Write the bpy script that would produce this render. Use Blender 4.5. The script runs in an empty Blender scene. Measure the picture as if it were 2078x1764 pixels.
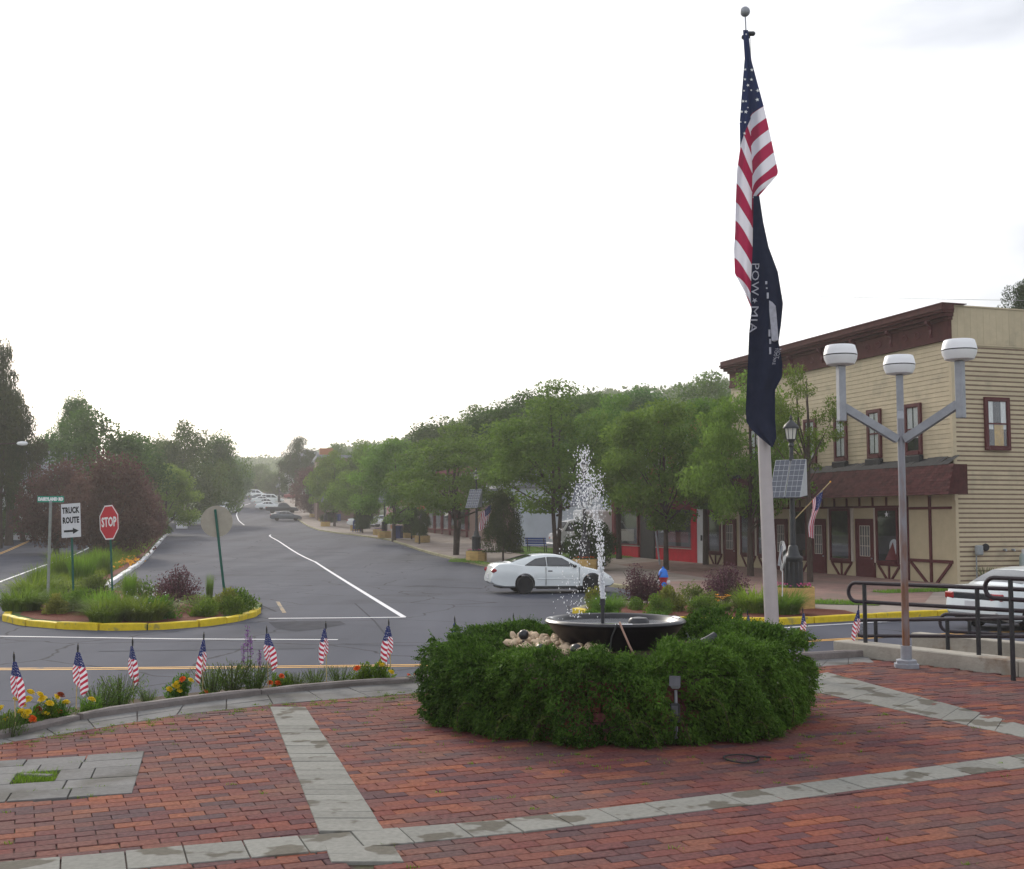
import bpy, bmesh, math, random
import numpy as np
from mathutils import Vector, Matrix, Euler, noise
random.seed(7)
rng = np.random.default_rng(7)
scene = bpy.context.scene
COL = scene.collection
R = math.radians

# ------------------------------------------------------------------ camera, sky, sun, exposure
PITCH = math.atan(171 / 2351.0)
EYE = 1.7
cam_data = bpy.data.cameras.new("camera")
cam = bpy.data.objects.new("camera", cam_data)
COL.objects.link(cam)
cam.location = (0, 0, EYE)
cam.rotation_euler = (math.pi / 2 + PITCH, 0, 0)
cam_data.sensor_width = 36.0
cam_data.lens = 36.0 * 2351 / 2078
cam_data.clip_end = 3000
scene.camera = cam

world = bpy.data.worlds.new("World")
scene.world = world
world.use_nodes = True
SUN_EL, SUN_AZ = R(24), R(-24)           # azimuth from straight ahead, negative = left
wn, wl = world.node_tree.nodes, world.node_tree.links
bgn = wn["Background"]
sky = wn.new("ShaderNodeTexSky")
sky.sky_type = 'NISHITA'
sky.sun_disc = False
sky.sun_elevation = SUN_EL
sky.sun_rotation = SUN_AZ
sky.dust_density = 4.0
sky.air_density = 1.0
hsv = wn.new("ShaderNodeHueSaturation")
hsv.inputs["Saturation"].default_value = 0.6
wl.new(sky.outputs[0], hsv.inputs["Color"])
mixo = wn.new("ShaderNodeMix")            # thin bright overcast veiling the blue
mixo.data_type = 'RGBA'
mixo.inputs[0].default_value = 0.55
wl.new(hsv.outputs[0], mixo.inputs[6])
tcw = wn.new("ShaderNodeTexCoord")
cln = wn.new("ShaderNodeTexNoise")
cln.inputs["Scale"].default_value = 2.2
cln.inputs["Detail"].default_value = 5
mpw = wn.new("ShaderNodeMapping")
mpw.inputs["Scale"].default_value = (1, 1, 3.5)
wl.new(tcw.outputs["Generated"], mpw.inputs[0])
wl.new(mpw.outputs[0], cln.inputs["Vector"])
clr = wn.new("ShaderNodeValToRGB")
clr.color_ramp.elements[0].position = 0.38
clr.color_ramp.elements[0].color = (5.9, 6.25, 7.0, 1)
clr.color_ramp.elements[1].position = 0.60
clr.color_ramp.elements[1].color = (14.2, 14.3, 14.9, 1)
wl.new(cln.outputs["Fac"], clr.inputs[0])
wl.new(clr.outputs[0], mixo.inputs[7])
wl.new(mixo.outputs[2], bgn.inputs["Color"])
bgn.inputs["Strength"].default_value = 0.1

sun_data = bpy.data.lights.new("sun", 'SUN')
sun = bpy.data.objects.new("sun", sun_data)
COL.objects.link(sun)
sun_data.energy = 1.5
sun_data.angle = R(11)
sun_data.color = (1.0, 0.93, 0.82)
sd = Vector((math.sin(SUN_AZ) * math.cos(SUN_EL), math.cos(SUN_AZ) * math.cos(SUN_EL), math.sin(SUN_EL)))
sun.rotation_euler = sd.to_track_quat('Z', 'Y').to_euler()

scene.view_settings.view_transform = 'Standard'
scene.view_settings.look = 'None'
scene.view_settings.exposure = 0.46
scene.view_settings.gamma = 1.0
scene.view_settings.use_curve_mapping = False
scene.render.engine = 'CYCLES'
scene.cycles.use_denoising = True
scene.cycles.max_bounces = 8
scene.cycles.diffuse_bounces = 4
scene.cycles.glossy_bounces = 3
scene.cycles.transmission_bounces = 6
scene.cycles.volume_bounces = 1
scene.cycles.transparent_max_bounces = 8

# ------------------------------------------------------------------ where things stand
def ray(u, v):
    x = (u - 1039) / 2351.0
    y = -(v - 882) / 2351.0
    return x, math.cos(PITCH) - math.sin(PITCH) * y, math.sin(PITCH) + math.cos(PITCH) * y

def at(u, v, Y):
    r = ray(u, v); s = Y / r[1]
    return Vector((r[0] * s, Y, EYE + r[2] * s))

def on(u, v, z):
    r = ray(u, v); s = (z - EYE) / r[2]
    return Vector((r[0] * s, r[1] * s, z))

PROF_Y = [-50, 50, 76, 85, 95, 103, 118, 135, 150, 165, 175, 185, 200, 220, 235, 270, 320, 400, 700]
PROF_Z = [-.9, -.9, -.85, -.65, -.3, -.05, .15, .4, .62, 1.05, 1.45, 2.1, 3.0, 4.1, 5.0, 6.9, 9.5, 13, 20]

_fy = np.arange(-120, 760, 1.0)
_fz = np.interp(_fy, PROF_Y, PROF_Z)
_k = np.exp(-.5 * (np.arange(-24, 25) / 8.0) ** 2); _k /= _k.sum()
_fz = np.convolve(np.pad(_fz, 24, mode='edge'), _k, mode='valid')
GRID_Y = np.arange(-60, 720, 5.0) + .0137       # the road sheet bends at these lines, so everything that lies on it can follow exactly
GRID_Z = np.interp(GRID_Y, _fy, _fz)

def gz(y):
    return float(np.interp(y, GRID_Y, GRID_Z))

def gnd(u, v, lift=0.0):
    """the place where the ground (raised by lift) is seen"""
    r = ray(u, v)
    lo = 3.0
    y = lo
    prev = None
    while y < 500:
        z = EYE + r[2] * y / r[1]
        h = z - gz(y) - lift
        if h <= 0:
            break
        y += 0.25 if y < 120 else 0.5
    return Vector((r[0] * y / r[1], y, gz(y) + lift))

# ------------------------------------------------------------------ materials
def _nodes(name):
    m = bpy.data.materials.new(name)
    m.use_nodes = True
    nt = m.node_tree
    return m, nt, nt.nodes, nt.links, nt.nodes["Principled BSDF"]

def M(name, col, rough=.7, var=.18, scale=4.0, bump=0.0, metal=0.0, spec=.2, coat=0.0, island=0.0, detail=6, dirt=None, dscale=1.2, dlo=.52, dhi=.62, stretch=None):
    """plain surface: colour with uneven tone, an optional second tone (dirt), fine relief"""
    m, nt, N, L, P = _nodes(name)
    tc = N.new("ShaderNodeTexCoord")
    vec = tc.outputs["Object"]
    if stretch:
        mp = N.new("ShaderNodeMapping"); mp.inputs["Scale"].default_value = stretch
        L.new(vec, mp.inputs[0]); vec = mp.outputs[0]
    no = N.new("ShaderNodeTexNoise"); no.inputs["Scale"].default_value = scale; no.inputs["Detail"].default_value = detail
    no.inputs["Roughness"].default_value = .65
    L.new(vec, no.inputs["Vector"])
    rp = N.new("ShaderNodeValToRGB")
    a = [max(0, c * (1 - var)) for c in col]; b = [min(1, c * (1 + var)) for c in col]
    rp.color_ramp.elements[0].position = .3; rp.color_ramp.elements[0].color = (*a, 1)
    rp.color_ramp.elements[1].position = .7; rp.color_ramp.elements[1].color = (*b, 1)
    L.new(no.outputs["Fac"], rp.inputs[0])
    out = rp.outputs[0]
    if dirt:
        n2 = N.new("ShaderNodeTexNoise"); n2.inputs["Scale"].default_value = dscale; n2.inputs["Detail"].default_value = 8
        n2.inputs["Roughness"].default_value = .6
        L.new(vec, n2.inputs["Vector"])
        r2 = N.new("ShaderNodeMapRange"); r2.inputs[1].default_value = dlo; r2.inputs[2].default_value = dhi
        L.new(n2.outputs["Fac"], r2.inputs[0])
        mx = N.new("ShaderNodeMix"); mx.data_type = 'RGBA'
        L.new(r2.outputs[0], mx.inputs[0]); L.new(out, mx.inputs[6]); mx.inputs[7].default_value = (*dirt, 1)
        out = mx.outputs[2]
    if island:
        ge = N.new("ShaderNodeNewGeometry")
        oi = N.new("ShaderNodeObjectInfo")
        ad = N.new("ShaderNodeMath"); ad.operation = 'ADD'
        L.new(ge.outputs["Random Per Island"], ad.inputs[0]); L.new(oi.outputs["Random"], ad.inputs[1])
        fr = N.new("ShaderNodeMath"); fr.operation = 'FRACT'; L.new(ad.outputs[0], fr.inputs[0])
        mr = N.new("ShaderNodeMapRange"); mr.inputs[3].default_value = 1 - island; mr.inputs[4].default_value = 1 + island
        L.new(fr.outputs[0], mr.inputs[0])
        hs = N.new("ShaderNodeHueSaturation"); L.new(mr.outputs[0], hs.inputs["Value"]); L.new(out, hs.inputs["Color"])
        out = hs.outputs[0]
    L.new(out, P.inputs["Base Color"])
    P.inputs["Roughness"].default_value = rough
    P.inputs["Metallic"].default_value = metal
    P.inputs["Specular IOR Level"].default_value = spec
    P.inputs["Coat Weight"].default_value = coat
    if bump:
        bp = N.new("ShaderNodeBump"); bp.inputs["Strength"].default_value = min(1, bump); bp.inputs["Distance"].default_value = .02
        n3 = N.new("ShaderNodeTexNoise"); n3.inputs["Scale"].default_value = scale * 8; n3.inputs["Detail"].default_value = 4
        L.new(vec, n3.inputs["Vector"]); L.new(n3.outputs["Fac"], bp.inputs["Height"]); L.new(bp.outputs[0], P.inputs["Normal"])
    return m

def leaf_mat(name, dark, light, trans=.35, rough=.65, spec=.10):
    """leaves: each leaf its own tone, some light passes through"""
    m, nt, N, L, P = _nodes(name)
    ge = N.new("ShaderNodeNewGeometry")
    tc = N.new("ShaderNodeTexCoord")
    no = N.new("ShaderNodeTexNoise"); no.inputs["Scale"].default_value = .9; no.inputs["Detail"].default_value = 3
    L.new(tc.outputs["Object"], no.inputs["Vector"])
    ad = N.new("ShaderNodeMath"); ad.operation = 'MULTIPLY_ADD'
    L.new(ge.outputs["Random Per Island"], ad.inputs[0]); ad.inputs[1].default_value = .5
    mr = N.new("ShaderNodeMapRange"); mr.inputs[1].default_value = .3; mr.inputs[2].default_value = .7; mr.inputs[4].default_value = .5
    L.new(no.outputs["Fac"], mr.inputs[0]); L.new(mr.outputs[0], ad.inputs[2])
    rp = N.new("ShaderNodeValToRGB")
    rp.color_ramp.elements[0].color = (*dark, 1); rp.color_ramp.elements[1].color = (*light, 1)
    L.new(ad.outputs[0], rp.inputs[0])
    oi = N.new("ShaderNodeObjectInfo")
    mo = N.new("ShaderNodeMapRange"); mo.inputs[3].default_value = .8; mo.inputs[4].default_value = 1.2
    L.new(oi.outputs["Random"], mo.inputs[0])
    hs = N.new("ShaderNodeHueSaturation"); L.new(mo.outputs[0], hs.inputs["Value"]); L.new(rp.outputs[0], hs.inputs["Color"])
    m7 = N.new("ShaderNodeMath"); m7.operation = 'MULTIPLY'; L.new(oi.outputs["Random"], m7.inputs[0]); m7.inputs[1].default_value = 7.31
    fr = N.new("ShaderNodeMath"); fr.operation = 'FRACT'; L.new(m7.outputs[0], fr.inputs[0])
    mh = N.new("ShaderNodeMapRange"); mh.inputs[3].default_value = .478; mh.inputs[4].default_value = .520; L.new(fr.outputs[0], mh.inputs[0]); L.new(mh.outputs[0], hs.inputs["Hue"])
    L.new(hs.outputs[0], P.inputs["Base Color"])
    P.inputs["Roughness"].default_value = rough
    P.inputs["Specular IOR Level"].default_value = spec
    if trans:
        tr = N.new("ShaderNodeBsdfTranslucent")
        L.new(hs.outputs[0], tr.inputs["Color"])
        ms = N.new("ShaderNodeMixShader"); ms.inputs[0].default_value = trans
        L.new(P.outputs[0], ms.inputs[1]); L.new(tr.outputs[0], ms.inputs[2])
        L.new(ms.outputs[0], N["Material Output"].inputs["Surface"])
    return m

def brick_mat(name, cols, rough=.85, dirt=(.120, .092, .084)):
    """clay pavers: each brick its own firing colour, dusty and mossy patches across them"""
    m, nt, N, L, P = _nodes(name)
    ge = N.new("ShaderNodeNewGeometry"); oi = N.new("ShaderNodeObjectInfo"); tc = N.new("ShaderNodeTexCoord")
    ad = N.new("ShaderNodeMath"); ad.operation = 'ADD'
    L.new(ge.outputs["Random Per Island"], ad.inputs[0]); L.new(oi.outputs["Random"], ad.inputs[1])
    fr = N.new("ShaderNodeMath"); fr.operation = 'FRACT'; L.new(ad.outputs[0], fr.inputs[0])
    rp = N.new("ShaderNodeValToRGB"); rp.color_ramp.interpolation = 'LINEAR'
    els = rp.color_ramp.elements
    for i, c in enumerate(cols):
        e = els[i] if i < 2 else els.new(i / (len(cols) - 1))
        e.position = i / (len(cols) - 1); e.color = (*c, 1)
    L.new(fr.outputs[0], rp.inputs[0])
    geo = ge.outputs["Position"]
    n1 = N.new("ShaderNodeTexNoise"); n1.inputs["Scale"].default_value = 1.1; n1.inputs["Detail"].default_value = 7
    L.new(geo, n1.inputs["Vector"])
    r1 = N.new("ShaderNodeMapRange"); r1.inputs[1].default_value = .42; r1.inputs[2].default_value = .75; r1.inputs[4].default_value = .6
    L.new(n1.outputs["Fac"], r1.inputs[0])
    mx = N.new("ShaderNodeMix"); mx.data_type = 'RGBA'; L.new(r1.outputs[0], mx.inputs[0]); L.new(rp.outputs[0], mx.inputs[6]); mx.inputs[7].default_value = (*dirt, 1)
    n2 = N.new("ShaderNodeTexNoise"); n2.inputs["Scale"].default_value = 38; n2.inputs["Detail"].default_value = 5
    L.new(geo, n2.inputs["Vector"])
    r2 = N.new("ShaderNodeMapRange"); r2.inputs[1].default_value = .3; r2.inputs[2].default_value = .7; r2.inputs[3].default_value = .72; r2.inputs[4].default_value = 1.25
    L.new(n2.outputs["Fac"], r2.inputs[0])
    hs = N.new("ShaderNodeHueSaturation"); L.new(mx.outputs[2], hs.inputs["Color"]); L.new(r2.outputs[0], hs.inputs["Value"])
    L.new(hs.outputs[0], P.inputs["Base Color"])
    P.inputs["Roughness"].default_value = .92; P.inputs["Specular IOR Level"].default_value = .10
    bp = N.new("ShaderNodeBump"); bp.inputs["Strength"].default_value = .5; bp.inputs["Distance"].default_value = .004
    L.new(n2.outputs["Fac"], bp.inputs["Height"]); L.new(bp.outputs[0], P.inputs["Normal"])
    return m

def stone_mat(name, col, stain, lo=.56, hi=.6, scale=3.2):
    """concrete pavers with water stains that have edges of their own"""
    m, nt, N, L, P = _nodes(name)
    ge = N.new("ShaderNodeNewGeometry"); oi = N.new("ShaderNodeObjectInfo")
    n1 = N.new("ShaderNodeTexNoise"); n1.inputs["Scale"].default_value = scale; n1.inputs["Detail"].default_value = 3
    L.new(ge.outputs["Position"], n1.inputs["Vector"])
    r1 = N.new("ShaderNodeMapRange"); r1.inputs[1].default_value = lo; r1.inputs[2].default_value = hi
    L.new(n1.outputs["Fac"], r1.inputs[0])
    mx = N.new("ShaderNodeMix"); mx.data_type = 'RGBA'; L.new(r1.outputs[0], mx.inputs[0]); mx.inputs[6].default_value = (*col, 1); mx.inputs[7].default_value = (*stain, 1)
    n2 = N.new("ShaderNodeTexNoise"); n2.inputs["Scale"].default_value = 30; n2.inputs["Detail"].default_value = 8
    L.new(ge.outputs["Position"], n2.inputs["Vector"])
    r2 = N.new("ShaderNodeMapRange"); r2.inputs[3].default_value = .7; r2.inputs[4].default_value = 1.3
    L.new(n2.outputs["Fac"], r2.inputs[0])
    mo = N.new("ShaderNodeMapRange"); mo.inputs[3].default_value = .88; mo.inputs[4].default_value = 1.1
    L.new(oi.outputs["Random"], mo.inputs[0])
    mu = N.new("ShaderNodeMath"); mu.operation = 'MULTIPLY'; L.new(r2.outputs[0], mu.inputs[0]); L.new(mo.outputs[0], mu.inputs[1])
    hs = N.new("ShaderNodeHueSaturation"); L.new(mx.outputs[2], hs.inputs["Color"]); L.new(mu.outputs[0], hs.inputs["Value"])
    L.new(hs.outputs[0], P.inputs["Base Color"]); P.inputs["Roughness"].default_value = .92; P.inputs["Specular IOR Level"].default_value = .12
    bp = N.new("ShaderNodeBump"); bp.inputs["Strength"].default_value = .4; bp.inputs["Distance"].default_value = .004
    L.new(n2.outputs["Fac"], bp.inputs["Height"]); L.new(bp.outputs[0], P.inputs["Normal"])
    return m

def asphalt_mat():
    m, nt, N, L, P = _nodes("asphalt")
    ge = N.new("ShaderNodeNewGeometry")
    pos = ge.outputs["Position"]
    def nz(s, d=6, st=None):
        n = N.new("ShaderNodeTexNoise"); n.inputs["Scale"].default_value = s; n.inputs["Detail"].default_value = d
        if st:
            mp = N.new("ShaderNodeMapping"); mp.inputs["Scale"].default_value = st[0]; mp.inputs["Rotation"].default_value = (0, 0, st[1])
            L.new(pos, mp.inputs[0]); L.new(mp.outputs[0], n.inputs["Vector"])
        else:
            L.new(pos, n.inputs["Vector"])
        return n.outputs["Fac"]
    a = nz(.12, 5); b = nz(60, 3); c = nz(.5, 6, ((1, .06, 1), R(15)))
    rp = N.new("ShaderNodeValToRGB")
    rp.color_ramp.elements[0].position = .3; rp.color_ramp.elements[0].color = (.044, .049, .068, 1)
    rp.color_ramp.elements[1].position = .7; rp.color_ramp.elements[1].color = (.094, .099, .126, 1)
    mu = N.new("ShaderNodeMath"); mu.operation = 'MULTIPLY_ADD'; L.new(c, mu.inputs[0]); mu.inputs[1].default_value = .6
    m2 = N.new("ShaderNodeMath"); m2.operation = 'MULTIPLY'; L.new(a, m2.inputs[0]); m2.inputs[1].default_value = .4
    L.new(m2.outputs[0], mu.inputs[2]); L.new(mu.outputs[0], rp.inputs[0])
    mr = N.new("ShaderNodeMapRange"); mr.inputs[3].default_value = .7; mr.inputs[4].default_value = 1.3
    L.new(b, mr.inputs[0])
    # hairline cracks
    vo = N.new("ShaderNodeTexVoronoi"); vo.feature = 'DISTANCE_TO_EDGE'; vo.inputs["Scale"].default_value = .23
    wob = N.new("ShaderNodeTexNoise"); wob.inputs["Scale"].default_value = .8; wob.inputs["Detail"].default_value = 5
    L.new(pos, wob.inputs["Vector"])
    vm = N.new("ShaderNodeVectorMath"); vm.operation = 'MULTIPLY_ADD'; L.new(wob.outputs["Color"], vm.inputs[0]); vm.inputs[1].default_value = (.7, .7, .7); L.new(pos, vm.inputs[2])
    L.new(vm.outputs[0], vo.inputs["Vector"])
    cr = N.new("ShaderNodeMapRange"); cr.inputs[1].default_value = .0; cr.inputs[2].default_value = .010; cr.inputs[3].default_value = .28; cr.inputs[4].default_value = 1
    L.new(vo.outputs["Distance"], cr.inputs[0])
    mm = N.new("ShaderNodeMath"); mm.operation = 'MULTIPLY'; L.new(mr.outputs[0], mm.inputs[0]); L.new(cr.outputs[0], mm.inputs[1])
    hs = N.new("ShaderNodeHueSaturation"); L.new(rp.outputs[0], hs.inputs["Color"]); L.new(mm.outputs[0], hs.inputs["Value"])
    L.new(hs.outputs[0], P.inputs["Base Color"]); P.inputs["Roughness"].default_value = .92; P.inputs["Specular IOR Level"].default_value = .12
    st = nz(.33, 7); sr = N.new("ShaderNodeMapRange"); sr.inputs[1].default_value = .56; sr.inputs[2].default_value = .72; sr.inputs[3].default_value = 1; sr.inputs[4].default_value = .72; L.new(st, sr.inputs[0])
    m9 = N.new("ShaderNodeMath"); m9.operation = 'MULTIPLY'; L.new(mm.outputs[0], m9.inputs[0]); L.new(sr.outputs[0], m9.inputs[1]); L.new(m9.outputs[0], hs.inputs["Value"])
    bp = N.new("ShaderNodeBump"); bp.inputs["Strength"].default_value = .3; bp.inputs["Distance"].default_value = .006
    L.new(b, bp.inputs["Height"]); L.new(bp.outputs[0], P.inputs["Normal"])
    return m

def flag_mat(name, red=(.42, .025, .06), white=(.72, .72, .78), blue=(.02, .03, .12), dots=True):
    """printed cloth: uv.x > 0 is the canton, uv.y counts stripes; light shows through"""
    m, nt, N, L, P = _nodes(name)
    uv = N.new("ShaderNodeUVMap"); sp = N.new("ShaderNodeSeparateXYZ"); L.new(uv.outputs[0], sp.inputs[0])
    fl = N.new("ShaderNodeMath"); fl.operation = 'FLOOR'; L.new(sp.outputs[1], fl.inputs[0])
    pp = N.new("ShaderNodeMath"); pp.operation = 'FLOORED_MODULO'; L.new(fl.outputs[0], pp.inputs[0]); pp.inputs[1].default_value = 2
    gt = N.new("ShaderNodeMath"); gt.operation = 'GREATER_THAN'; L.new(pp.outputs[0], gt.inputs[0]); gt.inputs[1].default_value = .5
    m1 = N.new("ShaderNodeMix"); m1.data_type = 'RGBA'; L.new(gt.outputs[0], m1.inputs[0]); m1.inputs[6].default_value = (*white, 1); m1.inputs[7].default_value = (*red, 1)
    ca = N.new("ShaderNodeMath"); ca.operation = 'GREATER_THAN'; L.new(sp.outputs[0], ca.inputs[0]); ca.inputs[1].default_value = 0
    m2 = N.new("ShaderNodeMix"); m2.data_type = 'RGBA'; L.new(ca.outputs[0], m2.inputs[0]); L.new(m1.outputs[2], m2.inputs[6])
    if dots:
        vo = N.new("ShaderNodeTexVoronoi"); vo.inputs["Scale"].default_value = 3.0; vo.inputs["Randomness"].default_value = .35
        L.new(uv.outputs[0], vo.inputs["Vector"])
        lt = N.new("ShaderNodeMath"); lt.operation = 'LESS_THAN'; L.new(vo.outputs["Distance"], lt.inputs[0]); lt.inputs[1].default_value = .2
        m3 = N.new("ShaderNodeMix"); m3.data_type = 'RGBA'; L.new(lt.outputs[0], m3.inputs[0]); m3.inputs[6].default_value = (*blue, 1); m3.inputs[7].default_value = (*white, 1)
        L.new(m3.outputs[2], m2.inputs[7])
    else:
        m2.inputs[7].default_value = (*blue, 1)
    L.new(m2.outputs[2], P.inputs["Base Color"]); P.inputs["Roughness"].default_value = .8
    tr = N.new("ShaderNodeBsdfTranslucent"); L.new(m2.outputs[2], tr.inputs["Color"])
    ms = N.new("ShaderNodeMixShader"); ms.inputs[0].default_value = .35
    L.new(P.outputs[0], ms.inputs[1]); L.new(tr.outputs[0], ms.inputs[2]); L.new(ms.outputs[0], N["Material Output"].inputs["Surface"])
    return m

def glass_mat(name, col, rough=.08, spec=.6):
    m, nt, N, L, P = _nodes(name)
    P.inputs["Base Color"].default_value = (*col, 1); P.inputs["Roughness"].default_value = rough
    P.inputs["Specular IOR Level"].default_value = spec; P.inputs["Coat Weight"].default_value = .3
    return m

def water_mat(name, trans=.5):
    m, nt, N, L, P = _nodes(name)
    P.inputs["Base Color"].default_value = (.93, .95, 1, 1); P.inputs["Roughness"].default_value = .1
    tr = N.new("ShaderNodeBsdfTranslucent"); tr.inputs["Color"].default_value = (1, 1, 1, 1)
    ms = N.new("ShaderNodeMixShader"); ms.inputs[0].default_value = trans
    L.new(P.outputs[0], ms.inputs[1]); L.new(tr.outputs[0], ms.inputs[2]); L.new(ms.outputs[0], N["Material Output"].inputs["Surface"])
    return m

def rust_mat():
    """grey paint above, rust spreading up from the foot of the pole"""
    m, nt, N, L, P = _nodes("rusting_pole")
    tc = N.new("ShaderNodeTexCoord"); sp = N.new("ShaderNodeSeparateXYZ"); L.new(tc.outputs["Object"], sp.inputs[0])
    mp = N.new("ShaderNodeMapping"); mp.inputs["Scale"].default_value = (6, 6, 1.6); L.new(tc.outputs["Object"], mp.inputs[0])
    no = N.new("ShaderNodeTexNoise"); no.inputs["Scale"].default_value = 1.6; no.inputs["Detail"].default_value = 8; L.new(mp.outputs[0], no.inputs["Vector"])
    zr = N.new("ShaderNodeMapRange"); zr.inputs[1].default_value = .2; zr.inputs[2].default_value = 2.6; zr.inputs[3].default_value = .34; zr.inputs[4].default_value = -.24; L.new(sp.outputs[2], zr.inputs[0])
    ad = N.new("ShaderNodeMath"); ad.operation = 'ADD'; L.new(no.outputs["Fac"], ad.inputs[0]); L.new(zr.outputs[0], ad.inputs[1])
    mr = N.new("ShaderNodeMapRange"); mr.inputs[1].default_value = .38; mr.inputs[2].default_value = .80; L.new(ad.outputs[0], mr.inputs[0])
    mx = N.new("ShaderNodeMix"); mx.data_type = 'RGBA'; L.new(mr.outputs[0], mx.inputs[0]); mx.inputs[6].default_value = (.25, .25, .28, 1); mx.inputs[7].default_value = (.17, .062, .020, 1)
    L.new(mx.outputs[2], P.inputs["Base Color"]); P.inputs["Roughness"].default_value = .6
    return m

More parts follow.
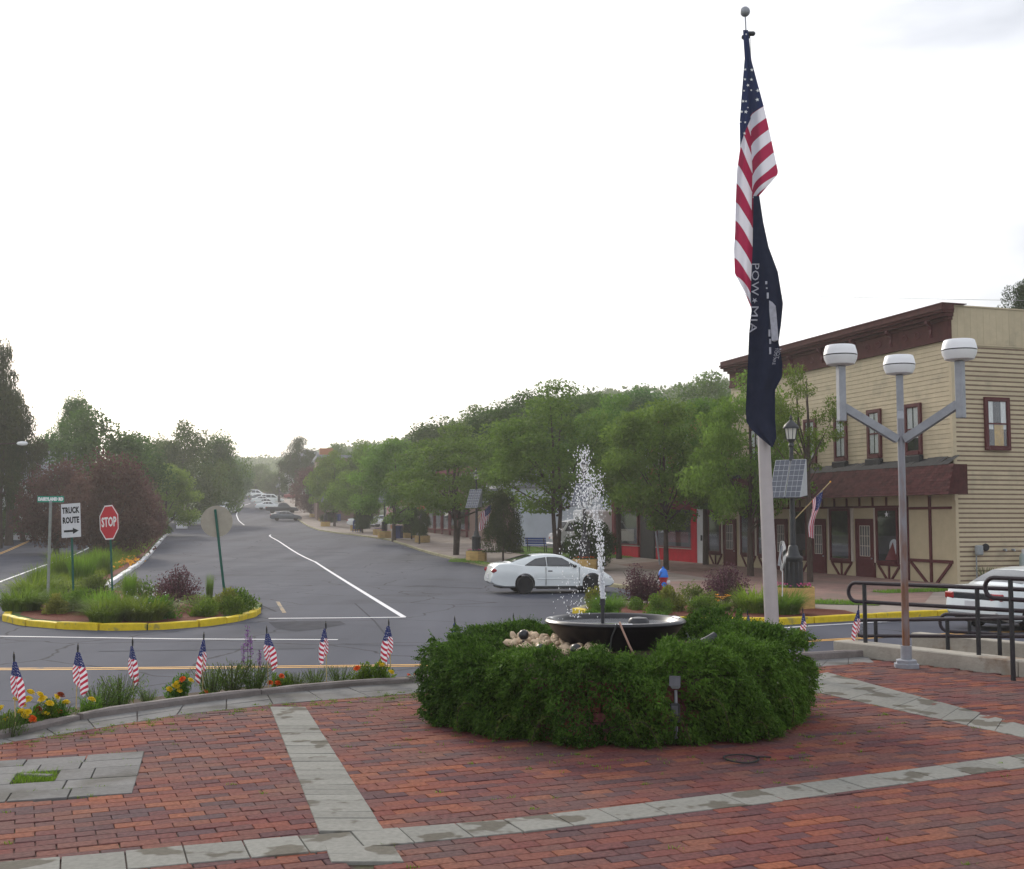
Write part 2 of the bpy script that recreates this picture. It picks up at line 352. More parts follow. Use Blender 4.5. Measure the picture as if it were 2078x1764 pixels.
MAT = dict(
    asphalt=asphalt_mat(),
    brick=brick_mat("clay_paver", [(.082, .043, .049), (.140, .052, .049), (.200, .066, .048), (.108, .052, .054), (.250, .086, .048), (.155, .049, .045), (.094, .054, .061)]),
    joint=M("joint_sand", (.075, .045, .040), .95, .3, 12, dirt=(.06, .075, .03), dscale=2.0),
    stone=stone_mat("concrete_paver", (.225, .222, .200), (.118, .108, .088)),
    slab=stone_mat("slate_slab", (.175, .172, .168), (.115, .110, .100), .5, .66, 2.0),
    concrete=M("concrete", (.36, .33, .28), .85, .2, 3, .4, dirt=(.24, .18, .13), dscale=1.4),
    kerb_stone=M("kerb_stone", (.20, .175, .165), .85, .2, 5, .4, dirt=(.15, .13, .12), dscale=2),
    kerb_yellow=M("kerb_yellow", (.68, .50, .02), .65, .15, 6, .2, dirt=(.36, .29, .06), dscale=3, dlo=.58, dhi=.66),
    kerb_white=M("kerb_white", (.72, .72, .74), .7, .12, 5, dirt=(.40, .38, .38), dscale=2.2, dlo=.55, dhi=.62),
    kerb_dull=M("kerb_dull", (.30, .27, .16), .85, .3, 3),
    paint_white=M("paint_white", (.70, .70, .72), .7, .08, 9, dirt=(.25, .25, .27), dscale=4, dlo=.62, dhi=.72),
    paint_yellow=M("paint_yellow", (.66, .36, .08), .7, .1, 9, dirt=(.28, .2, .12), dscale=4, dlo=.6, dhi=.72),
    paint_worn=M("paint_worn", (.30, .22, .12), .8, .3, 9, dirt=(.10, .10, .11), dscale=5, dlo=.5, dhi=.6),
    patch=M("tar_patch", (.040, .043, .056), .95, .25, 4, spec=.08),
    grass_ground=M("grass_ground", (.06, .11, .02), .95, .35, 3, .6, dirt=(.10, .095, .04), dscale=.7),
    mulch=M("mulch", (.17, .055, .035), .95, .4, 25, .8),
    soil=M("soil", (.07, .05, .035), .95, .3, 18, .6),
    walk=M("sidewalk", (.27, .225, .20), .9, .15, 1.2, .2, dirt=(.20, .16, .13), dscale=.5, dlo=.45, dhi=.65),
    walk_brick=M("sidewalk_brick", (.22, .135, .115), .9, .2, 2.2, .3, dirt=(.17, .12, .10), dscale=.6),
    black_metal=M("black_metal", (.016, .016, .02), .35, .3, 8, spec=.5),
    dark_iron=M("dark_iron", (.02, .022, .026), .5, .3, 5, spec=.5),
    rail=M("rail_pipe", (.022, .014, .020), .5, .25, 14, spec=.3),
    rust_pole=rust_mat(),
    galv=M("galvanised", (.32, .33, .36), .5, .15, 7, metal=.3),
    flagpole=M("flagpole_paint", (.46, .42, .42), .45, .1, 3, metal=.25),
    white_shade=M("white_shade", (.82, .82, .84), .35, .03, 4, spec=.5),
    bowl=M("black_bowl", (.010, .009, .013), .30, .3, 3, spec=.35, coat=.12),
    rim_glint=M("lip_highlight", (.55, .55, .58), .15, .1, 10, spec=.7),  # pale colour stands for the sky reflected on the bowl lip
    wood=M("planter_wood", (.50, .33, .12), .75, .22, 3, .2, stretch=(1, 1, 6)),
    wood_dull=M("planter_wood_old", (.40, .28, .12), .8, .25, 3, .2, stretch=(1, 1, 6)),
    siding=M("cream_siding", (.50, .42, .285), .7, .08, 2.5, .1, island=.05, dirt=(.34, .295, .21), dscale=.8, dlo=.55, dhi=.75),
    stucco=M("cream_stucco", (.45, .375, .245), .85, .06, 3, .15),
    trim=M("maroon_trim", (.085, .013, .017), .6, .2, 5, .1, spec=.3),
    trim_light=M("cream_post", (.48, .42, .36), .7, .1, 5),
    siding_gap=M("siding_gap", (.20, .14, .10), .9, .2, 4),
    cornice=M("maroon_cornice", (.072, .020, .018), .8, .3, 3, .2, spec=.2),
    shingle=M("maroon_shingle", (.078, .023, .024), .9, .3, 6, .4, island=.3),
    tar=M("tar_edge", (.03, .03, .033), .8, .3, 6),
    lead=glass_mat("window_dark", (.03, .032, .036), .06),
    glass_grey=glass_mat("shop_glass", (.10, .095, .10), .08),
    curtain=M("curtain", (.80, .80, .76), .9, .25, 12, stretch=(4, 4, .4)),
    ochre=M("ochre_fabric", (.55, .33, .05), .8, .2, 6),
    red_wall=M("red_wall", (.50, .010, .028), .8, .15, 2.5, .1, spec=.08),
    dark_red=M("dark_red_wall", (.15, .02, .028), .7, .2, 3),
    orange_brick=M("orange_brick_wall", (.36, .16, .08), .9, .2, 14, .3, dirt=(.30, .13, .08), dscale=.6),
    old_brick=M("old_brick_wall", (.20, .13, .11), .9, .2, 10, .3),
    pale_blue=M("pale_blue_wall", (.50, .55, .62), .8, .1, .7, .05),
    white_wall=M("white_wall", (.62, .62, .63), .75, .1, 1),
    grey_roof=M("grey_roof", (.25, .26, .29), .8, .15, 2),
    car_white=M("white_car_paint", (.74, .78, .78), .25, .03, 2, spec=.5, coat=.6),
    car_grey=M("grey_car_paint", (.10, .12, .15), .28, .05, 2, spec=.5, coat=.6),
    car_navy=M("dark_car_paint", (.02, .024, .035), .28, .05, 2, spec=.5, coat=.6),
    car_red=M("red_car_paint", (.22, .025, .03), .3, .05, 2, spec=.5, coat=.6),
    car_black=M("car_trim", (.02, .02, .022), .55, .1, 6),
    car_glass=glass_mat("car_glass", (.025, .032, .04), .04, .7),
    tyre=M("tyre_rubber", (.018, .018, .02), .85, .2, 8),
    hub=M("hub_metal", (.10, .10, .11), .5, .2, 8, metal=.3),
    tail_red=glass_mat("tail_lens", (.32, .012, .02), .15),
    lens=glass_mat("clear_lens", (.6, .6, .62), .1),
    sign_green=M("green_sign", (.02, .26, .17), .4, .08, 6),
    post_green=M("green_post", (.018, .10, .075), .55, .25, 6),
    post_grey=M("grey_post", (.27, .29, .27), .6, .15, 6),
    sign_white=M("white_sign", (.62, .62, .64), .4, .06, 6),
    sign_red=M("red_sign", (.50, .02, .035), .4, .08, 6),
    sign_back=M("sign_back", (.36, .33, .27), .55, .1, 5),
    letter_white=M("letter_white", (.78, .78, .78), .5, .03, 6),
    letter_faded=M("letter_faded", (.40, .40, .46), .85, .2, 20),
    letter_black=M("letter_black", (.02, .02, .022), .5, .1, 6),
    flag=flag_mat("us_flag"),
    flag_big=flag_mat("us_flag_large", (.33, .022, .07), (.66, .66, .74), (.018, .028, .085), dots=False),
    pow_cloth=M("black_flag_cloth", (.020, .024, .046), .85, .15, 8),
    stick=M("flag_stick", (.52, .40, .20), .7, .2, 20),
    stick_tip=M("flag_stick_tip", (.03, .03, .03), .6),
    rope=M("rope", (.70, .70, .68), .8, .1, 20),
    cable=M("cable", (.03, .03, .03), .6),
    copper=M("copper_cable", (.36, .22, .17), .5),
    pebble=M("pale_river_stone", (.52, .40, .28), .8, .2, 9, .2, island=.2),
    solar=glass_mat("solar_cell", (.05, .06, .085), .18, .55),
    solar_line=M("solar_line", (.55, .56, .6), .5),
    alu=M("alu_frame", (.42, .43, .45), .45, .1, 8, metal=.4),
    lantern_glass=M("lantern_glass", (.62, .60, .55), .2, .05, 6),
    blue_bin=M("blue_bin", (.022, .042, .17), .5, .15, 5),
    blue_bench=M("blue_bench", (.05, .09, .34), .5, .15, 5),
    hyd_red=M("hydrant_red", (.34, .02, .03), .45, .12, 6),
    hyd_blue=M("hydrant_blue", (.03, .17, .62), .45, .08, 6),
    hyd_white=M("hydrant_white", (.65, .65, .68), .45, .08, 6),
    bark=M("bark", (.065, .047, .038), .95, .35, 6, .8, stretch=(3, 3, .5)),
    gas=M("gas_meter", (.28, .30, .31), .5, .15, 6),
    tank=M("propane_tank", (.33, .39, .38), .5, .12, 6, dirt=(.25, .26, .22)),
    leaf_locust=leaf_mat("locust_leaf", (.052, .110, .016), (.215, .335, .050), .5),
    leaf_green=leaf_mat("green_leaf", (.030, .080, .013), (.135, .235, .042), .48),
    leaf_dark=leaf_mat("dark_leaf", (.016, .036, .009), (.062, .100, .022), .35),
    leaf_purple=leaf_mat("purple_leaf", (.060, .026, .028), (.190, .095, .080), .5),
    leaf_conifer=leaf_mat("conifer_leaf", (.024, .040, .014), (.092, .110, .036), .35),
    leaf_hill=leaf_mat("hill_leaf", (.030, .070, .016), (.125, .200, .045), .4),
    leaf_juniper=leaf_mat("juniper_leaf", (.008, .042, .008), (.135, .300, .044), .3, .65, .10),
    leaf_grass=leaf_mat("grass_blade", (.085, .145, .014), (.26, .39, .04), .5),
    leaf_dayly=leaf_mat("daylily_blade", (.085, .160, .016), (.25, .38, .045), .5),
    leaf_sage=leaf_mat("sage_leaf", (.060, .110, .020), (.20, .28, .060), .45),
    leaf_yellow=leaf_mat("yellow_leaf", (.11, .13, .02), (.33, .36, .07), .4),
    leaf_barberry=leaf_mat("barberry_leaf", (.05, .018, .028), (.16, .075, .085), .3),
    leaf_bush=leaf_mat("bush_leaf", (.050, .108, .012), (.18, .31, .035), .45),
    petal_yellow=M("petal_yellow", (.80, .60, .02), .7, .15, 30, .4),
    petal_orange=M("petal_orange", (.78, .14, .02), .7, .2, 30, .4),
    petal_lily=M("petal_lily", (.80, .36, .03), .7, .15, 20),
    petal_rust=M("petal_rust", (.30, .05, .012), .7, .2, 30, .4),
    petal_pink=M("petal_pink", (.60, .09, .26), .7, .2, 30),
    petal_mauve=M("petal_mauve", (.24, .10, .30), .7, .25, 30),
    petal_white=M("petal_white", (.60, .60, .55), .7, .1, 30),
    stem=M("plant_stem", (.07, .09, .03), .8, .3, 9),
    droplet=water_mat("water_drop", .55),
    water=glass_mat("bowl_water", (.30, .31, .33), .05, .7),
    wire=M("wire", (.30, .30, .32), .7),
)

# ------------------------------------------------------------------ mesh helpers
class MB:
    """collects boxes, tubes and lathes; build() links them as ONE mesh object"""
    def __init__(self):
        self.v, self.f, self.m, self.uv = [], [], [], {}
    def add(self, vs, fs, mi=0):
        o = len(self.v)
        self.v += [tuple(p) for p in vs]
        self.f += [tuple(o + i for i in f) for f in fs]
        self.m += [mi] * len(fs)
        return self
    def box(self, c, s, rot=None, mi=0, bev=0.0):
        x, y, z = s[0] / 2, s[1] / 2, s[2] / 2
        if bev:
            b = min(bev, x * .9, y * .9, z * .9)
            vs, idx = [], {}
            for sx in (-1, 1):
                for sy in (-1, 1):
                    for sz in (-1, 1):
                        for k, p in enumerate(((x, y - b, z - b), (x - b, y, z - b), (x - b, y - b, z))):
                            idx[(sx, sy, sz, k)] = len(vs); vs.append((sx * p[0], sy * p[1], sz * p[2]))
            fs = []
            for k in range(3):
                for s_ in (-1, 1):
                    q = []
                    for a, b_ in ((-1, -1), (1, -1), (1, 1), (-1, 1)):
                        t = [0, 0, 0]; t[k] = s_; t[(k + 1) % 3] = a; t[(k + 2) % 3] = b_
                        q.append(idx[(t[0], t[1], t[2], k)])
                    fs.append(q if s_ > 0 else q[::-1])
            for k in range(3):
                i, j = (k + 1) % 3, (k + 2) % 3
                for si in (-1, 1):
                    for sj in (-1, 1):
                        q = []
                        for sk, kk in ((-1, i), (-1, j), (1, j), (1, i)):
                            t = [0, 0, 0]; t[k] = sk; t[i] = si; t[j] = sj
                            q.append(idx[(t[0], t[1], t[2], kk)])
                        fs.append(q if si * sj < 0 else q[::-1])
            for sx in (-1, 1):
                for sy in (-1, 1):
                    for sz in (-1, 1):
                        q = [idx[(sx, sy, sz, k)] for k in range(3)]
                        fs.append(q if sx * sy * sz > 0 else q[::-1])
        else:
            vs = [(-x, -y, -z), (x, -y, -z), (x, y, -z), (-x, y, -z), (-x, -y, z), (x, -y, z), (x, y, z), (-x, y, z)]
            fs = [(3, 2, 1, 0), (4, 5, 6, 7), (0, 1, 5, 4), (1, 2, 6, 5), (2, 3, 7, 6), (3, 0, 4, 7)]
        m = Matrix.Identity(3)
        if rot is not None:
            m = rot if isinstance(rot, Matrix) else (Euler(rot).to_matrix() if not isinstance(rot, (int, float)) else Matrix.Rotation(rot, 3, 'Z'))
        C = Vector(c)
        return self.add([C + m @ Vector(p) for p in vs], fs, mi)
    def span(self, a, b, mi=0, bev=0.0):
        """box between two opposite corners"""
        c = [(a[i] + b[i]) / 2 for i in range(3)]; s = [abs(a[i] - b[i]) for i in range(3)]
        return self.box(c, s, None, mi, bev)
    def bar(self, p, q, w, h=None, mi=0, up=(0, 0, 1)):
        """square bar from p to q"""
        p, q = Vector(p), Vector(q); d = q - p; h = h or w
        z = d.normalized(); u = Vector(up)
        if abs(z.dot(u)) > .98: u = Vector((1, 0, 0))
        x = u.cross(z).normalized(); y = z.cross(x)
        m = Matrix((x, y, z)).transposed()
        return self.box((p + q) / 2, (w, h, d.length), m, mi)
    def tube(self, pts, r, n=8, mi=0, cap=True):
        pts = [Vector(p) for p in pts]
        rs = r if isinstance(r, (list, tuple)) else [r] * len(pts)
        vs, fs = [], []
        prev = None
        for i, p in enumerate(pts):
            d = (pts[min(i + 1, len(pts) - 1)] - pts[max(i - 1, 0)])
            d = d.normalized() if d.length > 1e-9 else Vector((0, 0, 1))
            if prev is None:
                u = Vector((0, 0, 1)) if abs(d.z) < .9 else Vector((1, 0, 0))
                x = d.cross(u).normalized()
            else:
                x = (prev - d * prev.dot(d))
                x = x.normalized() if x.length > 1e-6 else d.orthogonal().normalized()
            prev = x; y = d.cross(x)
            for k in range(n):
                a = 2 * math.pi * k / n
                vs.append(p + (x * math.cos(a) + y * math.sin(a)) * rs[i])
        for i in range(len(pts) - 1):
            for k in range(n):
                a, b = i * n + k, i * n + (k + 1) % n
                fs.append((a, b, b + n, a + n))
        if cap:
            fs.append(tuple(range(n))[::-1]); fs.append(tuple(range((len(pts) - 1) * n, len(pts) * n)))
        return self.add(vs, fs, mi)
    def lathe(self, prof, n=16, c=(0, 0, 0), mi=0, cap=True, sx=1, sy=1, ph=0.0):
        vs, fs = [], []
        for r, z in prof:
            for k in range(n):
                a = 2 * math.pi * (k + ph) / n
                vs.append((c[0] + r * math.cos(a) * sx, c[1] + r * math.sin(a) * sy, c[2] + z))
        for i in range(len(prof) - 1):
            for k in range(n):
                a, b = i * n + k, i * n + (k + 1) % n
                fs.append((a, b, b + n, a + n))
        if cap:
            fs.append(tuple(range(n))[::-1]); fs.append(tuple(range((len(prof) - 1) * n, len(prof) * n)))
        return self.add(vs, fs, mi)
    def prism(self, poly, z0, z1, mi=0):
        n = len(poly)
        vs = [(p[0], p[1], z0) for p in poly] + [(p[0], p[1], z1) for p in poly]
        fs = [tuple(range(n))[::-1], tuple(range(n, 2 * n))] + [(i, (i + 1) % n, (i + 1) % n + n, i + n) for i in range(n)]
        return self.add(vs, fs, mi)
    def plate(self, poly3, nrm, th, mi=0):
        """flat polygon in space with thickness along nrm"""
        nv = Vector(nrm).normalized() * th; n = len(poly3)
        a = [Vector(p) for p in poly3]
        vs = a + [p + nv for p in a]
        fs = [tuple(range(n))[::-1], tuple(range(n, 2 * n))] + [(i, (i + 1) % n, (i + 1) % n + n, i + n) for i in range(n)]
        return self.add(vs, fs, mi)
    def mesh(self, name, mats, smooth=False):
        me = bpy.data.meshes.new(name)
        me.from_pydata(self.v, [], self.f)
        for mm in (mats if isinstance(mats, (list, tuple)) else [mats]):
            me.materials.append(MAT[mm] if isinstance(mm, str) else mm)
        if any(self.m): me.polygons.foreach_set('material_index', self.m)
        bm = bmesh.new(); bm.from_mesh(me); bmesh.ops.recalc_face_normals(bm, faces=bm.faces); bm.to_mesh(me); bm.free()
        if smooth: smooth_angle(me, smooth if not isinstance(smooth, bool) else 40)
        me.update()
        return me
    def build(self, name, mats, parent=None, smooth=False, loc=None, rz=0):
        return link(name, self.mesh(name, mats, smooth), parent, loc, rz)

def smooth_angle(me, deg):
    me.polygons.foreach_set('use_smooth', [True] * len(me.polygons))
    bm = bmesh.new(); bm.from_mesh(me)
    lim = R(deg)
    for e in bm.edges:
        if len(e.link_faces) == 2 and e.calc_face_angle(0) > lim: e.smooth = False
        elif len(e.link_faces) != 2: e.smooth = False
    bm.to_mesh(me); bm.free()

def link(name, me, parent=None, loc=None, rz=0, rot=None, scale=None):
    o = bpy.data.objects.new(name, me)
    COL.objects.link(o)
    if parent is not None: o.parent = parent
    if loc is not None: o.location = loc
    if rz: o.rotation_euler = (0, 0, rz)
    if rot is not None: o.rotation_euler = rot
    if scale is not None: o.scale = scale if hasattr(scale, '__len__') else (scale,) * 3
    return o

def tag(o, label=None, cat=None, group=None, kind=None):
    if label: o['label'] = label
    if cat: o['category'] = cat
    if group: o['group'] = group
    if kind: o['kind'] = kind
    return o

def thing(name, label, cat, loc=(0, 0, 0), rz=0, group=None):
    o = bpy.data.objects.new(name, None)
    o.empty_display_size = .2
    COL.objects.link(o)
    o.location = loc; o.rotation_euler = (0, 0, rz)
    return tag(o, label, cat, group)

KIDS = {}
def copy_tree(root, loc, rz=0.0, scale=None, label=None):
    """a copy of a thing with copies of its parts and sub-parts (mesh data shared)"""
    r = root.copy(); COL.objects.link(r)
    r.location = loc; r.rotation_euler = (0, 0, rz)
    if scale is not None: r.scale = scale if hasattr(scale, '__len__') else (scale,) * 3
    if label: r['label'] = label
    if root.name not in KIDS:
        KIDS[root.name] = [(c, list(c.children)) for c in root.children]
    for c, sub in KIDS[root.name]:
        d = c.copy(); COL.objects.link(d); d.parent = r
        for g in sub:
            e = g.copy(); COL.objects.link(e); e.parent = d
    return r

def np_mesh(name, verts, faces, mats, mi=None, smooth=False):
    """many equal-sized faces (n x 3 or n x 4 index array) at once"""
    me = bpy.data.meshes.new(name)
    nf, k = faces.shape
    me.vertices.add(len(verts)); me.vertices.foreach_set('co', np.ascontiguousarray(verts, dtype=np.float32).ravel())
    me.loops.add(nf * k); me.loops.foreach_set('vertex_index', faces.astype(np.int32).ravel())
    me.polygons.add(nf); me.polygons.foreach_set('loop_start', np.arange(0, nf * k, k, dtype=np.int32))
    for mm in (mats if isinstance(mats, (list, tuple)) else [mats]):
        me.materials.append(MAT[mm] if isinstance(mm, str) else mm)
    if mi is not None: me.polygons.foreach_set('material_index', np.asarray(mi, dtype=np.int32))
    if smooth: me.polygons.foreach_set('use_smooth', np.ones(nf, dtype=bool))
    me.update(calc_edges=True)
    return me

def unit(a):
    return a / np.maximum(np.linalg.norm(a, axis=1, keepdims=True), 1e-9)

def leaf_arrays(P, size, aspect=.5, direction=None, spread=1.0, fold=.25, level=1.0):
    """diamond leaves at points P: verts (4 per leaf), faces"""
    n = len(P)
    d = rng.normal(size=(n, 3))
    if direction is not None: d = unit(direction) + d * spread
    d[:, 2] *= level
    d = unit(d)
    q = rng.normal(size=(n, 3)); q[:, 2] *= 1 + 1.6 * (level < 1)
    w = unit(np.cross(d, q))
    nn = np.cross(d, w)
    s = size * rng.uniform(.6, 1.35, size=(n, 1))
    a = P - d * s * .5; b = P + d * s * .5
    l = P + w * s * aspect * .5 + nn * s * fold * .3; r = P - w * s * aspect * .5 + nn * s * fold * .3
    V = np.stack([a, l, b, r], axis=1).reshape(-1, 3)
    F = np.arange(4 * n).reshape(n, 4)
    return V, F

def blades(P, h, w, lean=.5, n_seg=3, bend=.6, dirs=None):
    """curved grass blades rooted at P"""
    n = len(P)
    ang = rng.uniform(0, 2 * np.pi, n)
    hd = np.stack([np.cos(ang), np.sin(ang), np.zeros(n)], 1) if dirs is None else unit(dirs)
    L = h * rng.uniform(.55, 1.15, n)[:, None]
    ln = (lean * rng.uniform(.2, 1.2, n))[:, None]
    side = np.stack([-hd[:, 1], hd[:, 0], np.zeros(n)], 1)
    rows = []
    for i in range(n_seg + 1):
        t = i / n_seg
        c = P + hd * L * ln * (t ** 1.7) + np.array([0, 0, 1.]) * L * (t - bend * ln * .5 * t ** 2.4)
        ww = w * (1 - t) ** .6 * .5 + .0006
        rows.append(np.stack([c - side * ww, c + side * ww], 1))
    A = np.stack(rows, 1)                       # n, seg+1, 2, 3
    V = A.reshape(-1, 3)
    base = (np.arange(n) * (n_seg + 1) * 2)[:, None]
    F = []
    for i in range(n_seg):
        F.append(base + np.array([[2 * i, 2 * i + 1, 2 * i + 3, 2 * i + 2]]))
    return V, np.concatenate(F, 0)

def join_arrays(parts):
    V, F, Mi, o = [], [], [], 0
    for v, f, m in parts:
        V.append(v); F.append(f + o); Mi.append(np.full(len(f), m)); o += len(v)
    return np.concatenate(V), np.concatenate(F), np.concatenate(Mi)

def sheet(name, poly, zf, step=None, mat=None, kind='structure', skirt=0.0):
    """a flat-ish area following the ground: filled polygon, triangulated finely along Y"""
    bm = bmesh.new()
    vs = [bm.verts.new((x, y, 0)) for x, y in poly]
    bm.faces.new(vs)
    ys = [p[1] for p in poly]
    if step:
        y = math.floor(min(ys) / step) * step
        while y < max(ys):
            bmesh.ops.bisect_plane(bm, geom=bm.verts[:] + bm.edges[:] + bm.faces[:], plane_co=(0, y + .0137, 0), plane_no=(0, 1, 0))
            y += step
    bmesh.ops.triangulate(bm, faces=bm.faces[:])
    for v in bm.verts: v.co.z = zf(v.co.x, v.co.y)
    bmesh.ops.recalc_face_normals(bm, faces=bm.faces)
    for f in bm.faces:
        if f.normal.z < 0: f.normal_flip()
    if skirt:
        ed = [e for e in bm.edges if len(e.link_faces) == 1]
        r = bmesh.ops.extrude_edge_only(bm, edges=ed)
        for v in [g for g in r['geom'] if isinstance(g, bmesh.types.BMVert)]: v.co.z -= skirt
    me = bpy.data.meshes.new(name); bm.to_mesh(me); bm.free()
    me.materials.append(MAT[mat])
    o = link(name, me)
    if kind: o['kind'] = kind
    return o

def strip(name, pts, w, lift, mat, kind='structure', parent=None):
    """painted line along ground points"""
    P = []
    for i in range(len(pts) - 1):
        a, b = Vector((*pts[i][:2], 0)), Vector((*pts[i + 1][:2], 0))
        k = max(1, int((b - a).length / .8))
        P += [a.lerp(b, j / k) for j in range(k)]
    P.append(Vector((*pts[-1][:2], 0)))
    vs, fs = [], []
    for i, p in enumerate(P):
        d = (P[min(i + 1, len(P) - 1)] - P[max(i - 1, 0)]).normalized(); s = Vector((-d.y, d.x, 0)) * w / 2
        for q in (p + s, p - s): vs.append((q.x, q.y, gz(q.y) + lift))
        if i: fs.append((2 * i - 2, 2 * i - 1, 2 * i + 1, 2 * i))
    me = bpy.data.meshes.new(name); me.from_pydata(vs, [], fs); me.materials.append(MAT[mat])
    for p in me.polygons: pass
    o = link(name, me, parent)
    if kind: o['kind'] = kind
    return o

def text_mesh(s, size, mat, depth=.004, name='lettering', align='CENTER', squeeze=1.0, bold=0.0):
    cu = bpy.data.curves.new(name, 'FONT'); cu.body = s; cu.size = size; cu.align_x = align; cu.align_y = 'CENTER'
    cu.extrude = depth; cu.resolution_u = 2; cu.offset = bold; cu.space_line = .95; cu.space_character = 1.05
    o = bpy.data.objects.new(name, cu); COL.objects.link(o)
    dg = bpy.context.evaluated_depsgraph_get()
    me = bpy.data.meshes.new_from_object(o.evaluated_get(dg))
    bpy.data.objects.remove(o); bpy.data.curves.remove(cu)
    me.materials.clear(); me.materials.append(MAT[mat])
    for v in me.vertices: v.co.x *= squeeze
    return me

def inside(p, poly):
    x, y = p; c = False; n = len(poly)
    for i in range(n):
        x1, y1 = poly[i]; x2, y2 = poly[i - 1]
        if (y1 > y) != (y2 > y) and x < (x2 - x1) * (y - y1) / (y2 - y1) + x1: c = not c
    return c

# ------------------------------------------------------------------ ground, roads, kerbs
def ground():
    xs = np.concatenate([np.linspace(-700, -120, 12), np.linspace(-100, 100, 41), np.linspace(120, 700, 12)])
    ys = np.concatenate([np.linspace(-30, 10, 5), np.linspace(20, 280, 53), np.linspace(300, 1400, 20)])
    X, Y = np.meshgrid(xs, ys)
    Z = np.interp(Y, GRID_Y, GRID_Z) - .10
    Z -= np.where(Y < 12, .9, 0)
    V = np.stack([X, Y, Z], 2).reshape(-1, 3)
    nx, ny = len(xs), len(ys)
    i = np.arange(nx - 1)[None, :] + nx * np.arange(ny - 1)[:, None]
    F = np.stack([i, i + 1, i + nx + 1, i + nx], 2).reshape(-1, 4)
    tag(link('ground', np_mesh('ground', V, F, 'grass_ground', smooth=True)), kind='structure')
ground()

ROAD_R = [(30, 43), (14, 36), (11.9, 31.7), (9.4, 30.35), (6.6, 28.75), (4.2, 29.2), (2.4, 30.6), (1.75, 32.3), (2.5, 34.6), (4.9, 37), (5.2, 40), (2.9, 48), (-1.45, 63), (-10.4, 100), (-18, 120), (-21.6, 131), (-32.4, 176), (-45, 225), (-52, 250), (-57, 275)]
ROAD_FAR = [(-66, 275), (-61, 245), (-55.5, 215)]
ROAD_L = [(-52, 176), (-47, 160), (-47, 140), (-50, 140), (-54, 140), (-50, 122), (-41.5, 92), (-31, 60), (-30, 40), (-40, 26), (-40, 12)]
sheet('road', ROAD_R + ROAD_FAR + ROAD_L + [(-30, 12), (30, 12)], lambda x, y: gz(y), 5, 'asphalt')

# median between the two streets
ISL_FRONT = [(-14.0, 33.2), (-13.45, 31.2), (-12.95, 29.9), (-11.9, 28.6), (-10.5, 27.65), (-9.3, 27.3), (-8.25, 27.5), (-7.45, 28.4), (-7.05, 29.6), (-6.9, 31.0), (-7.05, 32.4)]
ISL_BACK = [(-7.4, 34.6), (-9.2, 37.2), (-12.2, 40.0), (-14.9, 42.5)]
MED_R = [(-14.9, 42.5), (-20.0, 62), (-27.0, 88), (-34.9, 118)]
MED_L = [(-38.8, 119), (-31.2, 90), (-24.0, 62.5), (-19.2, 46), (-16.2, 38)]
MEDIAN = ISL_FRONT + ISL_BACK + MED_R[1:] + MED_L
sheet('median', MEDIAN, lambda x, y: gz(y) + .12, 5, 'grass_ground', skirt=.15)
sheet('mulch_bed', [(-13.5, 33.2), (-13.15, 31.4), (-12.7, 30.15), (-11.8, 28.95), (-10.4, 28.0), (-9.3, 27.65), (-8.4, 27.85), (-7.75, 28.6), (-7.4, 29.7), (-7.25, 31.1), (-7.4, 32.4), (-7.9, 34.2), (-9.5, 36.7), (-12.5, 39.4), (-14.5, 41)], lambda x, y: gz(y) + .128, 5, 'mulch')
sheet('mulch_bed', [(-15.3, 43), (-20.2, 62), (-27.3, 88), (-35.1, 117.5), (-36, 117.5), (-28.1, 88), (-21.1, 62), (-16.1, 43)], lambda x, y: gz(y) + .128, 5, 'mulch')

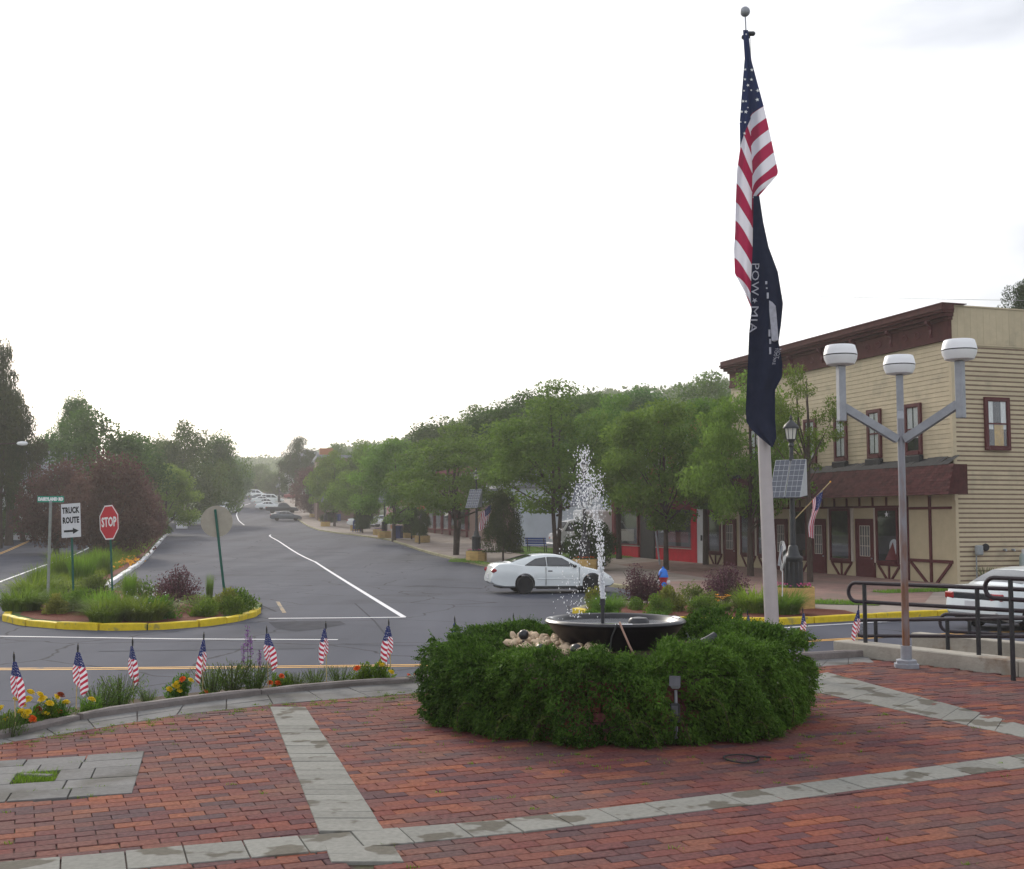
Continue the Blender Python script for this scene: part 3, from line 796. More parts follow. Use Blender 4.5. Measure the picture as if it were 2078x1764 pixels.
def kerb(name, label, pts, lens, w, h, base, mat, cat='kerb', mats=None, sink=.25, gap=.04):
    """kerb of separate stones along a line: one thing, each stone a part"""
    root = thing(name, label, cat, (pts[0][0], pts[0][1], base(pts[0][1])))
    P = [Vector((*p[:2], 0)) for p in pts]
    seg = []
    for a, b in zip(P, P[1:]):
        k = max(1, int((b - a).length / .3)); seg += [a.lerp(b, j / k) for j in range(k)]
    seg.append(P[-1])
    cum = [0.]
    for a, b in zip(seg, seg[1:]): cum.append(cum[-1] + (b - a).length)
    def P_at(s):
        s = min(max(s, 0), cum[-1])
        i = min(int(np.searchsorted(cum, s, side='right')) - 1, len(seg) - 2)
        t = (s - cum[i]) / max(cum[i + 1] - cum[i], 1e-6)
        return seg[i].lerp(seg[i + 1], t), (seg[i + 1] - seg[i]).normalized()
    s = 0; k = 0
    o3 = Vector(root.location)
    while s < cum[-1] - .05:
        ln = lens * random.uniform(.8, 1.2); e = min(s + ln, cum[-1])
        n = max(2, int((e - s) / .35) + 1)
        rows = []
        dz = random.uniform(-.018, .018); tw = random.uniform(-.02, .02)
        for j in range(n + 1):
            p, d = P_at(s + gap / 2 + (e - s - gap) * j / n); sd_ = Vector((-d.y, d.x, 0))
            zb = base(p.y)
            c = .02
            inset = .012 if j in (0, n) else 0
            rows.append([p + sd_ * (w / 2 + tw) + Vector((0, 0, zb - sink)), p + sd_ * (w / 2 + tw - inset) + Vector((0, 0, zb + h - c + dz)), p + sd_ * (w / 2 - c + tw) + Vector((0, 0, zb + h + dz - inset)),
                         p - sd_ * (w / 2 - c - tw) + Vector((0, 0, zb + h + dz - inset)), p - sd_ * (w / 2 - tw - inset) + Vector((0, 0, zb + h - c + dz)), p - sd_ * (w / 2 - tw) + Vector((0, 0, zb - sink))])
        vs = [q - o3 for r in rows for q in r]; fs = []
        for j in range(n):
            for a in range(5): fs.append((6 * j + a, 6 * j + a + 1, 6 * j + a + 7, 6 * j + a + 6))
        fs += [tuple(range(6))[::-1], tuple(range(6 * n, 6 * n + 6))]
        MB().add(vs, fs).build('kerb_stone', (mats[k % len(mats)] if mats else mat), root)
        s = e; k += 1
    return root

g0 = lambda y: gz(y)
kerb('island_kerb', 'yellow painted kerb curving round the left planted island', ISL_FRONT[1:], 1.25, .2, .16, g0, 'kerb_yellow')
kerb('island_kerb', 'yellow painted kerb along the planted bed by the tavern sidewalk', [(12.6, 32.6), (11.9, 31.7), (9.4, 30.35), (6.6, 28.75), (4.2, 29.2), (2.4, 30.6), (1.75, 32.3)], 2.1, .2, .16, g0, 'kerb_yellow')
kerb('median_kerb', 'white painted kerb along the median beside the parking area', MED_R, 2.4, .22, .17, g0, 'kerb_white', sink=.2)
kerb('street_kerb', 'worn kerb with flecks of yellow along the shop side of the main street', ROAD_R[7:19], 3.0, .18, .15, g0, 'kerb_dull', sink=.2)

# sidewalk on the shop side
sheet('sidewalk', [(p[0] + .1, p[1]) for p in ROAD_R[7:20]] + [(-50, 275), (-38, 225), (-22, 176), (-5, 120), (2, 100), (8.5, 76), (17.5, 45), (20.5, 46.2), (34, 50), (34, 44.5), (16.5, 36.5), (12.4, 32.2), (11.85, 31.85), (9.4, 30.5), (6.6, 28.9), (4.3, 29.35), (2.5, 30.7), (1.9, 32.2)], lambda x, y: gz(y) + .13, 5, 'walk', skirt=.15)
sheet('sidewalk_brick', [(12.2, 34.5), (6.5, 34.5), (5.4, 37.3), (5.6, 40.5), (4.4, 45), (8.3, 47), (7.2, 54), (5.6, 62), (9.2, 68), (10.9, 68), (16.4, 44.6)], lambda x, y: gz(y) + .136, 5, 'walk_brick')
sheet('mulch_bed', [(2.05, 32.2), (2.65, 30.9), (4.4, 29.55), (6.6, 29.1), (9.0, 30.5), (9.0, 31.6), (6.6, 33.8), (3.6, 34.4)], lambda x, y: gz(y) + .136, 5, 'mulch')
sheet('grass_patch', [(8.6, 33.9), (10.4, 33.2), (10.9, 34.2), (8.9, 35.4)], lambda x, y: gz(y) + .142, None, 'grass_ground')
sheet('lawn_strip', [(12.4, 38.6), (18.5, 41.2), (17.8, 42.9), (16.9, 42.3), (12.1, 39.4)], lambda x, y: gz(y) + .142, None, 'grass_ground')
sheet('lawn', [(2.6, 70), (7.5, 71.5), (6.2, 82), (-1.0, 90), (-.2, 80)], lambda x, y: gz(y) + .142, 5, 'grass_ground')
# verge beyond the left street
sheet('verge', [(-30.5, 60), (-41.2, 92), (-50, 122), (-54, 141), (-61, 141), (-58, 122), (-52, 92), (-43, 60), (-43, 40), (-32, 40)], lambda x, y: gz(y) + .1, 5, 'grass_ground', skirt=.12)
sheet('footpath', [(-30.9, 60), (-41.6, 92), (-50.4, 122), (-52, 122), (-43.2, 92), (-32.5, 60)], lambda x, y: gz(y) + .108, 5, 'walk')

# painted markings and patches
def line(name, pts, w, mat, lift=.006):
    return strip(name, pts, w, lift, mat)
line('road_marking', [(-40, 33), (-24, 29), (-17.0, 26.9), (-11.5, 25.95), (-7.2, 25.35), (-3.75, 25.2)], .12, 'paint_white')
line('road_marking', [on(u, v, -.9) for u, v in ((1560, 1277), (1640, 1271), (1760, 1264), (1908, 1256.5), (2078, 1247))], .12, 'paint_white')
YL = [on(u, v, -.9) for u, v in ((-300, 1352), (-100, 1358), (0, 1358.5), (150, 1358), (420, 1355.5), (840, 1351), (1250, 1333), (1620, 1302.5), (1780, 1294), (1933, 1287), (2100, 1281))]
for off in (-.10, .10):
    line('centre_line', [(p.x, p.y + off) for p in YL], .09, 'paint_yellow')
YR = [(-27.2, 54), (-30.0, 62.5), (-35.4, 80.5), (-43, 105), (-49, 125)]
for off in (-.1, .1):
    line('centre_line', [(x + off, y) for x, y in YR], .1, 'paint_yellow')
line('road_marking', [(-17.9, 38), (-21.3, 48.7), (-25.6, 63.5), (-32.6, 90)], .12, 'paint_white')
line('road_marking', [(-31.6, 62), (-40.2, 90), (-47, 112)], .1, 'paint_white')
line('road_marking', [on(u, v, -.9) for u, v in ((545, 1255.5), (680, 1254.5), (823, 1253))], .16, 'paint_white')
LL = [tuple(gnd(u, v)[:2]) for u, v in ((819, 1252.5), (640, 1141), (565, 1098.5), (552, 1091.5), (547, 1088), (549, 1085.5))]
line('lane_line', LL, .15, 'paint_white')
line('lane_line', [tuple(gnd(u, v)[:2]) for u, v in ((496, 1066), (484, 1056), (480, 1046), (482, 1036), (492, 1027), (508, 1022))], .16, 'paint_white')
line('road_marking', [on(u, v, -.9) for u, v in ((577, 1244), (563, 1221))], .11, 'paint_worn')
for pts, w in ((((352, 1098), (420, 1097.5), (505, 1097)), .5), (((330, 1086), (395, 1085.5)), .4), (((470, 1190), (485, 1205), (520, 1225), (560, 1243)), .08), (((820, 1125), (900, 1128)), .5), (((540, 1110), (590, 1113)), .25), (((640, 1120), (700, 1122)), .5), (((520, 1180), (700, 1187), (900, 1192)), .07), (((300, 1160), (420, 1152), (520, 1150)), .07), (((700, 1310), (860, 1312), (1000, 1300)), .06), (((200, 1325), (420, 1322), (640, 1318)), .06), (((720, 1225), (760, 1262), (790, 1300)), .05), (((840, 1190), (980, 1195)), .35)):
    line('tar_patch', [tuple(gnd(u, v)[:2]) for u, v in pts], w, 'patch', .004)
sheet('tar_patch', [tuple(on(u, v, -.9)[:2]) for u, v in ((545, 1263), (600, 1261), (690, 1261), (702, 1267), (650, 1277), (600, 1282), (560, 1276))], lambda x, y: gz(y) + .004, None, 'patch')
sheet('tar_patch', [tuple(on(u, v, -.9)[:2]) for u, v in ((1335, 1350), (1100, 1361), (905, 1368), (905, 1366), (1100, 1359), (1335, 1347))], lambda x, y: gz(y) + .004, None, 'patch')

# ------------------------------------------------------------------ the brick plaza
KERB_IN = [(-5.3, 7.0), (-3.98, 9.15), (-3.65, 10.07), (-3.02, 10.84), (-2.4, 11.47), (-1.7, 11.94), (-.99, 12.3), (1.2, 13.1), (3.63, 14.18), (4.4, 14.55)]
W0 = Vector((4.15, 14.75, 0)); WD = Vector((1.6, -2.35, 0)).normalized(); WN = Vector((-WD.y, WD.x, 0))    # WN points away from the camera
WALL_END = W0 + WD * 6.5
PLAZA = KERB_IN + [(4.1, 14.7), (W0 + WD * .1 - WN * .02)[:2], tuple((WALL_END)[:2]), (9.5, 3.5), (6, 2.5), (-6, 2.5), (-6.2, 5)]
PLAZA = [tuple(p[:2]) for p in PLAZA]
plaza = sheet('plaza', PLAZA, lambda x, y: -.012, None, 'joint', skirt=1.2)
tag(plaza, kind='structure')
E1 = Vector((1, .42, 0)).normalized(); E2 = Vector((-E1.y, E1.x, 0))

def lerp_line(pts, x):
    return float(np.interp(x, [p[0] for p in pts], [p[1] for p in pts]))
B1_FAR = [(-4.5, 5.25), (-2.54, 5.88), (-1.55, 6.23), (0, 6.71), (1.55, 7.43), (3.7, 8.53), (6.5, 9.9)]
B1_NEAR = [(-4.4, 4.95), (-2.40, 5.58), (-1.46, 5.90), (0, 6.40), (1.47, 7.05), (3.51, 8.08), (6.6, 9.6)]
STRIP = [(-2.19, 10.62), (-1.86, 10.62), (-.50, 5.78), (-.2, 4.7), (-.57, 4.7), (-.87, 5.78)]
BAND3 = [(3.52, 13.1), (4.24, 9.74), (4.9, 7.8), (4.6, 7.3), (3.98, 9.15), (2.95, 11.44), (2.6, 12.6)]
PATCH = [(-2.68, 8.6), (-2.35, 7.32), (-3.05, 7.05), (-3.9, 6.95), (-4.6, 7.9), (-3.58, 8.24)]
HEDGE_C = Vector((.90, 10.30, 0)); HEDGE_R = 1.74
EDGE_IN = [(-5.0, 6.8), (-3.8, 8.99), (-3.38, 9.55), (-2.91, 10.2), (-2.19, 10.78), (-1.36, 11.25), (-.9, 11.5), (1.0, 12.3), (3.2, 13.35), (4.3, 13.9)]
EDGE = EDGE_IN + [(4.45, 14.5)] + KERB_IN[::-1][1:]

def in_band1(x, y):
    return lerp_line(B1_NEAR, x) < y < lerp_line(B1_FAR, x)

def paver_mesh(l, w, h=.035, c=.004):
    return MB().box((0, 0, 0), (l, w, h), None, 0, c).mesh('paver', 'brick')

# clay bricks in running bond: the nearest ones each an object, the rest joined
cells = []
L_, W_ = .2032, .1016
for j in range(-20, 130):
    for i in range(-45, 60):
        p = E1 * ((i + .5 * (j % 2)) * L_) + E2 * (j * W_)
        x, y = p.x, p.y
        if y < 4.6 or abs(x) > .47 * y + .5 or not inside((x, y), PLAZA): continue
        hw = lambda px, py: in_band1(px, py) or inside((px, py), STRIP) or inside((px, py), BAND3) or inside((px, py), PATCH) or inside((px, py), EDGE)
        e = E1 * (L_ * .5 - .012); f = E2 * (W_ * .5 - .012)
        if all(hw((p + a * e + b * f).x, (p + a * e + b * f).y) for a in (-1, 1) for b in (-1, 1)): continue
        if not all(inside(((p + a * e + b * f).x, (p + a * e + b * f).y), PLAZA) for a in (-1, 1) for b in (-1, 1)): continue
        if (p - HEDGE_C).length < 1.15: continue
        cells.append(p)
def in_frame(p):
    return p.y > 5.28 and abs(p.x) < .442 * p.y + .02
cells.sort(key=lambda p: (not in_frame(p), p.length))
variants = [paver_mesh(L_ - .004 - .0015 * (k % 3), W_ - .0035 - .001 * (k % 2)) for k in range(6)]
ang0 = math.atan2(E1.y, E1.x)
def jig():
    return (random.gauss(0, .006), random.gauss(0, .004), ang0 + random.gauss(0, .008)), random.gauss(0, .0016)
for p in cells[:300]:
    rot, dz = jig()
    o = link('brick', variants[random.randrange(6)], plaza, (p.x, p.y, -.0175 + dz), rot=rot)
mb = MB()
for p in cells[300:]:
    rot, dz = jig()
    mb.box((p.x, p.y, -.0175 + dz), (L_ - .0045, W_ - .004, .035), rot, 0, .003 if p.y < 10 else 0)
o = mb.build('brick_paving', 'brick', plaza); o['kind'] = 'stuff'

def stone(poly, z=.004, mat='stone', name='paving_stone', th=.04):
    c = Vector((sum(p[0] for p in poly) / len(poly), sum(p[1] for p in poly) / len(poly), 0))
    sh = []
    for p in poly:
        q = Vector((p[0], p[1], 0)) - c
        q *= 1 - .005 / max(q.length, .02)
        sh.append((q.x, q.y))
    tx, ty = random.gauss(0, .004), random.gauss(0, .004)
    b = MB(); n = len(sh)
    top = [(x * .985, y * .985, tx * x + ty * y) for x, y in sh]; mid = [(x, y, tx * x + ty * y - .004) for x, y in sh]; bot = [(x, y, -th) for x, y in sh]
    b.add(bot + mid + top, [tuple(range(n))[::-1], tuple(range(2 * n, 3 * n))] + [(i, (i + 1) % n, (i + 1) % n + n, i + n) for i in range(n)] + [(i + n, (i + 1) % n + n, (i + 1) % n + 2 * n, i + 2 * n) for i in range(n)])
    return b.build(name, mat, plaza, loc=(c.x, c.y, z + random.gauss(0, .0012)))

x = -3.6; first = True
while x < 5.6:
    w = random.choice((.30, .30, .31, .29, .33, .27)) * .93
    if .75 < x < .95: w = .5
    a, b = x, x + w
    sk = .058
    stone([(a + sk * -1, lerp_line(B1_FAR, a - sk)), (b - sk, lerp_line(B1_FAR, b - sk)), (b + sk, lerp_line(B1_NEAR, b + sk)), (a + sk, lerp_line(B1_NEAR, a + sk))], .005)
    x += w
def along(p0, p1, q0, q1, n, z=.0045, skip=None, mat='stone'):
    for k in range(n):
        t0, t1 = k / n, (k + 1) / n
        A = [Vector(p0).lerp(Vector(p1), t) for t in (t0, t1)]; B = [Vector(q0).lerp(Vector(q1), t) for t in (t0, t1)]
        c = (A[0] + A[1] + B[0] + B[1]) / 4
        if skip and skip(c.x, c.y): continue
        stone([tuple(A[0]), tuple(B[0]), tuple(B[1]), tuple(A[1])], z, mat)
along((-2.19, 10.62), (-.90, 5.88), (-1.86, 10.62), (-.53, 5.88), 34, .007, in_band1)
along((-.86, 5.66), (-.57, 4.7), (-.47, 5.70), (-.2, 4.7), 8, .007, in_band1)
along((3.5, 13.0), (4.25, 9.72), (2.72, 12.2), (3.98, 9.15), 11, .004)
along((4.25, 9.72), (4.9, 7.9), (3.98, 9.15), (4.6, 7.5), 6, .004, in_band1)
# slate slabs along the plaza edge: two uneven rows
for (p, q, p2, q2) in zip(EDGE_IN[:-1], EDGE_IN[1:], KERB_IN[:-1], KERB_IN[1:]):
    a, b = Vector(p), Vector(q); c, d = Vector(p2), Vector(q2)
    n = max(1, round((b - a).length / .42))
    for k in range(n):
        t0, t1 = k / n, (k + 1) / n
        s0 = random.uniform(.4, .6)
        i0, i1, o0, o1 = a.lerp(b, t0), a.lerp(b, t1), c.lerp(d, t0), c.lerp(d, t1)
        if random.random() < .55:
            m0, m1 = i0.lerp(o0, s0), i1.lerp(o1, s0)
            stone([tuple(i0), tuple(i1), tuple(m1), tuple(m0)], .003, 'slab', 'slate_slab'); stone([tuple(m0), tuple(m1), tuple(o1), tuple(o0)], .003, 'slab', 'slate_slab')
        else:
            stone([tuple(i0), tuple(i1), tuple(o1), tuple(o0)], .003, 'slab', 'slate_slab')
# the paved patch with an open planting hole
PA, PB, PC, PD = Vector((-2.68, 8.6)), Vector((-2.35, 7.32)), Vector((-4.15, 6.75)), Vector((-4.5, 7.95))
rows = [(0, .18), (.18, .36), (.36, .62), (.62, .82), (.82, 1)]
def pt(s, t): return PA.lerp(PD, s).lerp(PB.lerp(PC, s), t)
for ri, (t0, t1) in enumerate(rows):
    s = 0; k = 0
    while s < .999:
        w = random.uniform(.13, .24); e = min(1, s + w)
        if 1 - e < .08: e = 1
        if ri == 2:
            if s < .27 < e: e = .27
            if abs(s - .27) < 1e-6:
                s = .41; continue
        stone([tuple(pt(s, t0)), tuple(pt(e, t0)), tuple(pt(e, t1)), tuple(pt(s, t1))], .007, 'slab', 'slate_slab'); s = e
hp = [tuple(pt(*q)) for q in ((.28, .37), (.40, .37), (.40, .61), (.28, .61))]
Ph = np.array([[*pt(random.uniform(.275, .405), random.uniform(.37, .61)), -.03] for _ in range(700)])
v, f = blades(Ph, .07, .004, .8)
tag(link('grass', np_mesh('grass', v, f, 'leaf_grass')), kind='stuff')
MB().bar((*pt(.39, .40), .006), (*pt(.29, .52), .016), .05, .012).build('broken_slab', 'slab', plaza)

# weeds in the joints
W = []
for _ in range(420):
    r = random.random()
    if r < .45:
        k = random.randrange(1, 6); t = random.random(); p = Vector(EDGE_IN[k]).lerp(Vector(EDGE_IN[k + 1]), t) + Vector((random.gauss(0, .10) + .06, random.gauss(0, .10) - .08))
    elif r < .8:
        a = random.uniform(0, 6.28); q = HEDGE_C + Vector((math.cos(a), math.sin(a), 0)) * random.uniform(1.7, 2.5); p = Vector((q.x, q.y))
    elif r < .9:
        p = pt(random.random(), random.choice((0, .18, .36, .62, .82, 1)))
    else:
        p = Vector((random.uniform(-3, 4), random.uniform(5.5, 10)))
    q = Vector((p.x, p.y, 0)); j = round(q.dot(E2) / W_ - .5) + .5
    q = E1 * q.dot(E1) + E2 * (j * W_)
    if r >= .8 and r < .9: q = Vector((p.x, p.y, 0))
    for _ in range(random.randrange(5, 16)):
        W.append((q.x + random.gauss(0, .018), q.y + random.gauss(0, .010), -.004))
v, f = blades(np.array(W), .024, .004, 1.2, 2)
tag(link('weeds', np_mesh('weeds', v, f, 'leaf_grass')), kind='stuff')

# raised stone edging round the plaza and the flower bed outside it
kerb('plaza_edging', 'low grey stone edging around the brick plaza', [(p[0], p[1]) for p in KERB_IN[:8]] + [(2.4, 13.65)], 1.6, .1, .06, lambda y: 0.0, 'kerb_stone', 'edging', sink=.3, gap=.008)
kerb('plaza_edging', 'low grey stone edging at the back corner of the plaza by the ramp', [(2.5, 13.7), (3.63, 14.18), (4.35, 14.5)], 2.4, .1, .09, lambda y: 0.0, 'kerb_stone', 'edging', sink=.3, gap=.008)
BED_OUT = [(-6.4, 7.4), (-4.9, 9.6), (-4.5, 10.7), (-3.75, 11.7), (-3.0, 12.4), (-2.1, 12.95), (-1.2, 13.35), (1.0, 14.1), (3.3, 15.2)]
sheet('flower_bed', [(p[0] - .03, p[1] + .03) for p in KERB_IN[:9]] + BED_OUT[::-1], lambda x, y: -.09, None, 'soil', skirt=1.0)

# low concrete wall that carries the ramp rail
def wall_block(name, label, q0, q1, off, w, z0, z1, mat, cat, n=4):
    r = thing(name, label, cat, W0 + WD * q0 + WN * off + Vector((0, 0, z0)), math.atan2(WD.y, WD.x))
    ln = (q1 - q0) / n
    for k in range(n):
        MB().box((ln * (k + .5), 0, (z1 - z0) / 2), (ln - .006, w, z1 - z0), None, 0, .012).build('concrete_section', mat, r)
    return r
wall_block('ramp_wall', 'low tan concrete kerb wall under the front ramp railing', -.12, 7.5, .13, .30, -1.0, .16, 'concrete', 'wall', 3)
wall_block('ramp_wall', 'pale concrete retaining wall behind the ramp railings', -.35, 7.5, 1.95, .2, -.95, .14, 'concrete', 'wall', 2)
sheet('ramp', [tuple((W0 + WD * q + WN * o)[:2]) for q, o in ((-1.2, .3), (7.5, .3), (7.5, 1.84), (-1.2, 1.84))], lambda x, y: -.62 + .08 * ((Vector((x, y, 0)) - W0).dot(WD)), None, 'walk', skirt=.5)

def railing(label, off, q0, q1, z_of, posts, drop, gap=.25, base=None):
    """pipe handrail: upper and lower pipe joined by a rounded loop at its free end, each post a part"""
    org = W0 + WD * q0 + WN * off
    r = thing('ramp_railing', label, 'railing', (org.x, org.y, 0))
    P = lambda q, dz: W0 + WD * q + WN * off + Vector((0, 0, z_of(q) + dz)) - Vector(r.location)
    rad = gap / 2
    loop = [P(q0 + rad, 0)]
    for k in range(1, 9):
        a = math.pi / 2 + math.pi * k / 9
        loop.append(P(q0 + rad + rad * math.cos(a), -rad + rad * math.sin(a)))
    loop.append(P(q0 + rad, -gap))
    MB().tube([P(q1, 0)] + loop + [P(q1, -gap)], .024, 8).build('handrail', 'rail', r, True)
    for q in posts:
        zb = base(q) if base else z_of(q) - drop
        pt_ = W0 + WD * q + WN * off - Vector(r.location)
        MB().tube([(pt_.x, pt_.y, zb), (pt_.x, pt_.y, z_of(q) - .01)], .027, 8).build('post', 'black_metal', r, True)
    return r
railing('front black pipe railing standing on the low concrete wall', .13, .02, 7.4, lambda q: .895 + .012 * q, (.27, 1.85, 3.35, 5), .8, .235, base=lambda q: .15)
railing('lower black pipe railing along the ramp behind the front railing', 1.3, -.85, 7.4, lambda q: .30 + .08 * (q + .85), (-.5, .62, 1.35, 2.6, 4), .95, .215)
railing('rear black pipe railing nearest the street beyond the ramp', 2.6, -.42, 7.4, lambda q: .37 + .03 * q, (.05, 1.55, 3), 1.0, .24)
railing('black pipe railing with rounded end entering at the right edge of the plaza', -.42, 2.32, 6.5, lambda q: 1.07, (2.62, 4.2), 1.07, .22, base=lambda q: 0.0)

# ------------------------------------------------------------------ fountain in its planted ring
HC = HEDGE_C
planter = thing('fountain_planter', 'round brick planter filled with pale river stones under the black fountain bowl', 'planter', HC)
# brick courses of the ring wall
for c in range(6):
    n = 40
    for k in range(n):
        a = 2 * math.pi * (k + .5 * (c % 2)) / n
        if not (4.12 < a < 4.40 or 4.46 < a < 4.66 or 4.86 < a < 5.04): continue      # shows only where the branches part
        MB().box((1.38 * math.cos(a), 1.38 * math.sin(a), .05 + c * .075), (.10, .205, .067), a).build('brick', 'brick', planter)
MB().lathe([(1.33, -.02), (1.33, .46), (1.22, .46), (1.22, -.02)], 40).build('ring_wall', 'joint', planter)
MB().lathe([(1.22, .50), (.95, .57), (.5, .60), (.001, .60)], 32, cap=False).build('soil', 'soil', planter)
for k in range(150):
    a = random.uniform(2.5, 4.55); r = random.uniform(.45, .95)
    s = random.uniform(.018, .044)
    bm = bmesh.new(); bmesh.ops.create_icosphere(bm, subdivisions=1, radius=s)
    for v in bm.verts: v.co *= random.uniform(.8, 1.15)
    me = bpy.data.meshes.new('river_stone'); bm.to_mesh(me); bm.free(); me.materials.append(MAT['pebble'])
    me.polygons.foreach_set('use_smooth', [True] * len(me.polygons))
    link('river_stone', me, planter, (r * math.cos(a), r * math.sin(a), .605 + random.uniform(0, .045)), rot=(random.random(), random.random(), random.random() * 6), scale=(1.5, .95, .7))

fount = thing('fountain', 'black bowl fountain with a dark nozzle spraying water in the hedge ring', 'fountain', HC + Vector((0, -.12, 0)))
bprof = [(.20, .42), (.26, .43), (.32, .47), (.43, .60), (.535, .72), (.585, .785), (.605, .80), (.612, .815), (.60, .832), (.575, .838), (.555, .825), (.53, .80), (.47, .735), (.3, .69), (.001, .68)]
MB().lathe(bprof, 56, cap=False).build('bowl', 'bowl', fount, 50)
MB().lathe([(.525, .790), (.001, .792)], 40, cap=False).build('water_surface', 'water', fount)
MB().tube([(-.11, 0, .70), (-.11, 0, .95)], .016, 8).tube([(-.11, 0, .95), (-.11, 0, 1.005)], .024, 8).build('nozzle', 'black_metal', fount, True)
MB().lathe([(.001, .86), (.07, .85), (.088, .83), (.092, .80), (.09, .78)], 20, c=(.19, -.12, 0), cap=False).build('pump_cover', 'black_metal', fount, True)
cur = [(-.02, -.50, .80), (-.015, -.585, .85), (0, -.64, .80), (.06, -.66, .66), (.13, -.68, .52)]
MB().tube(cur, .009, 6).build('cable', 'copper', fount, True)
MB().tube([(-.03, -.52, .81), (-.04, -.60, .838), (-.09, -.66, .74), (-.11, -.69, .60), (-.08, -.66, .47)], .007, 6).build('cable', 'cable', fount, True)
# sky glint on the wet lip, painted as pale strips
def lip(a0, a1, n=14, lo=.0):
    vs, fs = [], []
    for i in range(n + 1):
        a = a0 + (a1 - a0) * i / n; j = .010 * math.sin(i * 1.3) - .004
        for r, z in ((.552, .8285), (.564, .8360), (.578, .8405), (.590, .8390), (.600, .8350)):
            vs.append((r * math.cos(a), r * math.sin(a), z))
        if i:
            for k in range(4): fs.append((5 * i - 5 + k, 5 * i - 4 + k, 5 * i + 1 + k, 5 * i + k))
    return MB().add(vs, fs)
lip(-1.66, -1.42).build('painted_glint', 'rim_glint', fount, True)
lip(.05, .38).build('painted_glint', 'rim_glint', fount, True)
lip(2.9, 3.2).build('painted_glint', 'rim_glint', fount, True)

# falling and rising water: drops
NX, NY = HC.x - .11, HC.y - .12
dv, df = [], []
octv = np.array([(1, 0, 0), (-1, 0, 0), (0, 1, 0), (0, -1, 0), (0, 0, 1), (0, 0, -1)], float)
octf = np.array([(0, 2, 4), (2, 1, 4), (1, 3, 4), (3, 0, 4), (2, 0, 5), (1, 2, 5), (3, 1, 5), (0, 3, 5)])
drops = []
for k in range(2000):
    t = rng.random()
    if k < 850:            # rising column, breaking up with height
        h = rng.random() ** 1.05
        sp = .009 + .040 * h ** 1.4
        x = -.03 * h - .05 * h * h + rng.normal() * sp; y = rng.normal() * sp; z = 1.0 + 1.10 * h
        s = rng.uniform(.0025, .0066) if h > .25 else rng.uniform(.004, .008)
    elif k < 1350:          # the crown of drops at the top
        h = rng.beta(2.2, 1.6)
        x = -.13 - .03 * h + rng.normal() * (.070 - .030 * h); y = rng.normal() * .07; z = 1.50 + .86 * h
        s = rng.uniform(.0025, .0066)
    else:                   # curtain drifting down to the left
        h = rng.random()
        x = -.20 - .03 * (1 - h) + rng.normal() * (.055 + .04 * (1 - h)); y = rng.normal() * .09; z = .83 + 1.15 * h
        s = rng.uniform(.002, .0054)
        if rng.random() < .35: continue
    drops.append((NX + x, NY + y, z, s))
dr = np.array(drops)
st = rng.uniform(1.0, 2.4, len(dr))
V = dr[:, None, :3] + octv[None] * dr[:, 3][:, None, None] * np.stack([np.ones(len(dr)), np.ones(len(dr)), st], 1)[:, None, :]
F = (octf[None] + 6 * np.arange(len(dr))[:, None, None]).reshape(-1, 3)
tag(link('water_spray', np_mesh('water_spray', V.reshape(-1, 3), F, 'droplet', smooth=True)), kind='stuff')
b = MB()
for k in range(5):
    pts = []
    for i in range(9):
        h = i / 8
        pts.append((NX - .03 * h + random.gauss(0, .004 + .012 * h), NY + random.gauss(0, .004 + .012 * h), 1.0 + .36 * h))
    b.tube(pts, [max(.002, .012 - .0085 * i / 8 + random.uniform(-.002, .002)) for i in range(9)], 6)
tag(b.build('water_jet', 'droplet', None, True), kind='stuff')

# creeping evergreen over the ring
hedge = thing('juniper_hedge', 'dark green creeping evergreen hedge in a ring round the black fountain bowl', 'hedge', HC)
def hedge_point(n, front=None):
    a = rng.uniform(0, 2 * np.pi, n)
    s = rng.random(n); s = np.where((a > 3.25) & (a < 4.35) & (s > .78), rng.random(n) * .78, s)   # along the cross-section, from the outer foot over the top to the inner lip
    prof_s = [0, .12, .42, .58, .75, .9, 1.0]
    prof_r = [1.54, 1.60, 1.60, 1.50, 1.24, 1.02, .86]
    prof_z = [.01, .10, .48, .645, .68, .64, .58]
    r = np.interp(s, prof_s, prof_r); z = np.interp(s, prof_s, prof_z)
    bump = .06 * np.sin(a * 7 + 1.3 + z * 3) + .06 * np.sin(a * 13 + z * 8) + .06 * np.sin(a * 25 + 5 * r + z * 14) + .035 * np.sin(a * 41 - z * 22)
    gap = np.exp(-((a - 4.55) / .06) ** 2) * .16 + np.exp(-((a - 4.28) / .05) ** 2) * .12 + np.exp(-((a - 4.95) / .05) ** 2) * .10
    z = z + np.where(s > .45, bump * .55, 0) + .06 * np.cos(a - .4) * (s > .45)
    r = r + np.where(s < .6, bump * .8 - gap, 0)
    P = np.stack([r * np.cos(a), r * np.sin(a), np.maximum(z, .005)], 1)
    nr = np.interp(s, [0, .42, .6, .8, 1], [.9, 1, .6, 0, -.5]); nz_ = np.interp(s, [0, .42, .6, .8, 1], [-.15, .1, .8, 1, .7])
    Nn = np.stack([nr * np.cos(a), nr * np.sin(a), nz_], 1)
    return P, unit(Nn), a, s
n1 = 95000
P, Nn, A, S = hedge_point(n1)
depth = rng.exponential(.06, n1)
P = P - Nn * depth[:, None] + Nn * .02
droop = np.stack([np.zeros(n1), np.zeros(n1), np.where(S < .55, -.9, .15)], 1)
tangent = np.stack([-np.sin(A), np.cos(A), np.zeros(n1)], 1) * rng.normal(size=n1)[:, None] * .6
v1, f1 = leaf_arrays(P, .042, .40, Nn + droop + tangent, .55, .5)
n2 = 9000                                   # longer sprigs that stick out, each a little fan of leaves
P2, N2, A2, S2 = hedge_point(n2)
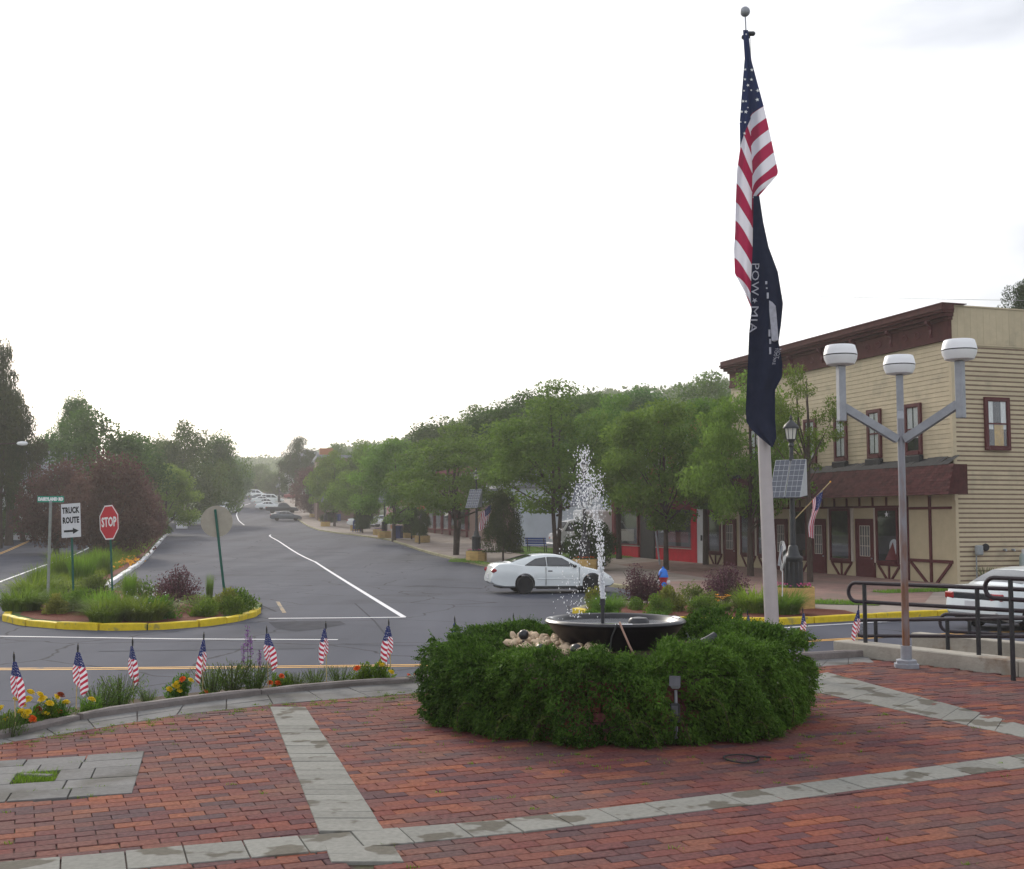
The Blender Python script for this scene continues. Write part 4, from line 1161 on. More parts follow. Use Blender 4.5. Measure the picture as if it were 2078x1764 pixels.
d2 = unit(N2 + np.stack([-np.sin(A2), np.cos(A2), np.zeros(n2)], 1) * rng.normal(size=n2)[:, None] * .7 + np.array([0, 0, -.35]) + rng.normal(size=(n2, 3)) * .25)
parts = [(v1, f1, 0)]
for k in range(5):
    q = P2 + d2 * (.017 * k)
    v, f = leaf_arrays(q, .026 - .002 * k, .45, d2, .7, .4)
    parts.append((v, f, 0))
V, F, Mi = join_arrays(parts)
V[:, 2] = np.maximum(V[:, 2], .003)
link('foliage', np_mesh('foliage', V, F, ['leaf_juniper'], Mi), hedge)
# trailing shoots
sh = MB()
lv = []
for a0, z0 in ((4.35, .22), (4.62, .30), (4.86, .24), (5.05, .35), (4.15, .20), (5.3, .15), (4.72, .2), (5.5, .3), (3.9, .25)):
    pts = []
    for i in range(7):
        t = i / 6; r = 1.66 + .06 * math.sin(t * 3)
        a = a0 + .11 * t * (1 if a0 > 4.5 else -1); z = z0 - .17 * t * t + .03 * math.sin(t * 5)
        pts.append((r * math.cos(a), r * math.sin(a), max(z, .02)))
        for _ in range(9): lv.append((pts[-1][0] + random.gauss(0, .012), pts[-1][1] + random.gauss(0, .012), pts[-1][2] + random.gauss(0, .012)))
    sh.tube(pts, .003, 4)
sh.build('stems', 'bark', hedge)
v, f = leaf_arrays(np.array(lv), .026, .4)
link('leaves', np_mesh('leaves', v, f, 'leaf_sage'), hedge)
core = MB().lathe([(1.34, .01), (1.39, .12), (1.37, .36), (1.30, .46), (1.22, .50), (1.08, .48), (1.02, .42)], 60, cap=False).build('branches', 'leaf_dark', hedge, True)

# small things in and by the hedge ring
for i, (x, y, z, r, lab) in enumerate(((-.80, -.20, .70, .045, 'small black globe light above the pale stones left of the bowl'),
                                        (-.66, -.62, .62, .05, 'half hidden black globe light at the front edge of the pale stones'),
                                        (-.38, -.80, .64, .05, 'black globe light in the leaves below the left of the bowl'))):
    t = thing('globe_light', lab, 'light', HC + Vector((x, y, z)))
    MB().lathe([(.001, r), (r * .5, r * .87), (r * .87, r * .5), (r, 0), (r * .87, -r * .5), (r * .5, -r * .87)], 16).build('globe', 'black_metal', t, True)
    MB().tube([(0, 0, -r), (0, 0, -.14)], .012, 6).build('stake', 'black_metal', t)
t = thing('spotlight', 'dark ribbed garden spotlight nested in the right top of the hedge', 'light', HC + Vector((.70, -.72, .70)), .5)
b = MB()
for k in range(5): b.box((-.05 + .026 * k, 0, .0), (.016, .10 - .01 * abs(k - 2), .075 - .008 * abs(k - 2)), (0, .5, 0), 0, .006)
b.build('cooling_fins', 'dark_iron', t)
MB().tube([(-.07, 0, -.02), (.08, 0, .04)], .034, 10).build('housing', 'dark_iron', t, True)
MB().tube([(0, 0, 0), (0, 0, -.12)], .012, 6).build('stake', 'black_metal', t)
t = thing('outlet_box', 'pale weatherproof outlet cover showing through the front of the hedge', 'outlet box', HC + Vector((.33, -1.47, .47)), -.25)
MB().box((0, 0, 0), (.07, .05, .09), None, 0, .012).build('box', 'gas', t)
MB().plate([(-.042, -.027, .055), (.042, -.027, .055), (.042, -.045, -.02), (-.042, -.045, -.02)], (0, -1, 0), .006).build('lid', 'hub', t)
MB().tube([(0, .02, -.06), (0, .03, -.42)], .012, 8).build('conduit', 'galv', t)
t = thing('junction_box', 'dark grey electrical box low in the hedge under the pale outlet cover', 'electrical box', HC + Vector((.32, -1.50, .25)), -.25)
MB().box((0, 0, 0), (.075, .045, .14), None, 0, .01).build('box', 'dark_iron', t)
MB().box((0, -.026, .02), (.05, .008, .07), None, 0, .003).build('cover', 'hub', t)
MB().tube([(0, .02, -.07), (0, .02, -.19)], .012, 8).build('conduit', 'hub', t)
pts = [HC + Vector(((.72 + .12 * math.cos(a) + .008 * math.sin(2 * a)), -1.98 + .14 * math.sin(a), .012)) - (HC + Vector((.72, -1.98, 0))) for a in [k * .27 for k in range(25)]]
cb = MB().tube(pts + [(.13, .06, .012), (.22, .05, .012)], .006, 6).build('cable', 'cable', None, True, HC + Vector((.72, -1.98, 0)))
tag(cb, 'loop of thin black cable lying on the bricks in front of the hedge', 'cable')

# ------------------------------------------------------------------ flags
def drape(name, rows, mat, parent, depth, Y0, uvf, cols=14, th=.0):
    """hanging cloth: rows = [(v, [u0, u1 ...])]; folds run along the rows, depth(i, t) gives the fold's depth"""
    bm = bmesh.new(); uvl = bm.loops.layers.uv.new('UVMap'); grid = []
    for i, (v, us, frac) in enumerate(rows):
        row = []
        for j, (u, fr) in enumerate(zip(us, frac)):
            p = at(u, v, Y0 + depth(v, fr)); row.append((bm.verts.new(p), uvf(u, v, fr)))
        grid.append(row)
    for a, b in zip(grid, grid[1:]):
        for j in range(len(a) - 1):
            q = [a[j], a[j + 1], b[j + 1], b[j]]
            try: f = bm.faces.new([x[0] for x in q])
            except ValueError: continue
            f.smooth = True
            for lp, x in zip(f.loops, q): lp[uvl].uv = x[1]
    me = bpy.data.meshes.new(name); bm.to_mesh(me); bm.free(); me.materials.append(MAT[mat])
    o = link(name, me, parent)
    return o

pole_foot = Vector((2.905, 13.0, 0)); pole_top = at(1512, 24, 13.0)
fp = thing('flagpole', 'tall pale grey flagpole with a silver ball rising behind the hedge', 'flagpole', pole_foot)
pd = pole_top - pole_foot
PP = lambda t: pd * t
tt = 1 - .30 / pd.length
MB().tube([PP(0), PP(.12), PP(.5), PP(tt)], [.080, .078, .062, .030], 20).build('pole', 'flagpole', fp, True)
MB().tube([PP(tt - .002), PP(.992)], .008, 8).build('spindle', 'galv', fp, True)
MB().lathe([(.001, .058), (.03, .05), (.05, .03), (.058, 0), (.05, -.03), (.03, -.05), (.001, -.058)], 20, c=PP(1), cap=False).build('ball', 'galv', fp, True)
b = MB(); c = PP(tt) + Vector((.03, -.02, .0)); b.lathe([(.034, -.015), (.05, 0), (.05, .02), (.03, .035)], 14, c=PP(tt) + Vector((-.005, 0, -.01))); b.box(c + Vector((.02, 0, .03)), (.10, .05, .05), None, 0, .015)
b.build('truck', 'dark_iron', fp, 50)
MB().tube([PP(tt) + Vector((.05, .03, .02)), PP(.75) + Vector((.05, .06, 0)), PP(.5) + Vector((.06, .06, 0)), PP(.2) + Vector((.08, .05, 0))], .004, 6).build('halyard', 'rope', fp)
b = MB()
for k in range(5):
    rr = [(.095 + .02 * math.cos(a) * (1 + .15 * k) + .004 * k, -.04, 1.28 + .17 * math.sin(a) * (1 - .05 * k) + .01 * k) for a in [q * .6 for q in range(12)]]
    b.tube(rr, .006, 5)
b.tube([(.10, -.05, 1.12), (.10, -.04, .95), (.095, -.04, .84)], .006, 5)
b.build('rope_coil', 'rope', fp, True)
MB().bar((.06, -.04, 1.18), (.10, -.04, 1.40), .018, .02).build('cleat', 'galv', fp)

UL = [(61, 1507.7), (120, 1511), (192, 1505), (248, 1501), (301, 1502), (346, 1495.7), (410, 1493), (470, 1491.7), (505, 1489.5), (555, 1491), (592, 1511), (632, 1527)]
UF = [(61, 1514), (120, 1518), (213, 1524), (293, 1525), (346, 1528), (426, 1527), (451, 1530), (513, 1529), (558, 1528), (632, 1528)]
UR = [(61, 1518), (123, 1525), (168, 1537), (216, 1550), (283, 1565), (349, 1579), (356, 1577), (397, 1541), (402, 1537)]
def ipl(T, v): return float(np.interp(v, [a for a, b in T], [b for a, b in T]))
usf = thing('us_flag', 'large stars and stripes hanging limp in folds at the top of the flagpole', 'flag', pole_foot + PP(.93))
inv = lambda p: p - Vector(usf.location)
rowsL = []
for v in np.linspace(61, 632, 96):
    a, b = ipl(UL, v), ipl(UF, v); fr = np.linspace(0, 1, 13); rowsL.append((v, [a + (b - a) * t for t in fr], fr))
def uvL(u, v, fr):
    can = (301 - 62 * fr ** .8 - v) / 30
    s = 58 * fr ** 1.35
    return (can, (v - s - 335) / 37.6)
def depL(v, fr):
    k = min(1, max(0, (v - 70) / 200))
    return -.10 - .05 * k * math.sin(fr * math.pi) + .045 * k * fr ** 3 + .012 * k * math.sin(fr * 11 + v * .02)
drape('left_fold', rowsL, 'flag_big', usf, depL, 13.0, uvL)
rowsR = []
for v in np.linspace(61, 402, 70):
    a, b = ipl(UF, v) - 1.0, ipl(UR, v); fr = np.linspace(0, 1, 11); rowsR.append((v, [a + (b - a) * t for t in fr], fr))
def uvR(u, v, fr):
    can = (234.5 - 19 * fr ** .7 - v) / 30
    e = fr ** .65
    return (can, (v - (237 - 21 * e)) / (30 - 6.7 * e))
def depR(v, fr):
    k = min(1, max(0, (v - 70) / 200))
    return -.055 * k - .10 + .13 * k * fr + .02 * k * math.sin(fr * 7 + v * .015)
drape('right_fold', rowsR, 'flag_big', usf, depR, 13.0, uvR)
rowsM = []
for v in np.linspace(392, 513, 24):
    a = ipl(UF, v) - 1.5; b = 1539 if v > 402 else 1541; fr = np.linspace(0, 1, 5); rowsM.append((v, [a + (b - a) * t for t in fr], fr))
drape('inner_fold', rowsM, 'flag_big', usf, lambda v, fr: -.09 + .02 * fr, 13.0, lambda u, v, fr: (-1, 1.5))
for ch in list(usf.children):
    ch.matrix_parent_inverse = Matrix.Translation(-Vector(usf.location))
def star(r):
    return [((r if k % 2 == 0 else r * .4) * math.sin(math.pi * k / 5), (r if k % 2 == 0 else r * .4) * math.cos(math.pi * k / 5)) for k in range(10)]
for x, y, s in ((390, 262, .6), (382, 530, .8), (433, 533, 1), (380, 605, .8), (430, 607, .9), (403, 650, .9), (373, 692, .6), (428, 688, .6), (478, 690, 1.1), (366, 772, .9), (388, 772, .7), (474, 760, 1.15), (356, 852, .8), (387, 853, 1.1), (347, 930, .6), (382, 932, .7), (377, 1017, .9), (403, 820, .5)):
    u, v = 1410.4 + x * .2665, y * .2665
    p = at(u, v, 12.80); a = random.uniform(-.2, .5)
    b = MB().plate([(sx * math.cos(a) - sz * math.sin(a), 0, sx * math.sin(a) + sz * math.cos(a)) for sx, sz in star(.0215 * s)], (0, -1, 0), .002)
    b.build('star', 'letter_white', usf, loc=inv(p))

pow_ = thing('black_flag', 'black flag with white lettering hanging in folds under the stars and stripes', 'flag', pole_foot + PP(.42))
BL = [(398, 1529), (505, 1527), (600, 1523), (630, 1525), (678, 1520), (731, 1518), (832, 1513), (856, 1514.6), (870, 1523), (883, 1536), (908, 1566)]
BR = [(398, 1541), (451, 1549), (502, 1560), (552, 1578.6), (616, 1589), (659, 1585), (694, 1580), (739, 1588), (766, 1586.6), (792, 1573), (851, 1573), (888, 1576), (908, 1568)]
rows = []
for v in np.linspace(398, 908, 110):
    a, b = ipl(BL, v), ipl(BR, v); fr = np.linspace(0, 1, 19); rows.append((v, [a + (b - a) * t for t in fr], fr))
def depB(v, fr):
    k = min(1, max(0, (v - 400) / 150))
    f = -.06 - .035 * k * math.sin(fr * 9.5 + v * .004) * (.6 + .4 * math.sin(v * .011)) + .03 * fr
    return f + .05 * k * max(0, fr - .62) - (.05 if v > 850 else 0) * (v - 850) / 60
drape('cloth', rows, 'pow_cloth', pow_, depB, 12.90, lambda u, v, fr: (0, 0))
pow_.children[0].matrix_parent_inverse = Matrix.Translation(-Vector(pow_.location))
def on_flag(u, v, lift=.012):
    a, b = ipl(BL, v), ipl(BR, v); fr = min(1, max(0, (u - a) / (b - a)))
    p = at(u, v, 12.90 + depB(v, fr) - lift)
    return p - Vector(pow_.location)
def flag_text(s, u, v0, v1, h, name='lettering', tilt=0.0):
    """lettering that runs down the cloth and follows its folds"""
    me = text_mesh(s, 1.0, 'letter_faded', .0, name)
    xs = [v.co.x for v in me.vertices]; x0, x1 = min(xs), max(xs)
    ys = [v.co.y for v in me.vertices]; yc = (min(ys) + max(ys)) / 2; yh = max(ys) - min(ys)
    for v in me.vertices:
        t = (v.co.x - x0) / (x1 - x0); vv = v0 + (v1 - v0) * t
        uu = u(t) + (v.co.y - yc) / yh * h
        v.co = on_flag(uu, vv)
    link(name, me, pow_)
flag_text('POW', lambda t: 1533.5 - 1.5 * t, 535, 600, 15)
flag_text('MIA', lambda t: 1532 - 4.5 * t, 622, 676, 15)
b = MB().add([on_flag(1531.5 + 6.2 * (1 if k % 2 == 0 else .4) * math.sin(math.pi * k / 5), 610 + 6.2 * (1 if k % 2 == 0 else .4) * math.cos(math.pi * k / 5)) for k in range(10)], [tuple(range(10))])
b.build('star', 'letter_faded', pow_)
b = MB()
for poly in ([(1561, 610), (1567, 613), (1574, 621), (1576, 640), (1578, 665), (1580, 690), (1572, 694), (1566, 692), (1564, 660), (1561, 630)],):
    b.add([on_flag(u, v) for u, v in poly], [tuple(range(len(poly)))])
b.build('emblem', 'letter_faded', pow_)
b = MB()
for (u, v, w, h) in ((1555, 574, 4, 6), (1556, 585, 3, 3), (1558, 600, 4, 12), (1561.5, 676, 4, 14), (1563, 693, 4, 10), (1563, 712, 4, 14), (1571, 688, 3, 5)):
    b.add([on_flag(u + a * w / 2, v + c * h / 2) for a, c in ((-1, -1), (1, -1), (1, 1), (-1, 1))], [(0, 1, 2, 3)])
b.build('emblem_border', 'letter_faded', pow_)
flag_text('NOT', lambda t: 1582 - 6 * t, 708, 728, 8)
flag_text('YOU ARE', lambda t: 1576 - 6 * t, 706, 740, 6)

def stick_flag(p, h, lean=0.0, seed=0, flip=1, label='', furl=1.0, rz=0.0):
    """small flag on a wooden stick, hanging in two folds"""
    rs = random.Random(seed)
    t = thing('stick_flag', label, 'flag', p, rz, 'small flags on sticks round the plaza')
    t.rotation_euler = (0, lean, rz)
    MB().tube([(0, 0, -.06), (0, 0, h)], .0045, 6).build('stick', 'stick', t, True)
    MB().lathe([(.0055, h - .07), (.007, h - .05), (.009, h - .03), (.0065, h - .012), (.001, h + .015)], 8).build('finial', 'stick_tip', t, True)
    top, L = h - .065, random.uniform(.34, .42)
    bm = bmesh.new(); uvl = bm.loops.layers.uv.new('UVMap')
    for side in (-1, 1):
        grid = []
        wmax = (.068 if side * flip > 0 else .052) * furl
        for i in range(22):
            s = i / 21; z = top - L * s * (1 if side * flip > 0 else .86)
            w = wmax * min(1, .25 + 1.5 * s) * (1 - max(0, s - .86) * 4.5)
            row = []
            for j in range(7):
                f = j / 6
                x = side * w * f + (.03 * s * flip * (1 - .0)) * furl
                y = -.016 + .022 * math.sin(f * 2.8) * s * side + .012 * math.sin(f * 6 + s * 4 + seed) * s
                tip = (.02 * f * s) * (1 if side * flip > 0 else -1)
                vtx = bm.verts.new((x, y, z - tip))
                can = .36 - s - .12 * (1 - f) * (1 if side > 0 else -1) * .3
                row.append((vtx, (can * 5, s * 15 + (1 - f) * -2.2 * (1 if side * flip > 0 else -1.6))))
            grid.append(row)
        for a, b in zip(grid, grid[1:]):
            for j in range(6):
                q = [a[j], a[j + 1], b[j + 1], b[j]]
                fc = bm.faces.new([x[0] for x in q]); fc.smooth = True
                for lp, x in zip(fc.loops, q): lp[uvl].uv = x[1]
    me = bpy.data.meshes.new('cloth'); bm.to_mesh(me); bm.free(); me.materials.append(MAT['flag'])
    link('cloth', me, t)
    return t
SF = [((33, 1480), 9.32, 1325, 'leftmost small stick flag among yellow marigolds at the plaza edge', 1),
      ((154, 1446), 10.1, 1308, 'small stick flag standing between two clusters of yellow marigolds', 1),
      ((272, 1424), 10.9, 1297, 'small stick flag beside the feathery green bush left of the orange blooms', 1),
      ((411, 1408), 11.5, 1285, 'small stick flag right behind one orange bloom and by yellow blooms', -1),
      ((545, 1408), 11.75, 1272, 'small stick flag leaning right beside the purple flower spikes', 1),
      ((663, 1398), 12.1, 1263, 'small stick flag left of the bushy marigolds near the hedge', -1),
      ((795, 1390), 12.35, 1258, 'small stick flag closest to the left side of the round hedge', -1),
      ((925, 1330), 13.0, 1252, 'small stick flag whose blue top peeks over the left rear of the hedge', -1),
      ((1049, 1325), 13.5, 1246, 'small stick flag just left of the black bowl and mostly hidden by the hedge', 1),
      ((1517, 1330), 14.6, 1238, 'tip of a small stick flag behind the hedge just left of the flagpole', 1),
      ((1633, 1338), 14.55, 1234, 'small stick flag right of the hedge with the road behind it', -1),
      ((1737, 1318), 14.85, 1227, 'small stick flag leaning against the left end of the ramp railing', -1)]
for k, ((u, v), Y, vt, lab, fl) in enumerate(SF):
    p = at(u, v, Y); top = at(u, vt, Y)
    zb = -.09 if k < 7 else -.08
    base = Vector((p.x, p.y, zb)); hh = top.z - zb
    stick_flag(base, hh, random.uniform(-.065, .065), k, fl, lab, random.uniform(.72, 1.15), random.uniform(-.55, .55))

# ------------------------------------------------------------------ three-headed plaza lamp
lp = thing('plaza_lamp', 'rusty steel lamp post with three white drum lamps on the brick plaza', 'lamp post', (4.52, 13.43, 0))
b = MB().lathe([(.15, 0), (.15, .045), (.125, .05), (.125, .085), (.09, .095)], 6, ph=.3); b.build('base_plate', 'galv', lp)
MB().tube([(0, 0, .08), (0, 0, .25)], .062, 16).build('collar', 'galv', lp, True)
MB().tube([(0, 0, .2), (0, 0, 2.86)], [.042, .040], 16).build('pole', 'rust_pole', lp, True)
for (k, ang) in enumerate((R(191.4), R(-48.6), R(71.4))):
    L = .74
    e = Vector((math.cos(ang) * L, math.sin(ang) * L, 3.02)); s0 = Vector((0, 0, 2.62))
    arm = MB().bar(s0 + Vector((math.cos(ang), math.sin(ang), 0)) * .05, e - Vector((math.cos(ang), math.sin(ang), 0)) * .03 + Vector((0, 0, -.04)), .07, .09).build('arm', 'galv', lp)
    st = MB().box((e.x, e.y, 3.14), (.085, .085, .64), ang, 0, .006).build('stanchion', 'galv', lp)
    hd = MB().lathe([(.10, 3.465), (.155, 3.478), (.182, 3.535), (.190, 3.575)], 28, c=(e.x, e.y, 0)).build('lower_shade', 'white_shade', lp, 50)
    MB().lathe([(.183, 3.575), (.183, 3.588)], 28, c=(e.x, e.y, 0)).build('seam', 'dark_iron', hd)
    MB().lathe([(.192, 3.588), (.181, 3.64), (.166, 3.692), (.156, 3.698), (.001, 3.703)], 28, c=(e.x, e.y, 0)).build('upper_shade', 'white_shade', lp, 50)

# ------------------------------------------------------------------ plants of the flower bed and islands
def plant(name, label, cat, loc, parts, group=None, rz=None):
    t = thing(name, label, cat, loc, random.uniform(0, 6) if rz is None else rz, group)
    for nm, me in parts: link(nm, me, t)
    return t
def bush_mesh(rx, ry, h, n, size, mat, aspect=.45, low=.05, clump=14, name='foliage', up=.2, seed=0):
    r = np.random.default_rng(seed + 101)
    c = r.normal(size=(clump, 3)); c = unit(c) * (r.random((clump, 1)) ** .45)
    c[:, 2] = np.abs(c[:, 2])
    k = r.integers(0, clump, n)
    P = c[k] * .72 + unit(r.normal(size=(n, 3))) * (r.random((n, 1)) ** .4) * .36
    P[:, 2] = np.clip(P[:, 2], -.02, None)
    P = P * np.array([rx, ry, h]) + np.array([0, 0, low])
    v, f = leaf_arrays(P, size, aspect, P * np.array([1, 1, .5]) + np.array([0, 0, up]), .8)
    return np_mesh(name, v, f, mat)
def stems_mesh(n, r, h, mat='stem', rad=.005, name='stems'):
    b = MB()
    for k in range(n):
        a = random.uniform(0, 6.28); q = random.uniform(.2, 1) * r
        b.tube([(math.cos(a) * q * .15, math.sin(a) * q * .15, -.03), (math.cos(a) * q * .6, math.sin(a) * q * .6, h * .6), (math.cos(a) * q, math.sin(a) * q, h)], [rad, rad * .8, rad * .5], 4)
    return b.mesh(name, mat)
def blade_mesh(n, r, h, w, mat, lean=.6, name='blades', seg=4):
    a = rng.uniform(0, 2 * np.pi, n); q = r * np.sqrt(rng.random(n)) * .45
    P = np.stack([q * np.cos(a), q * np.sin(a), np.full(n, -.01)], 1)
    D = np.stack([np.cos(a + rng.normal(0, .7, n)), np.sin(a + rng.normal(0, .7, n)), np.zeros(n)], 1)
    v, f = blades(P, h, w, lean * r / max(h, .01), seg, .8, D)
    return np_mesh(name, v, f, mat)
def bloom_mesh(r, mat, petals=26, name='flower'):
    """double flower head: layered little petals"""
    b = MB()
    for k in range(petals):
        t = k / petals; el = 1.45 * (1 - t) + .05; a = k * 2.4
        d = Vector((math.cos(a) * math.cos(el), math.sin(a) * math.cos(el), math.sin(el) * .75)); s = d.cross(Vector((0, 0, 1))).normalized()
        c = d * r * .55; e = d * r; wv = s * r * .36; up = Vector((0, 0, r * .12))
        b.add([c - wv * .4, e - wv, e * 1.06 + up, e + wv, c + wv * .4], [(0, 1, 2, 3, 4)])
    b.lathe([(r * .62, 0), (r * .5, r * .32), (r * .25, r * .5), (.001, r * .55)], 8, cap=False)
    return b.mesh(name, mat)
BLOOM = {k: bloom_mesh(.036, 'petal_' + k) for k in ('yellow', 'orange', 'rust')}
BLOOM['orange_tall'] = bloom_mesh(.033, 'petal_orange')

MG = [(bush_mesh(.17, .15, .24, 900, .045, 'leaf_bush', .28, seed=s), stems_mesh(7, .12, .2)) for s in range(3)]
def marigold(label, loc, blooms, s=1.0, k=0):
    """blooms: (u, v, colour) as they stand on this plant"""
    t = thing('marigold', label, 'flower', loc, 0)
    t.scale = (1, 1, 1)
    link('foliage', MG[k % 3][0], t, scale=s, rz=k * 1.7); link('stems', MG[k % 3][1], t, scale=s)
    for (u, v, c) in blooms:
        p = at(u, v, loc[1] - .06 * s) - Vector(loc)
        sc = random.uniform(.85, 1.15)
        link('flower', BLOOM[c], t, p, rot=(random.uniform(.3, .9), random.uniform(-.3, .3), random.uniform(0, 6)), scale=sc)
def bed(u, v, Y, dz=0): p = at(u, v, Y); return Vector((p.x, p.y, -.09 + dz))
marigold('marigold at the far left edge with yellow blooms beside the leftmost flag', bed(18, 1470, 9.5), [(12, 1462, 'yellow'), (2, 1440, 'yellow')], 1, 0)
marigold('marigold with four yellow blooms just right of the leftmost flag', bed(54, 1470, 9.6), [(57, 1421, 'yellow'), (45, 1433, 'yellow'), (43, 1446, 'yellow'), (56, 1447, 'yellow'), (61, 1407, 'yellow'), (64, 1461, 'orange'), (50, 1456, 'yellow'), (36, 1420, 'yellow')], 1.05, 1)
marigold('marigold with a big yellow bloom and a dark rust bloom', bed(92, 1462, 9.8), [(87, 1421, 'yellow'), (93, 1452, 'yellow'), (122, 1413, 'rust'), (75, 1442, 'rust'), (100, 1430, 'yellow'), (80, 1412, 'yellow')], 1.05, 2)
marigold('marigold with orange and yellow blooms left of the second flag', bed(122, 1455, 10.0), [(114, 1416, 'yellow'), (134, 1428, 'yellow'), (108, 1432, 'yellow'), (118, 1448, 'orange'), (113, 1444, 'orange')], 1.0, 0)
marigold('marigold with one yellow bloom right of the second flag', bed(186, 1440, 10.25), [(185, 1422, 'yellow')], .95, 1)
marigold('marigold with a bunch of small yellow blooms under an orange one', bed(366, 1412, 11.5), [(343, 1400, 'yellow'), (354, 1394, 'yellow'), (360, 1389, 'yellow'), (365, 1403, 'yellow'), (363, 1396, 'yellow'), (371, 1380, 'orange_tall'), (386, 1382, 'yellow')], 1.0, 2)
marigold('marigold with a single orange bloom at the foot of the fourth flag', bed(420, 1416, 11.4), [(417, 1406, 'orange')], .6, 0)
marigold('marigold with large orange red blooms right of the purple spikes', bed(572, 1402, 11.95), [(571, 1373, 'orange_tall'), (548, 1387, 'orange'), (564, 1388, 'orange')], .95, 1)
marigold('marigold clump with yellow and orange blooms left of the hedge', bed(735, 1388, 12.3), [(725, 1358, 'orange'), (776, 1352, 'yellow'), (793, 1366, 'yellow')], 1.0, 2)
marigold('tall leafy marigold without open blooms left of the seventh flag', bed(768, 1388, 12.35), [(771, 1349, 'yellow')], 1.25, 0)
marigold('low marigold with red orange blooms touching the left side of the hedge', bed(834, 1385, 12.5), [(829, 1373, 'orange_tall'), (843, 1373, 'orange')], .5, 1)
def sprays_mesh(n, r, h, seed, mat='leaf_sage'):
    rr = np.random.default_rng(seed); L, D = [], []
    for k in range(n):
        a = rr.uniform(0, 6.28); ln = rr.uniform(.3, 1) * r; hh = h * rr.uniform(.55, 1.1)
        for i in range(16):
            t = i / 15
            L.append((math.cos(a) * ln * t ** 1.3 + rr.normal() * .01, math.sin(a) * ln * t ** 1.3 + rr.normal() * .01, hh * (t - .18 * t * t)))
            D.append((math.cos(a) * .5, math.sin(a) * .5, 1))
    v, f = leaf_arrays(np.array(L), .035, .22, np.array(D), .6)
    return np_mesh('foliage', v, f, mat)
SG = [sprays_mesh(90, .27, .42, s) for s in (1, 2, 3)]
SGS = stems_mesh(26, .24, .36)
for k, (u, v, Y, s, lab) in enumerate(((205, 1430, 10.55, .85, 'feathery light green plant with loose sprays left of the third flag'), (245, 1425, 10.8, .95, 'feathery light green plant just left of the third flag'), (300, 1415, 11.1, .5, 'small feathery plant right of the third flag'),
                                       (430, 1400, 11.6, .9, 'light green feathery plant right of the fourth flag'), (470, 1400, 11.7, 1.0, 'taller light green feathery plant between the fourth and fifth flags'), (515, 1400, 11.75, .95, 'feathery plant at the foot of the purple spikes'), (640, 1396, 12.1, .65, 'wispy greyish plant left of the sixth flag'), (600, 1398, 12.0, .6, 'small wispy plant right of the orange red blooms'), (690, 1392, 12.25, .7, 'wispy plant right of the sixth flag'), (18, 1480, 9.25, .7, 'feathery plant at the far left corner of the bed'))):
    t = thing('leafy_plant', lab, 'plant', bed(u, v, Y), k * 1.1)
    link('foliage', SG[k % 3], t, scale=s); link('stems', SGS, t, scale=s)
# purple spikes
for k, (u, vt, lab) in enumerate(((500, 1270, 'tallest purple flower spike left of the fifth flag'), (493, 1305, 'short purple flower spike at the left of its cluster'), (508, 1290, 'thin purple flower spike at the right of its cluster'), (526, 1320, 'dark purple flower spike touching the fifth flag'))):
    b0 = bed(u, 1400, 11.8); h = at(u, vt, 11.8).z - b0.z
    t = thing('flower_spike', lab, 'flower', b0, k)
    MB().tube([(0, 0, -.02), (.01, 0, h * .5), (0, .01, h)], [.004, .003, .002], 4).build('stem', 'stem', t)
    n = 90
    P = np.stack([rng.normal(0, .012, n), rng.normal(0, .012, n), rng.uniform(h * .62, h, n)], 1)
    v, f = leaf_arrays(P, .022, .5); link('blossom', np_mesh('blossom', v, f, 'petal_mauve'), t)
    P = np.stack([rng.normal(0, .03, 60), rng.normal(0, .03, 60), rng.uniform(.02, h * .6, 60)], 1)
    v, f = leaf_arrays(P, .05, .15, np.tile([[0, 0, 1.]], (60, 1)), .7); link('leaves', np_mesh('leaves', v, f, 'leaf_sage'), t)

# planting on the islands
GR = [blade_mesh(620, .75, .60, .022, 'leaf_dayly', 1.0) for _ in range(3)]
GT = [blade_mesh(420, .4, .75, .011, 'leaf_grass', .5) for _ in range(2)]
BB = [bush_mesh(.62, .55, .82, 4600, .042, 'leaf_barberry', .6, .12, 26, seed=s, up=.5) for s in (5, 6)]
BBS = stems_mesh(14, .42, .7, 'bark', .010)
YB = [bush_mesh(.5, .42, .42, 1500, .075, 'leaf_yellow', .5, .03, 18, seed=s) for s in (8, 9)]
GB = [bush_mesh(.55, .5, .5, 1800, .07, 'leaf_bush', .45, .03, 20, seed=s) for s in (11, 12)]
SB = [bush_mesh(.5, .45, .48, 1500, .06, 'leaf_sage', .35, .03, 20, seed=s) for s in (14, 15)]
STB = stems_mesh(10, .3, .3, 'stem', .006)
def isl(u, v, lift=.13):
    return on(u, v, -.9 + lift)
def put(kind, label, u, v, s=1.0, sz=None, k=0, cat='plant', lift=.13):
    meshes = dict(daylily=(('blades', GR[k % 3]),), grass_tuft=(('blades', GT[k % 2]),), barberry_shrub=(('foliage', BB[k % 2]), ('stems', BBS)), yellow_shrub=(('foliage', YB[k % 2]), ('stems', STB)), green_shrub=(('foliage', GB[k % 2]), ('stems', STB)), sage_shrub=(('foliage', SB[k % 2]), ('stems', STB)))[kind]
    t = thing(kind, label, 'shrub' if 'shrub' in kind else cat, isl(u, v, lift), random.uniform(0, 6))
    t.scale = (s, s, sz or s)
    for nm, me in meshes: link(nm, me, t)
    return t
put('daylily', 'grassy clump at the left tip of the island by the yellow kerb', 45, 1238, 1.45, 1.35, 0)
put('daylily', 'grassy clump behind the left tip of the island', 70, 1215, 1.58, 1.55, 1)
put('grass_tuft', 'tall grass left of the street name sign post', 80, 1205, 1.72, 1.35, 0)
put('yellow_shrub', 'yellowish leafy shrub near the foot of the street name sign', 110, 1245, 0.99, 1.24, 0)
